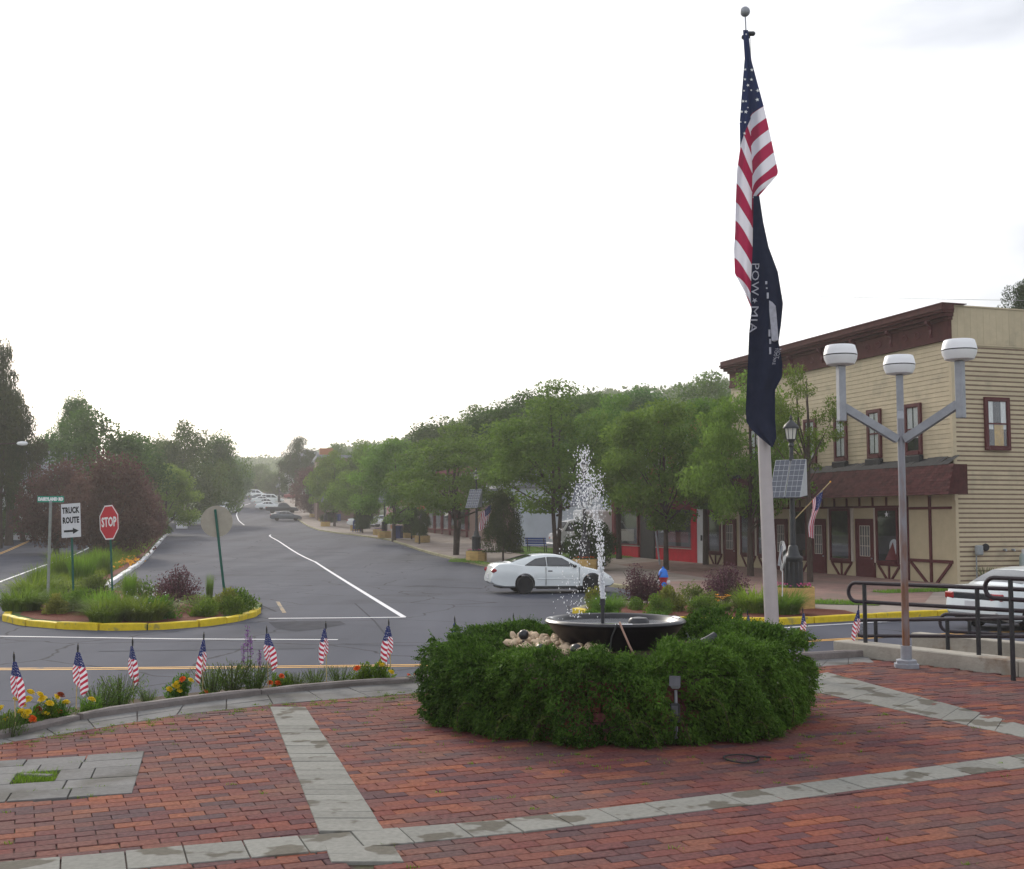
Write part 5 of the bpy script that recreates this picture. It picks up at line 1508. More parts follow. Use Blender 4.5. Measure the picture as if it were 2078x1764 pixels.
put('sage_shrub', 'dull green shrub between the two left sign posts', 125, 1222, 1.32, 1.55, 1)
put('green_shrub', 'green shrub at the foot of the truck route sign', 165, 1240, 1.12, 1.47, 0)
put('sage_shrub', 'greyish shrub behind the truck route sign post', 185, 1205, 1.58, 1.71, 0)
put('daylily', 'grassy clump right of the truck route sign post', 205, 1245, 1.19, 1.28, 2)
put('daylily', 'grassy clump in front of the stop sign post', 245, 1255, 1.32, 1.22, 0)
put('grass_tuft', 'upright tall grass just right of the stop sign post', 262, 1228, 0.80, 1.35, 1)
put('sage_shrub', 'loose shrub with small white blooms between the stop sign and dark purple shrub', 300, 1225, 1.65, 1.78, 1)
put('green_shrub', 'green shrub at the kerb below the white flowered shrub', 330, 1255, 1.19, 1.32, 1)
put('daylily', 'grassy clump left in front of the dark purple shrub', 290, 1258, 1.45, 1.24, 1)
put('barberry_shrub', 'dark purple leaved shrub on the left island right of the stop sign', 358, 1232, 1.30, 1.30, 0)
put('sage_shrub', 'low dull shrub right of the dark purple shrub on the left island', 400, 1243, 1.19, 1.24, 0)
put('yellow_shrub', 'yellow green shrub at the foot of the round sign post', 455, 1240, 1.19, 1.40, 1)
put('green_shrub', 'rounded green shrub at the right tip of the left island', 487, 1238, 0.99, 1.40, 0)
put('grass_tuft', 'tall seeding grass left of the round sign post', 425, 1225, 0.50, 1.15, 0)
put('grass_tuft', 'long grass on the median behind the truck route sign', 165, 1185, 2.24, 1.69, 1)
put('grass_tuft', 'long grass on the median behind the stop sign', 205, 1165, 2.38, 1.62, 0)
put('grass_tuft', 'long grass on the median left of the truck route sign', 125, 1175, 2.64, 1.62, 1)
# right island
put('yellow_shrub', 'yellow green shrub behind the left rim of the black bowl', 1205, 1240, 0.99, 1.55, 0)
put('sage_shrub', 'light green shrub in front of the left barberry on the right island', 1252, 1232, 0.80, 1.05, 1)
put('green_shrub', 'small bright green shrub under the left barberry', 1290, 1238, 0.55, 0.85, 0)
put('barberry_shrub', 'dark purple leaved shrub left of the fire hydrant', 1305, 1228, 1.40, 1.35, 1)
put('yellow_shrub', 'yellow flowered shrub right of the fire hydrant', 1362, 1240, 1.19, 1.55, 1)
put('sage_shrub', 'light green shrub behind the yellow green hosta', 1405, 1226, 1.12, 1.55, 0)
put('green_shrub', 'leafy yellow green hosta clump right of centre on the right island', 1425, 1243, 1.06, 1.08, 1)
put('barberry_shrub', 'dark purple leaved shrub behind the orange lilies', 1474, 1224, 1.45, 1.30, 0)
put('daylily', 'grassy daylily clump just left of the flagpole', 1532, 1243, 1.19, 1.49, 0)
put('daylily', 'grassy daylily clump just right of the flagpole', 1590, 1246, 1.19, 1.35, 2)
put('green_shrub', 'green shrub in the front row between the two right sign posts of the left island', 222, 1236, 1.0, 1.2, 1)
put('daylily', 'grassy clump between the street name sign and the yellow shrub', 128, 1240, 1.1, 1.3, 2)
put('sage_shrub', 'dull green shrub filling the space behind the stop sign post', 258, 1205, 1.3, 1.5, 0)
put('sage_shrub', 'olive shrub behind the left tip clump of the island', 96, 1195, 1.3, 1.4, 0)
put('green_shrub', 'green shrub between the dark purple shrub and the round sign', 418, 1250, .95, 1.0, 0)
put('daylily', 'wide grassy clump at the kerb under the stop sign', 215, 1262, 1.1, 1.1, 2)
put('green_shrub', 'bushy green shrub in front of the round sign post', 470, 1247, .9, 1.15, 1)
put('daylily', 'grassy clump at the rear edge of the black bowl on the right island', 1232, 1246, .95, 1.1, 0)
put('green_shrub', 'green shrub at the foot of the red hydrant', 1338, 1246, .85, 1.2, 0)
put('sage_shrub', 'pale green shrub left of the orange lilies', 1440, 1230, .95, 1.2, 1)
put('sage_shrub', 'pale green shrub right of the orange lilies', 1500, 1238, .85, 1.1, 0)
lil = thing('orange_lily', 'cluster of bright orange lilies in front of the dark purple shrub', 'flower', isl(1467, 1240))
b = MB()
P = []
for k in range(12):
    p = at(random.uniform(1452, 1484), random.uniform(1206, 1222), lil.location.y - .2) - Vector(lil.location)
    fl = MB()
    for q in range(6):
        a = q * math.pi / 3; d = Vector((math.cos(a), math.sin(a), .5))
        w = Vector((-math.sin(a), math.cos(a), 0)) * .018
        fl.add([(0, 0, 0), d * .045 + w, d * .085, d * .045 - w], [(0, 1, 2, 3)])
    fl.build('flower', 'petal_lily', lil, loc=p)
    b.tube([(p.x * .5, p.y * .5, 0), (p.x * .8, p.y * .8, p.z * .6), p], .005, 4)
b.build('stems', 'stem', lil)
link('blades', GR[1], lil, scale=.55)

# ------------------------------------------------------------------ buildings
def clear_glass():
    m, nt, N, L, P = _nodes("clear_pane")
    tr = N.new("ShaderNodeBsdfTransparent"); tr.inputs[0].default_value = (.93, .94, .95, 1)
    gl = N.new("ShaderNodeBsdfGlossy"); gl.inputs["Roughness"].default_value = .04; gl.inputs["Color"].default_value = (.9, .92, .95, 1)
    lw = N.new("ShaderNodeLayerWeight"); lw.inputs["Blend"].default_value = .35
    pw = N.new("ShaderNodeMath"); pw.operation = 'POWER'; L.new(lw.outputs['Facing'], pw.inputs[0]); pw.inputs[1].default_value = 2.2
    ma = N.new("ShaderNodeMath"); ma.operation = 'MULTIPLY_ADD'; L.new(pw.outputs[0], ma.inputs[0]); ma.inputs[1].default_value = .5; ma.inputs[2].default_value = .05
    ms = N.new("ShaderNodeMixShader"); L.new(ma.outputs[0], ms.inputs[0]); L.new(tr.outputs[0], ms.inputs[1]); L.new(gl.outputs[0], ms.inputs[2])
    L.new(ms.outputs[0], N["Material Output"].inputs["Surface"])
    return m
MAT['pane'] = clear_glass()
ANG = math.atan2(.303, .953)
def win(parent, y0, y1, z0, z1, side='front', off=0.0, sash=True, curtain=.75, mat='trim', case=.13, ochre=False, dep=.11):
    """a sash window: casing, dark room, curtain, panes (front: wall plane x=off; side: wall plane y=off)"""
    if side == 'front': P = lambda a, d, z: (off - d, a, z)
    else: P = lambda a, d, z: (a, off - d, z)
    def bx(b, a0, d0, za, a1, d1, zb, **k): return b.span(P(a0, d0, za), P(a1, d1, zb), **k)
    b = MB()
    bx(b, y0, 0.0, z0, y0 + case, dep, z1); bx(b, y1 - case, 0.0, z0, y1, dep, z1); bx(b, y0 + case, 0.0, z1 - case, y1 - case, dep - .004, z1); bx(b, y0 + case, 0.0, z0, y1 - case, dep + .03, z0 + case)
    fr = b.build('window', mat, parent)
    a0, a1, za, zb = y0 + case, y1 - case, z0 + case, z1 - case
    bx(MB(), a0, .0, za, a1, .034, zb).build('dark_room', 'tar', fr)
    if curtain:
        cb = MB(); n = 14
        for half in (0, 1):
            w = (a1 - a0) * (.30 if ochre else .46)
            s0 = a0 if half == 0 else a1 - w
            vs = []
            for i in range(n + 1):
                q = s0 + w * i / n; d = .046 + .006 * math.sin(i * 2.1 + half)
                vs += [P(q, d, zb - (zb - za) * curtain), P(q, d, zb)]
            cb.add(vs, [(2 * i, 2 * i + 2, 2 * i + 3, 2 * i + 1) for i in range(n)])
        cb.build('curtain', 'curtain', fr)
        if ochre: bx(MB(), a0 + (a1 - a0) * .35, .040, za, a0 + (a1 - a0) * .82, .05, za + (zb - za) * .48).build('curtain', 'ochre', fr)
    zm = (za + zb) / 2
    if sash:
        b = MB(); bx(b, a0, .06, zm - .03, a1, .082, zm + .03); bx(b, a0, .06, za, a0 + .04, .08, zb); bx(b, a1 - .04, .06, za, a1, .08, zb); bx(b, a0 + .04, .06, zb - .04, a1 - .04, .08, zb); bx(b, a0 + .04, .06, za, a1 - .04, .08, za + .05)
        b.build('sash', mat, fr)
        bx(MB(), a0 + .04, .068, za + .05, a1 - .04, .072, zm - .03).build('pane', 'pane', fr); bx(MB(), a0 + .04, .068, zm + .03, a1 - .04, .072, zb - .04).build('pane', 'pane', fr)
    else:
        bx(MB(), a0, .068, za, a1, .072, zb).build('pane', 'pane', fr)
    return fr

BZ = -.85
tav = thing('tavern', 'cream clapboard corner building with maroon cornice, shingled pent roof and half timbered ground floor', 'building', (16.8, 44, 0), ANG)
MB().span((.012, .02, BZ - .6), (14, 17.4, 9.55)).span((.012, 17.4, BZ - .6), (9, 20.55, 4.4)).build('wall', 'stucco', tav)
def clap(parent, a, b, z, h, side, mat='siding'):
    """one lapped board, thicker at its lower edge"""
    if side == 'front': pr = lambda y, d, zz: (.01 - d, y, zz)
    else: pr = lambda y, d, zz: (y, .018 - d, zz)
    q = [(0, .009), (.026, .009), (.026, .022), (.014, h), (0, h)]
    j = random.uniform(-.003, .003)
    vs = [pr(a, d, z + zz + j) for d, zz in q] + [pr(b, d, z + zz + j) for d, zz in q]
    MB().add(vs, [(4, 3, 2, 1, 0), (5, 6, 7, 8, 9)] + [(i, (i + 1) % 5, (i + 1) % 5 + 5, i + 5) for i in range(5)]).build('clapboard', mat, parent)
pitch = .182
MB().span((-.004, .10, 3.45), (.02, 17.4, 8.56)).span((.10, -.0, BZ), (13.9, .03, 8.40)).build('sheathing', 'siding_gap', tav)
z = 3.5
while z < 8.55:
    cut = random.uniform(5, 12)
    clap(tav, .13, cut, z, pitch, 'front'); clap(tav, cut + .004, 17.4, z, pitch, 'front'); z += pitch
z = BZ + .05
while z < 8.36:
    cut = random.uniform(3.0, 9)
    clap(tav, .13, cut, z, pitch, 'side'); clap(tav, cut + .004, 14, z, pitch, 'side'); z += pitch
MB().span((-.035, -.03, 2.4), (.12, .12, 8.60)).span((.0, -.032, BZ), (.12, .0, 2.4)).build('corner_board', 'siding', tav)
# plain boarded parapet above the side wall
k = 0; x = .02
while x < 14:
    MB().span((x + .003, -.02 - .003 * (k % 2), 8.44), (x + .297, .03, 9.84)).build('parapet_board', 'siding', tav); x += .3; k += 1
MB().span((-.02, -.06, 9.845), (14, .1, 9.90)).span((0, -.045, 8.36), (14, .0, 8.43)).build('parapet_cap', 'siding', tav)
# cornice
MB().span((-.10, -.04, 8.58), (.03, 17.4, 9.42)).build('frieze', 'cornice', tav)
MB().span((-.13, -.06, 8.54), (-.0, 17.42, 8.66)).build('lower_moulding', 'cornice', tav)
b = MB()
for (d, za, zb) in ((.18, 9.30, 9.42), (.36, 9.422, 9.56), (.50, 9.562, 9.66), (.56, 9.662, 9.74), (.50, 9.742, 9.90)):
    b.span((-d, -.06 - d * .30, za), (.03, 17.4 + d * .5, zb))
b.build('crown_moulding', 'cornice', tav)
MB().span((-.53, -.24, 9.902), (.6, 17.6, 9.93)).build('roof_edge', 'trim', tav)
for k in range(7):
    y = 1.0 + 2.55 * k
    b = MB(); pr = [(.0, 8.75), (-.12, 8.75), (-.17, 8.9), (-.14, 9.05), (-.22, 9.2), (-.36, 9.3), (-.36, 9.42), (.0, 9.42)]
    b.plate([(x, y - .07, zz) for x, zz in pr], (0, 1, 0), .14); b.build('bracket', 'trim', tav)
    if k < 6:
        for dy in (.85, 1.65):
            pts = [(-.108, y + dy + .16 * math.cos(a) * (1 + .2 * math.sin(2 * a)), 8.98 + .12 * math.sin(a)) for a in [q * .6283 for q in range(10)]]
            MB().tube(pts, .022, 6).build('scroll', 'trim', tav)
# windows upstairs and on the side
for (a, c) in ((1.80, 2.83), (4.43, 5.38), (6.91, 7.86), (9.34, 10.34), (11.9, 12.9), (14.4, 15.4)): win(tav, a, c, 4.24, 6.30, 'front', -.012, curtain=.95 if a > 3 else .7)
for (a, c) in ((1.42, 2.58), (5.6, 6.7)): win(tav, a, c, 4.33, 6.38, 'side', -.004, curtain=.62, ochre=a < 3)
# pent roof: courses of shingles, each course a part
OFF, ROOF_A, ROOF_B, ZL, ZH = .85, -.70, 17.6, 2.62, 3.74
def slope(s): return -OFF + (OFF - .18) * s ** 1.0 * .45, ZL + (ZH - ZL) * s
rows = 11
for c in range(rows):
    x0, z0 = slope(c / rows); x1, z1 = slope((c + 1) / rows)
    b = MB(); y = ROOF_A + (.12 if c % 2 else 0)
    b_w = .23
    if c % 2: b.span((x0 - .0, ROOF_A, z0), (x0 + .03, ROOF_A + .115, z1))
    while y < ROOF_B:
        w = min(b_w, ROOF_B - y); j = random.uniform(-.008, .008); k = random.uniform(0, .012)
        n0 = Vector((x0 - .018 - k, 0, z0 + j)); n1 = Vector((x1 + .01, 0, z1 + .02))
        vs = [(n0.x, y + .004, n0.z), (n0.x, y + w - .004, n0.z), (n1.x, y + w - .004, n1.z), (n1.x, y + .004, n1.z)]
        vs += [(q[0] + .02, q[1], q[2]) for q in vs]
        b.add(vs, [(0, 1, 2, 3), (7, 6, 5, 4), (0, 4, 5, 1), (1, 5, 6, 2), (2, 6, 7, 3), (3, 7, 4, 0)])
        y += b_w
    b.build('shingle_course', 'shingle', tav)
b = MB()
pr = [(0.03, ZL), (-OFF, ZL), slope(1), (.03, ZH)]
b.plate([(x, ROOF_A - .002, zz) for x, zz in pr], (0, 1, 0), .04); b.build('roof_end', 'shingle', tav)
b = MB(); b.span((-.2, ROOF_A + .04, ZL + .03), (.02, -.04, ZH - .02)); b.add([(-OFF + .03, ROOF_A, ZL + .01), (0, ROOF_A, ZL + .01), (0, ROOF_B, ZL + .01), (-OFF + .03, ROOF_B, ZL + .01)], [(0, 1, 2, 3)])
b.build('soffit', 'shingle', tav)
b = MB(); sx, sz = slope(1)
yy = ROOF_A + .35
while yy < ROOF_B - .7:
    w = random.uniform(.25, .6); j = random.uniform(0, .06); b.add([(sx - .03, yy, sz), (.02, yy, sz + .32 + j), (.02, yy + w, sz + .32 + j), (sx - .03, yy + w, sz + random.uniform(0, .03))], [(0, 1, 2, 3)]); yy += w
b.build('roof_flashing', 'tar', tav)
for (a, c) in ((1.75, 2.88), (4.38, 5.43), (6.86, 7.91)): MB().span((-.22, a, 3.78), (.0, c, 4.22), bev=.04).build('roof_saddle', 'tar', tav)
# ground floor: half timbering, windows and doors
def tim(a, za, c, zb, w=.12, d=.035, mat='trim', name='timber'):
    MB().bar((-.012, a, za), (-.012, c, zb), w, .05 + d * .5, up=(1, 0, 0), mi=0).build(name, mat, tav)
def post(y, w, za=BZ, zb=2.6, mat='trim', name='post', d=.06): MB().span((-d, y - w / 2, za), (.012, y + w / 2, zb)).build(name, mat, tav)
post(1.47, .11); post(2.92, .18, d=.09)
tim(.2, 2.12, 2.83, 2.12, .10); tim(.2, .06, 2.83, .06, .12)
tim(2.72, -.02, 1.72, -.82, .11); tim(.30, .0, 1.20, -.82, .11)
def bay(a, c, z0=-.14):
    """shop window over a braced panel"""
    win(tav, a, c, z0, 2.15, 'front', -.01, sash=False, curtain=0, case=.11, dep=.10)
    inn = 'glass_grey'
    m = (a + c) / 2
    MB().span((-.05, a + .11, .25), (-.045, c - .11, 1.0)).build('window_shelf', inn, tav)
    tim(a - .02, z0 - .04, c + .02, z0 - .04, .12); tim(m, z0 - .1, m, -.85, .09); tim(a + .05, z0 - .1, m - .12, -.83, .09); tim(c - .05, z0 - .1, m + .12, -.83, .09)
    for y in (a - .11, c + .11): post(y, .13, z0, 2.15, 'trim_light', 'window_post', .07)
    tim(a, -.82, c, -.82, .1)
def door(a, c):
    r = MB().span((-.05, a, BZ), (.012, c, 1.62)).build('door', 'trim', tav)
    MB().span((-.085, a - .07, BZ), (.0, a, 1.70)).span((-.085, c, BZ), (.0, c + .07, 1.70)).span((-.085, a, 1.62), (.0, c, 1.70)).build('door_frame', 'trim', r)
    m = (a + c) / 2; w = (c - a) * .30
    MB().span((-.058, m - w, .12), (-.05, m + w, 1.40)).build('pane', 'glass_grey', r)
    b = MB()
    for k in range(5): b.span((-.066, m - w + 2 * w * k / 4 - .014, .12), (-.058, m - w + 2 * w * k / 4 + .014, 1.40))
    for zz in (.12, .55, .97, 1.40): b.span((-.0655, m - w, zz - .012), (-.0585, m + w, zz + .012))
    b.build('lead_came', 'trim_light', r)
    MB().span((-.10, a + .08, .0), (-.05, a + .13, .06)).build('handle', 'galv', r)
    for zz in (-.62, -.25): MB().span((-.06, m - w, zz), (-.05, m + w, zz + .28), bev=.008).build('door_panel', 'trim', r)
bay(3.42, 4.92); door(5.16, 6.34); bay(6.80, 8.36); door(8.82, 9.80); bay(10.22, 11.6); door(12.06, 13.10); bay(13.5, 14.8); bay(15.1, 16.5); door(17.1, 18.3); bay(18.65, 20.1)
tim(3.0, 2.2, 20.4, 2.2, .09)
y = 3.3
while y < 20.3:
    tim(y, 2.22, y, 2.6, .08, .02); y += .95
star_ = MB().plate([(-.12, 4.1 + (.13 if k % 2 == 0 else .05) * math.sin(math.pi * k / 5), 1.88 + (.13 if k % 2 == 0 else .05) * math.cos(math.pi * k / 5)) for k in range(10)], (-1, 0, 0), .015).build('star_ornament', 'white_shade', tav)
MB().lathe([(.30, 0), (.32, .01), (.30, .02)], 18, c=(0, 0, 0)).build('window_display', 'white_wall', tav, True, (-.062, 3.75, .55)).rotation_euler = (0, R(90), 0)
MB().plate([(-.06, 3.55, -.0), (-.06, 4.35, -.0), (-.06, 3.8, .75)], (-1, 0, 0), .006).build('window_display', 'car_red', tav)
MB().span((-.05, 20.56, BZ), (.3, 21.45, 2.35)).build('side_door', 'white_wall', tav)
MB().span((-.07, 20.8, .5), (-.05, 21.0, .8)).build('door_plate', 'tar', tav)
# fittings by the side wall
t = thing('gas_meter', 'grey gas meter with pipes on the clapboard side wall', 'gas meter', Vector((16.8, 44, 0)) + Vector((.953, .303, 0)) * .95 + Vector((.303, -.953, 0)) * .12, ANG)
MB().span((-.22, -.16, .32), (.08, .03, .70), bev=.04).build('body', 'gas', t)
MB().lathe([(.13, -.05), (.15, 0), (.13, .05)], 16).build('dial', 'tar', t, True, (.24, -.06, .62)).rotation_euler = (R(90), 0, 0)
MB().tube([(-.15, 0, .34), (-.15, 0, -.85)], .025, 8).tube([(.05, 0, .6), (.3, 0, .62), (.3, .03, .55)], .025, 8).build('pipe', 'gas', t, True)
t = thing('propane_tank', 'pale green propane cylinder standing beside the clapboard wall', 'propane tank', Vector((16.8, 44, BZ)) + Vector((.953, .303, 0)) * 2.75 + Vector((.303, -.953, 0)) * .45, ANG)
MB().lathe([(.17, 0), (.19, .04), (.20, .12), (.20, 1.08), (.17, 1.2), (.09, 1.26)], 18).build('cylinder', 'tank', t, 40)
MB().lathe([(.11, 1.24), (.115, 1.36), (.10, 1.40)], 14).build('collar', 'white_wall', t, 40)
for (s, lab) in ((2.15, 'left small vent cap on the clapboard wall above the propane tank'), (2.55, 'right small vent cap on the clapboard wall above the propane tank')):
    t = thing('wall_vent', lab, 'vent', Vector((16.8, 44, .52)) + Vector((.953, .303, 0)) * s + Vector((.303, -.953, 0)) * .06, ANG)
    MB().tube([(0, 0.04, 0), (0, -.08, 0), (0, -.1, -.06)], .04, 8).build('cap', 'gas', t, True)

# red shop with an orange brick upper storey
red = thing('red_shop', 'red painted shopfront below an orange brick upper storey behind the trees', 'building', (16.8, 44, 0), ANG)
MB().span((.02, 21.5, 2.85), (12, 33.6, 7.6)).build('upper_wall', 'orange_brick', red)
MB().span((.06, 21.5, -1.6), (12, 33.6, 2.85)).build('back_wall', 'dark_red', red)
MB().span((-.05, 22.12, -1.2), (.06, 26.85, -.02)).build('stall_riser', 'red_wall', red); MB().span((-.05, 29.5, -1.2), (.06, 33.5, -.02)).build('stall_riser', 'red_wall', red)
MB().span((-.09, 21.45, -1.2), (.06, 22.1, 2.85)).build('pilaster', 'red_wall', red)
MB().span((-.09, 33.2, -1.2), (.06, 33.62, 2.85)).build('pilaster', 'dark_red', red)
MB().span((-.12, 21.4, 2.30), (.05, 33.62, 2.95)).build('sign_band', 'dark_red', red)
MB().span((-.10, 22.1, -.015), (.05, 26.88, .03)).span((-.10, 29.48, -.015), (.05, 33.2, .03)).build('window_ledge', 'trim_light', red)
win(red, 22.15, 26.8, .04, 2.28, 'front', .03, sash=False, curtain=0, mat='dark_red', case=.08)
win(red, 29.55, 33.15, .04, 2.28, 'front', .03, sash=False, curtain=0, mat='dark_red', case=.08)
MB().span((-.02, 27.2, -.95), (.05, 29.2, 1.9)).build('door', 'tar', red)
for k, (a, c, z0, z1, m) in enumerate(((22.6, 25.6, .35, .95, 'dark_red'), (24.2, 25.4, 1.2, 1.9, 'white_wall'), (30.2, 32.4, .3, 1.05, 'trim_light'), (25.9, 26.2, .9, 1.3, 'white_wall'))): MB().span((-.03, a, z0), (-.01, c, z1)).build('window_display', m, red)
for a in (22.6, 25.2, 27.9, 30.6): win(red, a, a + 1.2, 4.4, 6.6, 'front', .015, curtain=.6, mat='trim_light')
MB().span((-.3, 21.4, 7.3), (.1, 33.7, 7.65)).build('cornice', 'orange_brick', red)
t = thing('banner_pole', 'leaning thin pole with a red and white tip in front of the red shop', 'pole', at(1340, 1152, 61.5) - Vector((0, 0, .05)))
p = at(1329, 1066, 61.5) - Vector(t.location)
MB().tube([(0, 0, 0), p], .05, 8).build('shaft', 'galv', t); MB().lathe([(.02, -.25), (.12, -.1), (.11, .15), (.001, .25)], 8, c=p).build('reflector', 'petal_pink', t)

# pale blue building beyond the lawn
pb = thing('pale_building', 'pale blue windowless side wall of a low building beyond the lawn', 'building', (16.8, 44, 0), ANG)
b = MB(); b.span((-2.4, 47, -1.4), (12, 60, 4.1)); b.build('wall', 'pale_blue', pb)
b = MB(); b.plate([(-2.7, 46.7, 4.1), (12.2, 46.7, 4.1), (4.4, 46.7, 6.2)], (0, 1, 0), 13.6); b.build('roof', 'grey_roof', pb)
MB().span((-2.46, 47.2, -.6), (-2.39, 59.8, 3.0)).build('shop_front', 'old_brick', pb)
MB().span((-2.45, 46.97, -1.4), (-2.2, 47.0, 4.1)).build('corner_board', 'white_wall', pb)
# brick shops farther on
def shop(label, y0, y1, h, mat, front, base, x0=-1.0, depth=11, awn=None):
    t = thing('brick_shop', label, 'building', (16.8, 44, 0), ANG)
    MB().span((x0, y0, base - 1.5), (x0 + depth, y1, base + h)).build('wall', mat, t)
    n = max(2, int((y1 - y0) / 3)); w = (y1 - y0) / n
    for k in range(n):
        win(t, y0 + w * k + .35, y0 + w * (k + 1) - .35, base + .5, base + 2.6, 'front', x0, sash=False, curtain=0, mat=front)
        if h > 5: win(t, y0 + w * k + .8, y0 + w * (k + 1) - .8, base + 4.1, base + 5.9, 'front', x0, curtain=.5, mat=front)
        MB().span((x0 - .12, y0 + w * k - .15, base - 1), (x0, y0 + w * k + .15, base + 3)).build('pillar', front, t)
    MB().span((x0 - .25, y0 - .1, base + h - .3), (x0 + .1, y1 + .1, base + h + .05)).build('cornice', front, t)
    if awn: b = MB(); b.plate([(x0 - 1.2, y0, base + 2.7), (x0, y0, base + 3.4), (x0, y0, base + 3.3), (x0 - 1.2, y0, base + 2.6)], (0, 1, 0), y1 - y0); b.build('awning', awn, t)
    return t
shop('brown brick shop with dark windows and a reddish awning under the trees', 61, 79, 6.2, 'old_brick', 'dark_red', .1, -1.5, awn='red_wall')
shop('low brick shop farther along behind the conical shrubs', 80, 98, 4.4, 'orange_brick', 'trim_light', .5, -1.5)
t = thing('brick_block', 'far brick block with a flat roof, bluish parapet and chimney above the trees', 'building', (-24.2, 172, 1.0), R(12))
MB().span((-4.6, 0, -1), (4.6, 12, 9.7)).build('wall', 'old_brick', t)
MB().span((-4.8, -.2, 9.7), (4.8, 12.2, 10.15)).build('parapet', 'grey_roof', t)
MB().span((-4.2, 3, 9.7), (-2.2, 5, 11.3)).build('chimney', 'orange_brick', t)
for k in range(3):
    for z in (3.2, 6.6): MB().span((-3.6 + 2.7 * k, -.06, z), (-2.2 + 2.7 * k, .02, z + 1.8)).build('window', 'lead', t)
def house(label, p, w, d, h, rz, roof='grey_roof', wall='white_wall'):
    t = thing('house', label, 'house', p, rz)
    MB().span((-w / 2, 0, -2), (w / 2, d, h)).build('wall', wall, t)
    b = MB(); b.plate([(-w / 2 - .4, -.4, h), (w / 2 + .4, -.4, h), (0, -.4, h + w * .38)], (0, 1, 0), d + .8); b.build('roof', roof, t)
    for k in (-1, 1):
        for z in (.9, 3.7): MB().span((k * w * .25 - .5, -.06, z), (k * w * .25 + .5, .02, z + 1.4)).build('window', 'lead', t)
    MB().span((-.5, -.06, -.2), (.5, .02, 2.0)).build('door', 'dark_red', t)
house('white house at the far bend of the street below the hill', (-46, 262, gz(262)), 8, 9, 5.6, R(20))
house('pale house half hidden by trees left of the far bend', (-53.5, 300, gz(300)), 7, 8, 8.5, R(-10))
house('white house glimpsed behind the trees on the left side', (-47, 104, gz(104) - .2), 8, 8, 5.2, R(-60))

# ------------------------------------------------------------------ road signs on the left island
def sign_post(t, h, mat, w=.05, base=0.0):
    """U-channel post with bolt holes left out"""
    b = MB()
    b.span((-w / 2, .0, base), (w / 2, .008, h)); b.span((-w / 2, .008, base), (-w / 2 + .008, .035, h)); b.span((w / 2 - .008, .008, base), (w / 2, .035, h))
    return b.build('post', mat, t)
def ngon(n, r, ph=0.0): return [(r * math.cos(2 * math.pi * k / n + ph), r * math.sin(2 * math.pi * k / n + ph)) for k in range(n)]
def panel(t, name, poly, y, th, mat, zc, xc=0.0):
    return MB().plate([(xc + x, y, zc + z) for x, z in poly], (0, 1, 0), th).build(name, mat, t)
def front_text(t, s, size, mat, x, y, z, squeeze=1.0, name='lettering', ry=0.0):
    me = text_mesh(s, size, mat, .0015, name, squeeze=squeeze, bold=.011)
    return link(name, me, t, (x, y, z), rot=(math.pi / 2, 0, 0))

b0 = at(228, 1228, 33.0); b0.z = -.77
t = thing('stop_sign', 'red stop sign on a green post among the plants of the left island', 'road sign', b0)
zc = at(228, 1060, 33.0).z - b0.z
t.rotation_euler = (R(2), R(-3), R(-40))
o8 = ngon(8, .53, math.pi / 8)
sign_post(t, zc + .42, 'post_green')
p8 = panel(t, 'sign_panel', o8, -.012, .010, 'sign_red', zc)
brd = MB(); o1 = ngon(8, .525, math.pi / 8); o2 = ngon(8, .488, math.pi / 8)
for k in range(8):
    a, c = o1[k], o1[(k + 1) % 8]; d, e = o2[(k + 1) % 8], o2[k]
    brd.plate([(a[0], -.015, zc + a[1]), (c[0], -.015, zc + c[1]), (d[0], -.015, zc + d[1]), (e[0], -.015, zc + e[1])], (0, 1, 0), .002)
brd.build('border', 'letter_white', t)
front_text(t, 'STOP', .37, 'letter_white', 0, -.0165, zc, .84)

b0 = at(149, 1226, 33.0); b0.z = -.77
t = thing('truck_route_sign', 'white rectangular truck route sign with a black arrow on a green post', 'road sign', b0, R(-14))
zc = at(139, 1056, 33.0).z - b0.z
t.rotation_euler = (0, R(-3.5), R(-14))
sign_post(t, zc + .3, 'post_green')
panel(t, 'sign_panel', [(-.31, -.48), (.31, -.48), (.31, .48), (-.31, .48)], -.012, .01, 'sign_white', zc, -.0)
front_text(t, 'TRUCK', .235, 'letter_black', 0, -.0145, zc + .28, .68)
front_text(t, 'ROUTE', .235, 'letter_black', 0, -.0145, zc - .0, .68)
ar = MB(); ar.plate([(-.23, -.014, zc - .33), (.08, -.014, zc - .33), (.08, -.014, zc - .27), (-.23, -.014, zc - .27)], (0, -1, 0), .002)
ar.plate([(.06, -.0135, zc - .385), (.25, -.0135, zc - .30), (.06, -.0135, zc - .215)], (0, -1, 0), .003)
ar.build('arrow', 'letter_black', t)

b0 = at(97, 1220, 33.6); b0.z = -.77
t = thing('street_name_sign', 'small green street name sign on a thin grey pole at the left', 'road sign', b0, R(-8))
zt = at(97, 1014, 33.6).z - b0.z
MB().tube([(0, 0, -.1), (0, 0, zt - .08)], .04, 10).build('pole', 'post_grey', t, True)
MB().box((0, 0, zt - .07), (.09, .04, .05), None, 0, .01).build('bracket', 'galv', t)
panel(t, 'sign_panel', [(-.41, -.09), (.41, -.09), (.41, .09), (-.41, .09)], -.006, .006, 'sign_green', zt + .01)
front_text(t, 'DAIRYLAND RD', .125, 'letter_white', 0, -.008, zt + .01, .83)

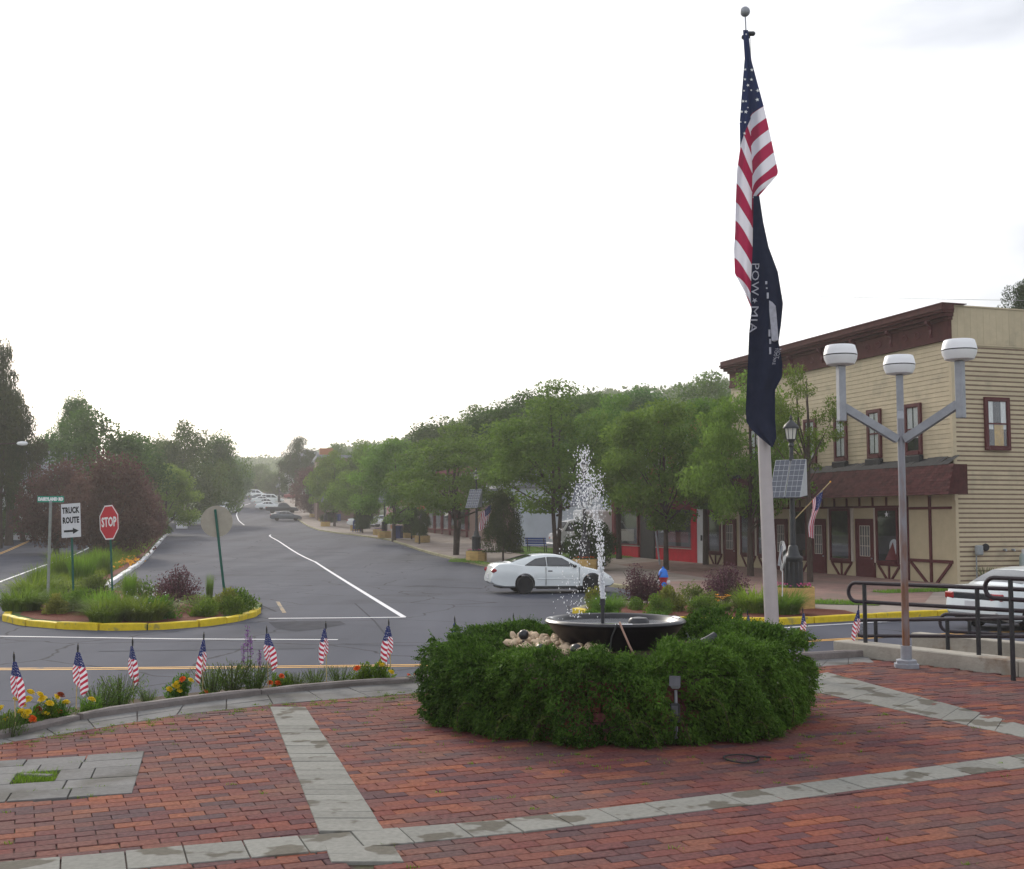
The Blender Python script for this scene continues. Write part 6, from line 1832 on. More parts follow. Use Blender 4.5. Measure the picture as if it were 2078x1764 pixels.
b0 = at(458, 1222, 34.0); b0.z = -.77
t = thing('round_sign', 'blank grey back of a round road sign on a leaning green post', 'road sign', b0)
top = at(437, 1034, 34.0); zc = at(443, 1057, 34.0).z - b0.z; lean = math.atan2(top.x - b0.x, top.z - b0.z)
t.rotation_euler = (0, lean, R(6))
sign_post(t, (top - b0).length, 'post_green', .07)
panel(t, 'sign_panel', ngon(40, .46), .037, .008, 'sign_back', zc)

# ------------------------------------------------------------------ wooden planters, solar street lamps
def planter_box(label, loc, r=.61, h=.58, mat='wood', flowers=('petal_pink', 'leaf_bush'), seed=0):
    t = thing('flower_planter', label, 'planter', loc, R(22.5 - 12), 'wooden planters along the shop sidewalk')
    n = 8
    for k in range(n):
        a0, a1 = 2 * math.pi * k / n, 2 * math.pi * (k + 1) / n
        p, q = Vector((r * math.cos(a0), r * math.sin(a0), 0)), Vector((r * math.cos(a1), r * math.sin(a1), 0))
        m = (p + q) / 2; d = (q - p).normalized(); nn = Vector((m.x, m.y, 0)).normalized()
        for c in range(2):
            z0, z1 = c * h / 2 + .004, (c + 1) * h / 2 - .003
            MB().box(m - nn * .02 + Vector((0, 0, (z0 + z1) / 2)), ((q - p).length - .012, .04, z1 - z0), math.atan2(d.y, d.x), 0, .006).build('plank', mat, t)
    MB().lathe([(r * .88, h - .09), (.001, h - .07)], 8, cap=False).build('soil', 'soil', t)
    rr = np.random.default_rng(seed)
    n = 260; a = rr.uniform(0, 6.28, n); q = r * .86 * np.sqrt(rr.random(n))
    P = np.stack([q * np.cos(a), q * np.sin(a), h - .08 + rr.random(n) * .14], 1)
    v, f = leaf_arrays(P, .07, .5); link('foliage', np_mesh('foliage', v, f, flowers[1]), t)
    n = 70; a = rr.uniform(0, 6.28, n); q = r * .86 * np.sqrt(rr.random(n))
    P = np.stack([q * np.cos(a), q * np.sin(a), h + .04 + rr.random(n) * .08], 1)
    v, f = leaf_arrays(P, .06, .8); link('blossom', np_mesh('blossom', v, f, flowers[0]), t)
    return t

sl = thing('solar_lamp', 'black street lamp with tilted solar panels rising from the planter by the flagpole', 'street lamp', (0, 0, 0), 0, 'solar street lamps along the sidewalk')
MB().lathe([(.27, .50), (.27, .60), (.245, .62), (.25, 1.30), (.275, 1.33), (.275, 1.40), (.19, 1.46), (.15, 1.58), (.13, 1.70), (.095, 1.74)], 16).build('pedestal', 'dark_iron', sl, 50)
b = MB()
for k in range(12):
    a = 2 * math.pi * k / 12; b.box((.25 * math.cos(a), .25 * math.sin(a), .97), (.02, .05, .60), a, 0, .008)
fl = b.build('fluting', 'dark_iron', sl)
MB().tube([(0, 0, 1.7), (0, 0, 3.0), (0, 0, 4.55)], [.085, .07, .05], 12).build('shaft', 'dark_iron', sl, True)
MB().lathe([(.05, 4.48), (.085, 4.52), (.06, 4.60), (.10, 4.66), (.13, 4.70)], 16).build('collar', 'dark_iron', sl, 50)
MB().lathe([(.125, 4.70), (.175, 5.00)], 8).build('lantern_glass', 'lantern_glass', sl)
b = MB()
for k in range(8):
    a = 2 * math.pi * k / 8; b.bar((.127 * math.cos(a), .127 * math.sin(a), 4.70), (.178 * math.cos(a), .178 * math.sin(a), 5.0), .014)
b.build('lantern_ribs', 'dark_iron', sl)
MB().lathe([(.22, 5.0), (.225, 5.03), (.17, 5.12), (.08, 5.20), (.03, 5.25), (.045, 5.29), (.012, 5.38), (.001, 5.40)], 16).build('lantern_cap', 'dark_iron', sl, 50)
# panels lean back like a desk; the wedge stays open underneath
for s in (-1, 1):
    xc = s * .245
    lo, hi = Vector((xc, -.42, 3.06)), Vector((xc, -.03, 4.12))
    d = (hi - lo); rotm = Matrix((Vector((1, 0, 0)), d.normalized(), Vector((1, 0, 0)).cross(d.normalized()))).transposed()
    c = (lo + hi) / 2
    pn = MB().box(c, (.46, d.length, .035), rotm, 0, .004).build('solar_panel', 'alu', sl)
    for i in range(3):
        for j in range(7):
            if i < 3: MB().box(c + rotm @ Vector((-.148 + .148 * i, -d.length * .5 + .085 + (d.length - .17) * j / 6, .018)), (.138, (d.length - .17) / 6 - .012, .006), rotm, 0, .02).build('solar_cell', 'solar', pn)
b = MB()
for x in (-.47, .47):
    MB().plate([(x, -.40, 3.07), (x, -.02, 3.12), (x, -.03, 4.08)], (1, 0, 0), .008).build('side_plate', 'alu', sl)
b = MB(); b.bar((-.5, -.02, 3.10), (.5, -.02, 3.10), .03); b.bar((-.5, -.44, 3.05), (.5, -.44, 3.05), .03); b.bar((0, 0, 3.12), (0, -.43, 3.05), .04); b.build('bracket', 'dark_iron', sl)
MB().bar((0, .05, 4.12), (0, -.05, 4.14), .1).build('clamp', 'dark_iron', sl)
LAMPS = [(7.85, 32.5, 'black street lamp with tilted solar panels rising from the planter by the flagpole'),
         (3.40, 54.5, 'solar street lamp behind the fountain spray beyond the white coupe'),
         (-2.05, 67.0, 'solar street lamp with a flag beside the bushy dark shrub and blue bin'),
         (-11.3, 103.0, 'solar street lamp on the far sidewalk standing left of the conical dark shrubs'),
         (-23.6, 147.0, 'solar street lamp beyond the small red stop sign'),
         (-32.5, 186.0, 'distant solar street lamp behind the dark parked pickup'),
         (-46.0, 229.0, 'most distant solar street lamp near the bend of the street')]
for k, (x, y, lab) in enumerate(LAMPS):
    if k == 0:
        sl.location = (x, y, gz(y) + .13); sl.rotation_euler = (0, 0, R(-42))
    else:
        copy_tree(sl, (x, y, gz(y) + .13), R(-42), None, lab)
    if k < 5:
        planter_box(['large fresh wooden planter with pink flowers under the lamp by the flagpole', 'wooden planter with red flowers behind the bonnet of the white coupe', 'yellowish wooden planter under the lamp beside the blue bin', 'low wooden planter under the lamp left of the far conical shrubs', 'small far wooden planter near the red stop sign'][k], (x, y, gz(y) + .13), .61 if k else .60, .58, 'wood', ('petal_orange' if k == 1 else 'petal_pink', 'leaf_bush'), k)
for (u, v, lab) in ((857, 1101, 'wooden planter holding a dark shrub between two solar lamps'), (770, 1086, 'wooden planter left of the far blue bin'), (722, 1077, 'wooden planter by the conical shrubs up the street'), (655, 1058, 'small wooden planter right of the grey parked sedan'), (636, 1050, 'small wooden planter behind the grey parked sedan'), (830, 1092, 'weathered planter at the kerb beside the blue bin')):
    p = gnd(u, v, .13); planter_box(lab, p, .62, .55, 'wood_dull', ('petal_mauve', 'leaf_dark'), int(u))

def banner_flag(label, lampi, wide):
    """flag on a staff fixed to a lamp"""
    x, y, _ = LAMPS[lampi]
    loc = Vector((x, y, gz(y) + .13 + 2.45))
    t = thing('lamp_flag', label, 'flag', loc, R(0), 'flags fixed to the solar street lamps')
    tip = Vector((1.05, -.1, 1.05))
    MB().tube([(0.05, 0, 0), tip], .014, 6).build('staff', 'stick', t, True)
    MB().lathe([(.001, .035), (.03, 0), (.001, -.035)], 8, c=tip, cap=False).build('finial', 'petal_lily', t)
    bm = bmesh.new(); uvl = bm.loops.layers.uv.new('UVMap'); grid = []
    for i in range(20):
        s = i / 19; row = []
        for j in range(10):
            f = j / 9
            a = tip * .80 - tip * wide * f
            x = a.x - (.30 if wide < .5 else .1) * s * (1 - f) - .12 * s * f + .03 * math.sin(s * 7); z = a.z - 1.30 * s * (1 - .2 * f) - .05 * math.sin(f * 6) * s
            yy = -.1 + .07 * math.sin(f * 11 + s * 2) * (.4 + s)
            row.append((bm.verts.new((x, yy, z)), ((.38 - s) * 5 if f < .58 else -1, f * 12 + s * 1.5)))
        grid.append(row)
    for a, b in zip(grid, grid[1:]):
        for j in range(9):
            q = [a[j], a[j + 1], b[j + 1], b[j]]; fc = bm.faces.new([w[0] for w in q]); fc.smooth = True
            for lp_, w in zip(fc.loops, q): lp_[uvl].uv = w[1]
    me = bpy.data.meshes.new('cloth'); bm.to_mesh(me); bm.free(); me.materials.append(MAT['flag']); link('cloth', me, t)
    return t
banner_flag('flag hanging limp from a slanted staff on the lamp by the flagpole', 0, .30)
banner_flag('flag hanging from the lamp beside the dark bushy shrub', 2, .55)
banner_flag('flag spread out on the far lamp left of the conical shrubs', 3, .6)
banner_flag('distant flag on the lamp beyond the small red stop sign', 4, .55)
banner_flag('faint pinkish flag on the distant lamp behind the parked pickup', 5, .55)

# ------------------------------------------------------------------ street furniture
hp_ = at(1346, 1196, 37.0); hp_.z = -.77
t = thing('fire_hydrant', 'red fire hydrant with a blue bonnet behind the dark purple shrub', 'fire hydrant', hp_)
MB().lathe([(.19, 0), (.19, .04), (.14, .06), (.13, .10), (.125, .55), (.15, .57), (.15, .62)], 16).build('barrel', 'hyd_red', t, 40)
MB().lathe([(.165, .62), (.17, .66), (.15, .70), (.135, .80), (.09, .87), (.035, .90), (.035, .95), (.001, .955)], 16).build('bonnet', 'hyd_blue', t, 40)
for s in (-1, 1): MB().tube([(s * .10, -.02, .46), (s * .21, -.03, .46)], [.06, .065], 10).build('hose_cap', 'hyd_white', t, 40)
MB().tube([(0, -.10, .40), (0, -.20, .40)], [.075, .08], 12).build('pumper_cap', 'hyd_blue', t, 40)

def bin_(label, p, s=1.0):
    t = thing('litter_bin', label, 'litter bin', p, R(-15), 'blue litter bins on the sidewalk')
    for k in range(4):
        MB().box((.29 * s * math.cos(k * math.pi / 2), .29 * s * math.sin(k * math.pi / 2), .50 * s), (.03, .56 * s, .92 * s), k * math.pi / 2, 0, .01).build('side_panel', 'blue_bin', t)
    MB().lathe([(.40 * s, .94 * s), (.42 * s, .98 * s), (.36 * s, 1.04 * s), (.15 * s, 1.05 * s)], 4, ph=.5).build('lid', 'blue_bin', t)
p = gnd(1043, 1121, .13); bin_('blue litter bin at the edge of the lawn beside the dark bushy shrub', p, 1.0)
p = gnd(808, 1094, .13); bin_('blue litter bin on the kerb left of the wooden planters', p, 1.1)
p = gnd(686, 1058, .13); bin_('small far blue litter bin up the street', p, 1.0)
t = thing('mailbox', 'dark blue mailbox on legs beside the small red stop sign', 'mailbox', gnd(723.5, 1080, .13), R(-20))
MB().span((-.3, -.3, .3), (.3, .3, 1.0), bev=.02).build('body', 'blue_bin', t)
b = MB(); vs = []
pr = [(-.3 * math.cos(math.pi * k / 10), 1.0 + .28 * math.sin(math.pi * k / 10)) for k in range(11)]
b.plate([(x, -.29, z) for x, z in pr], (0, 1, 0), .58); b.build('lid', 'blue_bin', t)
for sx in (-1, 1):
    for sy in (-1, 1): MB().span((sx * .27 - .03, sy * .27 - .03, 0), (sx * .27 + .03, sy * .27 + .03, .3)).build('leg', 'blue_bin', t)
MB().span((-.12, -.312, .7), (.12, -.30, .84)).build('label_plate', 'sign_white', t)

t = thing('storm_drain', 'dark storm drain grate in the asphalt by the kerb left of the blue bin', 'drain', gnd(802, 1106) + Vector((-.6, 0, .004)), R(15))
MB().span((-.55, -.35, 0), (.55, .35, .006)).build('frame', 'dark_iron', t)
for k in range(9): MB().span((-.46 + .105 * k, -.28, .006), (-.41 + .105 * k, .28, .014)).build('grate_bar', 'hub', t)
p = gnd(1090, 1121, .13)
t = thing('bench', 'blue slatted bench on the sidewalk behind the roof of the white coupe', 'bench', p, R(160))
for k in range(3): MB().box((0, -.2 + .17 * k, .45), (1.5, .14, .03), None, 0, .006).build('seat_slat', 'blue_bench', t)
for k in range(3): MB().box((0, .27 + .05 * k, .62 + .16 * k), (1.5, .03, .13), (R(-15), 0, 0), 0, .006).build('back_slat', 'blue_bench', t)
for s in (-1, 1):
    MB().bar((s * .6, -.22, 0), (s * .6, -.2, .43), .05).bar((s * .6, .2, 0), (s * .6, .24, .45), .05).bar((s * .6, .22, .42), (s * .6, .40, 1.0), .05).bar((s * .6, -.25, .42), (s * .6, .25, .42), .05).build('frame', 'black_metal', t)

p = gnd(724, 1072, .13); zc = at(724, 1048, p.y).z - p.z
t = thing('small_stop_sign', 'small red stop sign facing away beside the far mailbox', 'road sign', p, R(10))
sign_post(t, zc + .3, 'post_green', .06); panel(t, 'sign_panel', ngon(8, .40, math.pi / 8), -.012, .01, 'sign_red', zc)
p = gnd(430, 1066, 0.1); zc = at(430, 1045, p.y).z - p.z
t = thing('small_stop_sign', 'tiny red stop sign beside the cars parked at the end of the median', 'road sign', p, R(10))
sign_post(t, zc + .3, 'post_green', .06); panel(t, 'sign_panel', ngon(8, .42, math.pi / 8), -.012, .01, 'sign_red', zc)
p = gnd(374, 1072, .1)
t = thing('utility_pole', 'pale slim pole with a lamp head at the far end of the median', 'pole', p)
h = at(374, 975, p.y).z - p.z
MB().tube([(0, 0, -.2), (0, 0, h)], [.16, .11], 10).build('shaft', 'concrete', t, True)
MB().box((.1, -.1, h + .1), (.6, .35, .22), None, 0, .06).build('lamp_head', 'concrete', t)
t = thing('utility_cabinet', 'white metal cabinet beside the pale slim pole', 'cabinet', gnd(369, 1073, .1), R(-10))
MB().span((-.55, -.4, 0), (.55, .4, 1.5), bev=.03).build('body', 'white_wall', t)
MB().box((0, -.41, .75), (.9, .02, 1.2), None, 0, .005).build('door', 'white_wall', t)
for (u, vt, vb, lab) in ((474, 925, 1010, 'thin pale pole in front of the far left trees'), (568, 945, 1000, 'pale pole far up the street below the hill')):
    Y = 230 if u < 500 else 290
    p = at(u, vb, Y); p.z = gz(Y); h = at(u, vt, Y).z - p.z
    t = thing('utility_pole', lab, 'pole', p); MB().tube([(0, 0, -.5), (0, 0, h)], [.22, .15], 8).build('shaft', 'concrete', t, True)
    MB().box((.3, 0, h - .2), (1.0, .3, .25), None, 0, .05).build('lamp_head', 'concrete', t)
Y = 80; p = at(45, 900, Y)
t = thing('street_light', 'pale cobra head street light in front of the dark left trees', 'street light', (p.x - 2.2, Y, gz(Y)))
h = p.z - gz(Y)
MB().tube([(0, 0, -.2), (0, 0, h - .4), (.4, 0, h - .05), (1.7, 0, h)], [.09, .07, .05, .04], 8).build('pole', 'bark', t, True)
MB().lathe([(.001, -.4), (.11, -.3), (.15, 0), (.12, .3), (.001, .42)], 10, c=(0, 0, 0), sx=1, sy=.6).build('lamp_head', 'white_shade', t, True, (2.2, 0, h)).rotation_euler = (0, R(90), 0)
# overhead wire between two poles out of the frame
wp0, wp1 = at(3200, 620, 48), at(-500, 440, 150)
pts = []
for k in range(41):
    s = k / 40; p = wp0.lerp(wp1, s); p.z -= 10 * s * (1 - s) * 1.1; pts.append(p - wp0)
tag(MB().tube(pts, .011, 5).build('overhead_wire', 'wire', None, False, wp0), 'thin overhead wire crossing the pale sky behind the flags', 'wire')

# ------------------------------------------------------------------ vehicles
def solid_minus(me, cyls):
    """cut wheel arches out of a closed body"""
    o = link('cutting_body', me)
    cs = []
    for (x, r, w) in cyls:
        c = link('cutter', MB().lathe([(r, -w), (r, w)], 24).mesh('cutter', 'car_black'))
        c.location = (x, 0, r * .98); c.rotation_euler = (math.pi / 2, 0, 0); cs.append(c)
        m = o.modifiers.new('b', 'BOOLEAN'); m.object = c; m.operation = 'DIFFERENCE'; m.solver = 'EXACT'
    bpy.context.view_layer.update()
    dg = bpy.context.evaluated_depsgraph_get()
    out = bpy.data.meshes.new_from_object(o.evaluated_get(dg))
    for c in cs: bpy.data.objects.remove(c)
    bpy.data.objects.remove(o)
    return out

CARS = {
 'coupe': dict(L=4.55, w=.86, top=[(0, .60), (.04, .74), (.12, .96), (.25, 1.055), (.45, 1.085), (.70, 1.09), (1.2, 1.02), (2.2, .98), (3.0, .965), (3.36, .95), (3.6, .905), (3.9, .835), (4.2, .745), (4.40, .63), (4.5, .54), (4.55, .46)],
    bot=[(0, .42), (.15, .30), (.5, .24), (4.0, .22), (4.4, .24), (4.55, .32)],
    roof=[(.62, 1.07), (1.0, 1.205), (1.35, 1.30), (1.64, 1.355), (2.0, 1.385), (2.4, 1.37), (2.68, 1.315), (3.0, 1.165), (3.42, .93)], belt=.985, k=.36,
    win=[[(1.22, 1.00), (1.62, 1.225), (1.98, 1.275), (2.0, .985)], [(2.06, .985), (2.04, 1.28), (2.38, 1.275), (2.60, 1.245), (3.10, .965)]], rg=(.74, 1.50), fg=(2.74, 3.34), wheels=(1.22, 3.70), r=.315, doors=[(1.98, 3.22)]),
 'sedan': dict(L=4.7, w=.88, top=[(0, .60), (.05, .80), (.12, .98), (.4, 1.04), (.85, 1.05), (1.2, 1.0), (3.2, .97), (3.5, .95), (4.0, .86), (4.4, .75), (4.62, .60), (4.7, .46)],
    bot=[(0, .42), (.15, .30), (.5, .22), (4.2, .22), (4.55, .24), (4.7, .32)],
    roof=[(.78, 1.04), (1.2, 1.24), (1.55, 1.38), (1.9, 1.43), (2.4, 1.44), (2.75, 1.39), (3.1, 1.2), (3.56, .94)], belt=.99, k=.34,
    win=[[(1.25, 1.01), (1.62, 1.32), (1.72, 1.34), (1.72, 1.0)], [(1.78, 1.0), (1.78, 1.35), (2.32, 1.37), (2.32, .99)], [(2.40, .99), (2.40, 1.37), (2.68, 1.33), (3.18, .98)]], rg=(.90, 1.48), fg=(2.82, 3.46), wheels=(1.05, 3.78), r=.32, doors=[(1.35, 2.36), (2.36, 3.3)]),
 'van': dict(L=4.8, w=.95, top=[(0, .7), (.05, .95), (.1, 1.05), (3.4, 1.02), (3.7, 1.0), (4.3, .9), (4.65, .74), (4.8, .5)], bot=[(0, .42), (.2, .3), (4.6, .28), (4.8, .36)],
    roof=[(.05, 1.05), (.2, 1.55), (.4, 1.74), (1.2, 1.78), (2.4, 1.76), (2.8, 1.68), (3.8, .98)], belt=1.04, k=.2,
    win=[[(.35, 1.1), (.42, 1.6), (1.1, 1.64), (1.1, 1.1)], [(1.2, 1.1), (1.2, 1.64), (2.1, 1.63), (2.1, 1.08)], [(2.2, 1.08), (2.2, 1.62), (2.62, 1.58), (3.3, 1.05)]], rg=(.1, .26), fg=(2.9, 3.7), wheels=(.95, 3.85), r=.35, doors=[(2.15, 3.3)]),
 'pickup': dict(L=5.4, w=.96, top=[(0, .62), (.04, 1.0), (.1, 1.12), (2.0, 1.12), (2.3, 1.1), (4.0, 1.08), (4.2, 1.05), (5.0, .98), (5.3, .86), (5.4, .6)], bot=[(0, .5), (.2, .42), (5.2, .38), (5.4, .46)],
    roof=[(2.02, 1.11), (2.12, 1.5), (2.3, 1.73), (2.8, 1.78), (3.3, 1.74), (3.55, 1.62), (4.12, 1.06)], belt=1.09, k=.28,
    win=[[(2.35, 1.15), (2.42, 1.62), (2.75, 1.66), (2.75, 1.14)], [(2.82, 1.14), (2.82, 1.66), (3.3, 1.64), (3.8, 1.12)]], rg=(2.05, 2.24), fg=(3.6, 4.06), wheels=(1.15, 4.35), r=.38, doors=[(2.6, 3.85)]),
}
def tint(T, x): return float(np.interp(x, [a for a, b in T], [b for a, b in T]))
def car(name, label, cat, loc, rz, kind, paint, fine=True, full_tail=False, group=None, steel=False):
    s = CARS[kind]; L, w = s['L'], s['w']
    t = thing(name, label, cat, loc, rz, group)
    X = lambda x: x - L / 2
    xs = sorted(set([round(a, 3) for a, b in s['top']] + [round(x, 3) for x in np.linspace(.3, L - .3, 22 if fine else 8)]))
    vs, fs = [], []
    for i, x in enumerate(xs):
        zt, zb = tint(s['top'], x), tint(s['bot'], x)
        e = min(x, L - x)
        ww = w * (1 - .16 * max(0, 1 - e / .55) ** 2.2)
        zm = zb + (zt - zb) * .45
        ring = [(0, zb), (ww * .86, zb), (ww * .965, zb + .05), (ww * .985, zm - .02), (ww, zm + .04), (ww * .985, zm + (zt - zm) * .55), (ww * .955, zt - .045), (ww * .90, zt - .012), (ww * .6, zt + .004), (0, zt + .012)]
        full = [(y, z) for y, z in ring] + [(-y, z) for y, z in ring[-2:0:-1]]
        vs += [(X(x), y, z) for y, z in full]
        n = len(full)
        if i:
            o = (i - 1) * n
            fs += [(o + k, o + (k + 1) % n, o + n + (k + 1) % n, o + n + k) for k in range(n)]
    fs += [tuple(range(n))[::-1], tuple(range((len(xs) - 1) * n, len(xs) * n))]
    body = MB().add(vs, fs).mesh('body', [paint, 'car_black'])
    ra = s['r'] * 1.17
    me = solid_minus(body, [(X(x), ra, w * 1.4) for x in s['wheels']]) if fine else body
    if fine: me.materials.clear(); me.materials.append(MAT[paint]); me.polygons.foreach_set('material_index', [0] * len(me.polygons))
    smooth_angle(me, 32)
    bo = link('body', me, t)
    # cabin
    yb = w * .925
    side = lambda z: yb - max(0, z - s['belt'] + .02) * s['k']
    rx = sorted(set([a for a, b in s['roof']] + list(np.linspace(s['roof'][0][0], s['roof'][-1][0], 26 if fine else 12))))
    vs, fs = [], []
    for i, x in enumerate(rx):
        z = tint(s['roof'], x); zl = min(s['belt'] - .06, z - .03)
        ws = side(z - .05)
        ring = [(side(s['belt'] - .06), zl), (side(max(zl, (zl + z) / 2)), (zl + z) / 2), (ws, z - .045), (ws - .035, z - .012), (ws * .6, z + .012), (0, z + .02)]
        full = ring + [(-y, zz) for y, zz in ring[-2::-1]]
        vs += [(X(x), y, zz) for y, zz in full]; n = len(full)
        if i:
            o = (i - 1) * n; fs += [(o + k, o + k + 1, o + n + k + 1, o + n + k) for k in range(n - 1)]
    MB().add(vs, fs).build('cabin', paint, t, 40)
    for poly in s['win']:
        for sg in (-1, 1):
            b = MB(); b.plate([(X(x), sg * (side(z) - .004), z) for x, z in poly], (0, sg, .3), .014); b.build('side_window', 'car_glass', t)
    if fine:
        for poly in s['win']:
            for sg in (-1, 1):
                q = [Vector((X(x), sg * (side(z) + .004), z)) for x, z in poly]; b = MB()
                for a, c in zip(q, q[1:] + q[:1]): b.bar(a, c, .018)
                b.build('window_trim', 'car_black', t)
    for nm, (x0, x1) in (('rear_window', s['rg']), ('windscreen', s['fg'])):
        vs, fs = [], []
        for i in range(7):
            x = x0 + (x1 - x0) * i / 6; z = tint(s['roof'], x); ww = side(z - .05) - .075
            for k in range(5):
                f = -1 + k / 2; vs.append((X(x), ww * f, z + .028 - .014 * abs(f)))
            if i: fs += [((i - 1) * 5 + k, (i - 1) * 5 + k + 1, i * 5 + k + 1, i * 5 + k) for k in range(4)]
        MB().add(vs, fs).build(nm, 'car_glass', t, True)
    for i, x in enumerate(s['wheels']):
        for sg in (-1, 1):
            y = sg * (w - .12); r = s['r']
            wl = link('wheel', MB().lathe([(r * .62, -.095), (r * .9, -.10), (r, -.07), (r, .07), (r * .9, .10), (r * .62, .095)], 28).mesh('wheel', 'tyre', 35), t, (X(x), y, r), rot=(math.pi / 2, 0, 0))
            hubm = 'hub' if steel else 'galv'
            hb = MB().lathe([(r * .64, .05), (r * .6, .088), (r * .45, .075), (r * .2, .085), (.001, .09)], 20, cap=False)
            hb.lathe([(r * .64, -.05), (r * .6, -.088), (r * .45, -.075), (r * .2, -.085), (.001, -.09)], 20, cap=False)
            if fine:
                for k in range(10):
                    a = 2 * math.pi * k / 10
                    for zz in (-.082, .082): hb.box((r * .46 * math.cos(a), r * .46 * math.sin(a), zz), (r * .16, r * .10, .012), a, 1)
            hb.build('rim', [hubm, 'car_black'], wl, True)
    zt0 = tint(s['top'], .12)
    if full_tail:
        MB().box((X(.055), 0, .80), (.05, w * 1.30, .17), None, 0, .02).build('tail_strip', 'lead', t)
        for sg in (-1, 1): MB().box((X(.085), sg * w * .76, .80), (.10, w * .36, .16), sg * -.20, 0, .025).build('tail_lamp', 'tail_red', t)
    else:
        for sg in (-1, 1):
            MB().box((X(.17), sg * w * .845, zt0 - .135), (.34, .14, .150), sg * -.20, 0, .05).build('tail_lamp', 'tail_red', t)
    for sg in (-1, 1):
        MB().box((X(L - .20), sg * w * .74, tint(s['top'], L - .2) - .10), (.26, .30, .11), sg * .35, 0, .04).build('headlight', 'lens', t)
    if fine:
        for sg in (-1, 1):
            MB().box((X(s['wheels'][0] + .45 + (s['wheels'][1] - s['wheels'][0] - .9) / 2), sg * w * .995, .53), (s['wheels'][1] - s['wheels'][0] - .9, .012, .035), None, 0, .005).build('side_moulding', paint, t)
            MB().span((X(s['wheels'][0] + .40), sg * (w * .90), .17), (X(s['wheels'][1] - .40), sg * (w * .965), .235)).build('sill', 'car_black', t)
            for x0, x1 in s['doors']:
                b = MB()
                for x in (x0, x1): b.span((X(x) - .006, sg * w * .95, .30), (X(x) + .006, sg * w * 1.003, .93))
                b.build('door_gap', 'car_black', t)
                MB().box((X(x0 + .16), sg * w * .985, .80), (.17, .03, .04), None, 0, .012).build('door_handle', 'car_black', t)
            MB().box((X(s['fg'][1] - .30), sg * (w * .98 + .05), .97), (.12, .16, .10), None, 0, .035).build('mirror', 'car_black', t)
        MB().span((X(.06), -w * .80, .36), (X(.10), w * .80, .40)).build('bumper_seam', 'car_black', t)
        MB().box((X(-.004), 0, .62), (.01, .34, .16), None, 0, .002).build('licence_plate', 'sign_white', t)
        MB().span((X(s['wheels'][0] - .9), -w * .7, .20), (X(s['wheels'][1] + .6), w * .7, .30)).build('underbody', 'car_black', t)
    return t

car('white_coupe', 'white two door coupe parked across the empty parking area', 'car', (1.30, 41.3, gz(41)), R(11), 'coupe', 'car_white', steel=True).scale = (.965, .98, .985)
rc = on(2040, 1287, -.9)
car('white_car', 'white car with a dark tail lamp strip driving off at the right edge', 'car', (rc.x + 2.35 * math.cos(R(27)) - .80 * math.sin(R(27)) - .12, rc.y + 2.35 * math.sin(R(27)) + .80 * math.cos(R(27)), -.9), R(27), 'sedan', 'car_white', full_tail=True)
PARK = [('sedan', 'car_grey', 580, 1057, 'grey sedan parked nearest at the head of the row up the street', 12), ('pickup', 'car_navy', 572, 1042, 'dark pickup parked just behind the grey sedan', 14), ('sedan', 'car_white', 545, 1034.5, 'white sedan parked beyond the dark pickup', 14), ('sedan', 'car_white', 541, 1028, 'white sedan farther up the row behind another white sedan', 14), ('van', 'car_white', 522, 1010, 'silvery van crossing at the top of the street', 5), ('pickup', 'car_navy', 560, 1009, 'dark vehicle under the far trees at the top of the street', 8), ('sedan', 'car_red', 598, 1013, 'reddish car parked at the far bend of the street', 10),
        ('sedan', 'car_white', 533, 1022, 'white car third in the row behind the dark pickup', 14), ('sedan', 'car_grey', 527, 1017, 'grey car farthest up the row of parked cars', 14), ('van', 'car_white', 552, 1021, 'white van partly behind the far end of the parked row', 14),
        ('sedan', 'car_white', 397, 1066, 'white sedan parked at the end of the median facing the street', 40), ('van', 'car_navy', 392, 1056, 'dark van parked behind the white sedan at the end of the median', 20), ('van', 'car_white', 461, 1042, 'white van half hidden behind the round sign', 75), ('sedan', 'car_white', 458, 1028, 'white car parked beyond the van behind the round sign', 20), ('sedan', 'car_white', 330, 1056, 'pale car glimpsed under the purple trees', 20), ('sedan', 'car_navy', 360, 1052, 'dark car glimpsed between the purple trees and the white cabinet', 20),
        ('sedan', 'car_white', 742, 1072, 'white car on the sidewalk side behind the small red stop sign', 10), ('sedan', 'car_white', 778, 1071, 'white car half hidden behind the conical dark shrubs', 10)]
for kind, paint, u, v, lab, a in PARK:
    p = gnd(u, v); slope = math.atan2(gz(p.y + 3) - gz(p.y - 3), 6)
    if u > 730: p.z = gz(p.y) + .14
    c = car({'sedan': 'parked_car', 'pickup': 'pickup_truck', 'van': 'parked_van'}[kind], lab, {'sedan': 'car', 'pickup': 'pickup', 'van': 'van'}[kind], p, R(a), kind, paint, False, group='vehicles along the street')
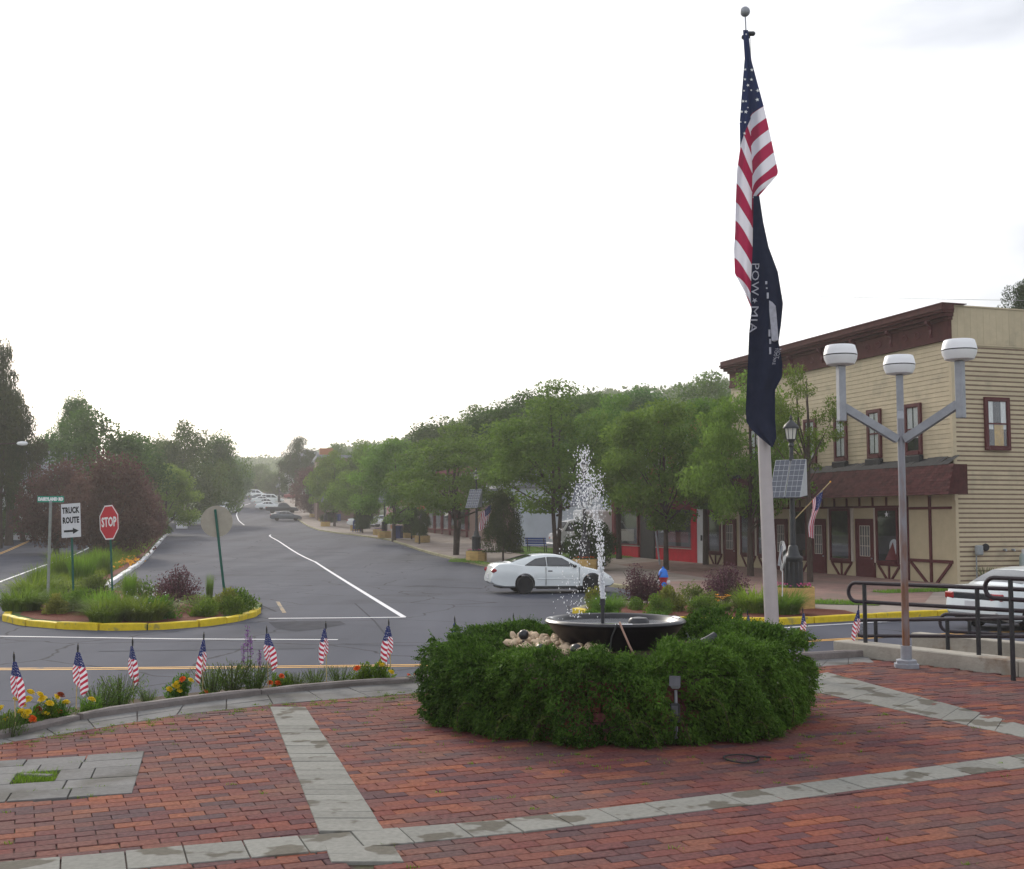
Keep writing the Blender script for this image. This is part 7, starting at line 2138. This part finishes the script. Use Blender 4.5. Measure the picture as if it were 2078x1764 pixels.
# camper truck on the lot by the pale blue wall
p = Vector((5.3, 79.5, gz(79.5) + .14))
t = thing('box_truck', 'white camper truck parked by the pale blue building behind the spray', 'truck', p, R(192))
MB().span((-3.0, -1.05, .55), (.9, 1.05, 2.9), bev=.12).build('box_body', 'white_wall', t)
b = MB(); pr = [(.9, .5), (2.6, .5), (2.7, .9), (2.62, 1.25), (2.2, 1.4), (1.75, 2.1), (1.2, 2.25), (.9, 2.25)]
b.plate([(x, -.95, z) for x, z in pr], (0, 1, 0), 1.9); b.build('cab', 'white_wall', t)
for sg in (-1, 1): MB().plate([(1.05, sg * .955, 1.45), (2.0, sg * .955, 1.45), (1.68, sg * .955, 2.02), (1.05, sg * .955, 2.1)], (0, sg, 0), .012).build('side_window', 'car_glass', t)
MB().plate([(2.18, -.8, 1.44), (2.18, .8, 1.44), (1.80, .8, 2.05), (1.80, -.8, 2.05)], (.8, 0, .6), .03).build('windscreen', 'car_glass', t)
MB().span((2.6, -1.0, .42), (2.85, 1.0, .66), bev=.04).build('bumper', 'galv', t)
for sg in (-1, 1):
    MB().box((2.68, sg * .7, .98), (.08, .28, .2), None, 0, .03).build('headlight', 'lens', t)
    MB().box((2.68, sg * .42, .98), (.06, .1, .16), None, 0, .02).build('indicator', 'petal_orange', t)
    for x in (-2.0, 1.9):
        MB().lathe([(.2, -.11), (.36, -.11), (.38, 0), (.36, .11), (.2, .11)], 20).build('wheel', 'tyre', t, 40, (x, sg * .9, .38)).rotation_euler = (math.pi / 2, 0, 0)

# ------------------------------------------------------------------ trees
def crown_mesh(seed, clumps, n, size, mat, aspect=.45, flat=.55, low=.15, spread=.26, taper=None, drop=0.0, hollow=.35, level=.5, solid=False):
    """foliage in a unit crown (radius 1, from z=0 to 1): leaves gathered in flattened clumps of uneven size"""
    r = np.random.default_rng(seed)
    c = unit(r.normal(size=(clumps, 3))) * (hollow + (1 - hollow) * r.random((clumps, 1)) ** .5)
    z = .5 + c[:, 2] * .5
    c2 = np.stack([c[:, 0], c[:, 1], z], 1)
    c2[:, :2] *= 1.0 - .16 * r.random((clumps, 1))
    if solid:
        z = r.random(clumps) ** 1.15; a = r.uniform(0, 6.28, clumps); q = r.random(clumps) ** .4 * .85
        c2 = np.stack([q * np.cos(a), q * np.sin(a), z], 1)
    if taper is not None:
        c2[:, :2] *= np.interp(z, [a for a, b in taper], [b for a, b in taper])[:, None]
    cs = spread * r.uniform(.55, 1.35, clumps)
    k = r.choice(clumps, n, p=cs ** 2 / (cs ** 2).sum())
    d = unit(r.normal(size=(n, 3))) * (r.random((n, 1)) ** .45)
    P = c2[k] + d * cs[k][:, None] * np.array([1, 1, flat])
    P[:, 2] = np.maximum(P[:, 2], low * .3)
    v, f = leaf_arrays(P, size, aspect, d * np.array([1, 1, .3]) + np.array([0, 0, -drop]), .9, .25, level)
    # keep leaf size independent of the crown's scale ratio
    return v, f, c2
def tree(name, label, loc, h, rx, z0, v_f, trunk_r, mat, group=None, stems=1, seed=0, bark='bark', limbs=9, share={}, lean=0.0):
    """a thing with trunk, limbs and crown: z0 is the height where the crown starts"""
    v, f, c2 = v_f
    t = thing(name, label, 'tree', loc, random.uniform(0, 6.28), group)
    rs = random.Random(seed + 5)
    b = MB()
    ch = h - z0
    for s in range(stems):
        a = rs.uniform(0, 6.28); off = .0 if stems == 1 else .12
        tx, ty = math.cos(a) * rx * .18 * (stems > 1), math.sin(a) * rx * .18 * (stems > 1)
        pts = [(off * math.cos(a), off * math.sin(a), -.2), (off * math.cos(a) + tx * .2, off * math.sin(a) + ty * .2, z0 * .5), (tx * .6, ty * .6, z0 * 1.05), (tx + rs.uniform(-.1, .1) * rx, ty + rs.uniform(-.1, .1) * rx, z0 + ch * .5), (tx, ty, z0 + ch * .85)]
        q = trunk_r / math.sqrt(stems)
        b.tube(pts, [q * 1.25, q, q * .85, q * .5, q * .12], 8)
    tr = b.build('trunk', bark, t, True)
    b = MB(); idx = rs.sample(range(len(c2)), min(limbs, len(c2)))
    for i in idx:
        e = Vector((c2[i][0] * rx, c2[i][1] * rx, z0 + c2[i][2] * ch)); s0 = Vector((0, 0, z0 * .9 + (e.z - z0) * .25)); m = s0.lerp(e, .5) + Vector((rs.uniform(-.1, .1) * rx, rs.uniform(-.1, .1) * rx, -.03 * ch))
        b.tube([s0, m, e], [trunk_r * .42, trunk_r * .26, trunk_r * .06], 6)
    b.build('limbs', bark, t, True)
    me = share.get((id(f), mat))
    if me is None:
        me = np_mesh('crown', v, f, mat); share[(id(f), mat)] = me
    link('crown', me, t, (0, 0, z0), scale=(rx, rx, ch))
    return t
LOC = [crown_mesh(s, 56, 19000, .046, 'leaf_locust', .40, .34, .0, .23, [(0, .62), (.3, 1.0), (.65, .95), (1, .35)], .15) for s in (21, 22, 23)]
BRO = [crown_mesh(s, 60, 20000, .044, 'leaf_green', .55, .6, .0, .23, [(0, .6), (.25, 1), (.6, .9), (1, .3)]) for s in (31, 32)]
PUR = crown_mesh(41, 60, 20000, .046, 'leaf_purple', .5, .7, .0, .25, [(0, .75), (.3, 1), (.65, .88), (1, .3)])
SPARSE = crown_mesh(27, 26, 5200, .050, 'leaf_locust', .40, .30, .0, .24, [(0, .7), (.3, 1.0), (.65, .95), (1, .4)], .15)
CON = crown_mesh(51, 90, 20000, .048, 'leaf_conifer', .3, .35, .0, .20, [(0, 1), (.35, .92), (.7, .72), (.9, .4), (1, .12)], .4, .1)
COLM = crown_mesh(61, 90, 14000, .070, 'leaf_dark', .4, .7, .0, .22, [(0, .88), (.25, 1.0), (.65, .92), (.88, .66), (1, .30)], -.4, .15, .8, True)

def tree_at(kind, label, u, Y, vt, vb, wpx, mat=None, k=0, zg=None, name=None, stems=1, tr=None, group=None, lift=.0):
    """stand a tree where its foot is, as tall and wide as it shows"""
    x = (u - 1039) / 2351.0 * Y; zg = gz(Y) if zg is None else zg
    zt = EYE + (1053 - vt) * Y / 2351.0; zb = EYE + (1053 - vb) * Y / 2351.0
    h = zt - zg; rx = wpx / 2 * Y / 2351.0 * (1.16 if kind in ('locust', 'broad') else 1.0)
    src, m0, nm = {'locust': (LOC[k % 3], 'leaf_locust', 'locust_tree'), 'thin': (SPARSE, 'leaf_locust', 'locust_tree'), 'broad': (BRO[k % 2], 'leaf_green', 'broadleaf_tree'), 'purple': (PUR, 'leaf_purple', 'purple_leaf_tree'), 'conifer': (CON, 'leaf_conifer', 'conifer_tree'), 'column': (COLM, 'leaf_dark', 'conical_shrub')}[kind]
    return tree(name or nm, label, (x, Y, zg), h, rx * 1.0, max(.05, zb - zg), src, tr or max(.08, h * .018), mat or m0, group, stems, int(u + Y))
SW = lambda Y: gz(Y) + .13
# honey locusts along the shop sidewalk, near to far
tree_at('locust', 'light green tree in front of the tavern whose branches reach past the flagpole', 1520, 50, 752, 1090, 240, k=0, zg=SW(50), stems=1, tr=.13)
tree_at('thin', 'open branched tree close against the tavern front behind the solar lamp', 1640, 45.5, 735, 960, 190, k=2, zg=SW(47), tr=.10)
tree_at('locust', 'light green street tree in front of the red shop with a thin dark trunk', 1350, 56, 800, 1074, 285, k=1, zg=SW(56), tr=.12)
tree_at('locust', 'tall broad street tree behind the fountain spray', 1130, 64, 783, 1040, 300, k=2, zg=SW(64), tr=.17, stems=2)
tree_at('locust', 'street tree behind the second one filling the gap above the red shop', 1255, 70, 800, 1042, 240, k=0, zg=SW(70), tr=.16)
tree_at('locust', 'rounded street tree with a double trunk behind the second solar lamp', 925, 76, 862, 1062, 262, k=0, zg=SW(76), stems=2, tr=.2)
tree_at('locust', 'street tree between the far solar lamp and the double trunked tree', 800, 98, 884, 1062, 190, k=1, zg=SW(98), tr=.16)
tree_at('locust', 'smaller street tree behind the far conical shrubs', 735, 122, 905, 1062, 130, k=2, zg=SW(122), tr=.15)
tree_at('locust', 'far street tree above the small red stop sign', 680, 148, 915, 1057, 105, k=0, zg=SW(148), tr=.16)
tree_at('broad', 'taller bushy tree on the slope behind the street trees', 1060, 96, 800, 960, 230, k=0, tr=.25)
tree_at('broad', 'bushy tree rising behind the rounded double trunked tree', 890, 120, 852, 1000, 230, k=1, tr=.25)
tree_at('broad', 'dense tree crowning the slope left of the flagpole', 1290, 105, 786, 960, 260, k=1, tr=.25)
tree_at('broad', 'dense tree behind the tavern roof corner left of the flags', 1440, 120, 770, 960, 240, k=0, tr=.25)
tree_at('conifer', 'dark evergreen standing above the far end of the street', 603, 215, 880, 1010, 100, 'leaf_dark', tr=.3)
tree_at('purple', 'dark reddish tree under the tall evergreen up the street', 632, 185, 945, 1040, 95, 'leaf_purple', tr=.2)
tree_at('broad', 'tree beside the brick block with the flat roof', 690, 210, 905, 990, 90, k=0, tr=.25)
tree_at('broad', 'dark tree top peeping over the tavern parapet at the right edge', 2092, 75, 560, 700, 100, 'leaf_dark', k=1, tr=.3)
tree_at('locust', 'street tree overlapping the orange brick front left of the flagpole', 1430, 62, 800, 1032, 230, k=1, zg=SW(62), tr=.14)
tree_at('broad', 'leafy tree filling the gap between the brick block and the street trees', 745, 150, 905, 1030, 130, k=1, tr=.2)
tree_at('broad', 'bushy green tree in front of the brick block', 672, 168, 928, 1040, 90, k=0, tr=.2)
tree_at('broad', 'dense tree above the pale blue wall', 1180, 90, 790, 980, 250, k=1, tr=.25)
tree_at('broad', 'tall tree behind the rounded street trees below the ridge', 985, 118, 832, 990, 200, k=0, tr=.25)
# left side
tree_at('conifer', 'tall feathery conifer at the left edge of the picture', -95, 85, 640, 1040, 330, tr=.4)
tree_at('conifer', 'darkest feathery tree standing in front of the tall conifer at the left edge', 0, 88, 668, 1050, 140, tr=.3)
tree_at('conifer', 'second conifer beside the tall one at the left edge', 22, 92, 770, 1060, 170, tr=.3)
tree_at('broad', 'broad dark green tree behind the purple trees on the left', 195, 104, 845, 1070, 270, k=0, tr=.35)
tree_at('broad', 'slender tree with an open top rising above the broad dark tree', 150, 112, 796, 960, 90, k=1, tr=.2)
tree_at('broad', 'green tree left behind the purple trees', 95, 112, 872, 1070, 170, k=1, tr=.3)
tree_at('purple', 'large purple leaved tree on the median behind the stop sign', 222, 74, 920, 1128, 225, tr=.25, zg=-.78)
tree_at('purple', 'purple leaved tree on the median left of the larger one', 118, 80, 935, 1110, 190, tr=.22, zg=-.7)
tree_at('purple', 'smaller purple leaved tree at the right of the purple group', 292, 90, 975, 1105, 110, tr=.15, zg=-.45)
tree_at('locust', 'yellow green tree right of the purple trees at the end of the median', 335, 112, 935, 1082, 150, k=1, tr=.18)
tree_at('broad', 'tall green tree with two tops beyond the median', 375, 142, 864, 1050, 150, k=0, tr=.35)
tree_at('broad', 'tall green tree left of the thin pale pole', 438, 158, 876, 1050, 120, k=1, tr=.35)
tree_at('broad', 'dense green tree behind the cars at the end of the median', 330, 165, 885, 1050, 150, k=1, tr=.35)
tree_at('broad', 'green tree between the two tall trees beyond the median', 270, 150, 890, 1060, 150, k=0, tr=.35)
tree_at('broad', 'green tree on the left of the far bend', 470, 215, 930, 1020, 85, k=1, tr=.3)
tree_at('broad', 'paler green tree at the far bend under the hill', 520, 275, 945, 1000, 90, k=0, tr=.3)
tree_at('broad', 'green tree right of the far pale pole', 560, 265, 960, 1005, 70, k=1, tr=.3)
tree_at('broad', 'low dark tree beside the left street behind the street name sign', 50, 98, 1010, 1085, 90, 'leaf_dark', k=0, tr=.2)
tree_at('broad', 'round bush beside the left street at the left edge', 8, 96, 1035, 1090, 70, k=1, tr=.15)
tree_at('broad', 'dark bush beside the left street nearest the grass', 75, 100, 1050, 1090, 60, 'leaf_dark', k=1, tr=.15)
# conical evergreens on the sidewalk
for (u, Y, vt, vb, w, lab) in ((1021, 66.5, 1003, 1119, 88, 'bushy dark evergreen between the second lamp and the blue bin'), (1192, 56.0, 1058, 1147, 118, 'broad dark evergreen behind the fountain spray'), (852, 92, 1035, 1085, 48, 'dark evergreen in a planter behind the far blue bin'), (737, 118, 1022, 1072, 44, 'conical dark evergreen by the small red stop sign'), (836, 100, 1030, 1080, 40, 'conical dark evergreen right of the far solar lamp'), (668, 150, 1035, 1060, 38, 'small round evergreen behind the grey sedan')):
    tree_at('column', lab, u, Y, vt, vb, w, zg=SW(Y), tr=.06)
# leafy weeds by the pale wall
WD_ = [sprays_mesh(60, .6, 1.0, s, 'leaf_bush') for s in (71, 72)]
for k, (u, v, s, lab) in enumerate(((1100, 1088, 1.5, 'tall leafy weed against the pale blue wall'), (1145, 1088, 1.7, 'taller leafy weed by the white truck'), (1062, 1090, 1.0, 'low weed at the left foot of the pale blue wall'), (1985, 1215, .9, 'small weed growing at the foot of the clapboard wall'))):
    p = gnd(u, v, .14) if k < 3 else Vector((16.8, 44, -.77)) + Vector((.953, .303, 0)) * .9 + Vector((.303, -.953, 0)) * .5
    t = thing('leafy_weed', lab, 'plant', p); link('foliage', WD_[k % 2], t, scale=s); link('stems', SGS, t, scale=s * 2)

# ------------------------------------------------------------------ ground cover
def scatter(poly, n, lift=.13):
    xs = [p[0] for p in poly]; ys = [p[1] for p in poly]; out = []
    while len(out) < n:
        x, y = rng.uniform(min(xs), max(xs)), rng.uniform(min(ys), max(ys))
        if inside((x, y), poly): out.append((x, y, gz(y) + lift))
    return np.array(out)
P = scatter([(-14.6, 34), (-14.2, 38), (-15.6, 43.2), (-20.6, 62), (-27.4, 88), (-35.2, 117), (-38.4, 118), (-31, 90), (-23.8, 62.5), (-19.0, 46), (-16, 38)], 22000)
v, f = blades(P, .42, .022, .5, 2)
tag(link('median_grass', np_mesh('median_grass', v, f, 'leaf_grass')), kind='stuff')
P = np.concatenate([scatter([(2.6, 70), (7.5, 71.5), (6.2, 82), (-1.0, 90), (-.2, 80)], 7000), scatter([(12.4, 38.6), (18.5, 41.2), (17.8, 42.9), (16.9, 42.3), (12.1, 39.4)], 2500), scatter([(8.6, 33.9), (10.4, 33.2), (10.9, 34.2), (8.9, 35.4)], 900),
                    scatter([(-.9, 62.4), (-2.6, 69), (-3.5, 69.4), (-1.6, 62)], 900), scatter([(-3.6, 65.5), (-2.6, 65), (-2.2, 68), (-3.6, 69)], 600)])
v, f = blades(P, .12, .02, .7, 2)
tag(link('lawn_grass', np_mesh('lawn_grass', v, f, 'leaf_dayly')), kind='stuff')
P = scatter([(-31, 60), (-41.8, 92), (-50, 120), (-56, 120), (-50, 92), (-40, 60)], 7000, .1)
v, f = blades(P, .2, .04, .7, 2)
tag(link('verge_grass', np_mesh('verge_grass', v, f, 'leaf_grass')), kind='stuff')
# yellow and white blossoms scattered on the median
pts = [on(u, v, -.5) for u, v in [(random.gauss(262, 14), random.gauss(1138, 5)) for _ in range(60)] + [(random.gauss(325, 10), random.gauss(1098, 4)) for _ in range(30)]]
v, f = leaf_arrays(np.array([tuple(p) for p in pts]), .16, .8); tag(link('yellow_blossoms', np_mesh('yellow_blossoms', v, f, 'petal_lily')), kind='stuff')
pts = [on(random.gauss(305, 24), random.gauss(1203, 9), -.3) for _ in range(90)]
v, f = leaf_arrays(np.array([tuple(p) for p in pts]), .055, .8); tag(link('white_blossoms', np_mesh('white_blossoms', v, f, 'petal_white')), kind='stuff')

# ------------------------------------------------------------------ wooded hills
RIDGE = [(-700, 880, 520), (-200, 900, 520), (100, 915, 540), (300, 918, 590), (400, 922, 620), (480, 930, 640), (560, 930, 640), (625, 921, 600), (700, 908, 480), (780, 897, 400), (860, 872, 350), (940, 852, 330), (1020, 834, 320), (1100, 806, 310), (1200, 797, 310), (1350, 787, 310), (1480, 768, 310), (1700, 745, 310), (2100, 715, 320), (2900, 690, 340)]
def ridge_pt(u):
    v = np.interp(u, [r[0] for r in RIDGE], [r[1] for r in RIDGE]); Y = np.interp(u, [r[0] for r in RIDGE], [r[2] for r in RIDGE])
    return np.array([(u - 1039) / 2351 * Y, Y, EYE + (1053 - v) * Y / 2351 - 5.5])
def hill_pt(u, s):
    r = ridge_pt(u)
    y0 = 150 if u > 800 else np.interp(u, [500, 800], [330, 150])
    y0 = y0 if u > 500 else 330
    if s <= 1:
        k = s; y = y0 + (r[1] - y0) * k; x = r[0] * (.62 + .38 * k) if u > 1039 else r[0] * (y / r[1])
        return np.array([r[0] * y / r[1], y, gz(min(y0, 300)) * .6 + (r[2] - gz(min(y0, 300)) * .6) * k ** 1.15])
    return r + np.array([r[0] * (s - 1) * .5, (s - 1) * 260, -(s - 1) * 40])
us = np.concatenate([np.linspace(-700, 400, 12), np.linspace(430, 2900, 58)]); ss = np.linspace(0, 2, 15)
V = np.array([[hill_pt(u, s) for u in us] for s in ss]).reshape(-1, 3)
nx = len(us); i = np.arange(nx - 1)[None] + nx * np.arange(len(ss) - 1)[:, None]
F = np.stack([i, i + 1, i + nx + 1, i + nx], 2).reshape(-1, 4)
hill = tag(link('hill', np_mesh('hill', V, F, 'leaf_dark', smooth=True)), kind='structure')
P, D, S = [], [], []
for _ in range(2600):
    u = rng.uniform(-500, 2500) if rng.random() < .3 else rng.uniform(450, 1650); s = rng.uniform(.15, 1.08) ** .7
    c = hill_pt(u, s); r = rng.uniform(2.2, 4.2) if c[1] < 430 else rng.uniform(3, 5)
    n = 46
    d = unit(rng.normal(size=(n, 3))); d[:, 2] = np.abs(d[:, 2])
    P.append(c + d * np.array([r, r, r * 1.35]) * rng.uniform(.75, 1.05, (n, 1)) + np.array([0, 0, r * .3])); D.append(d)
v, f = leaf_arrays(np.concatenate(P), 1.5, .7, np.concatenate(D) * .5, 1.0)
tag(link('forest', np_mesh('forest', v, f, 'leaf_hill')), kind='stuff')

# ------------------------------------------------------------------ the air
hz = MB().span((-760, -40, -4), (760, 1460, 75))
m = bpy.data.materials.new('haze_air'); m.use_nodes = True
nt = m.node_tree; nt.nodes.remove(nt.nodes['Principled BSDF'])
pv = nt.nodes.new('ShaderNodeVolumePrincipled'); pv.inputs['Color'].default_value = (.95, .94, .92, 1); pv.inputs['Density'].default_value = .00065; pv.inputs['Anisotropy'].default_value = .4
nt.links.new(pv.outputs[0], nt.nodes['Material Output'].inputs['Volume'])
haze = hz.build('haze', m); haze['kind'] = 'stuff'
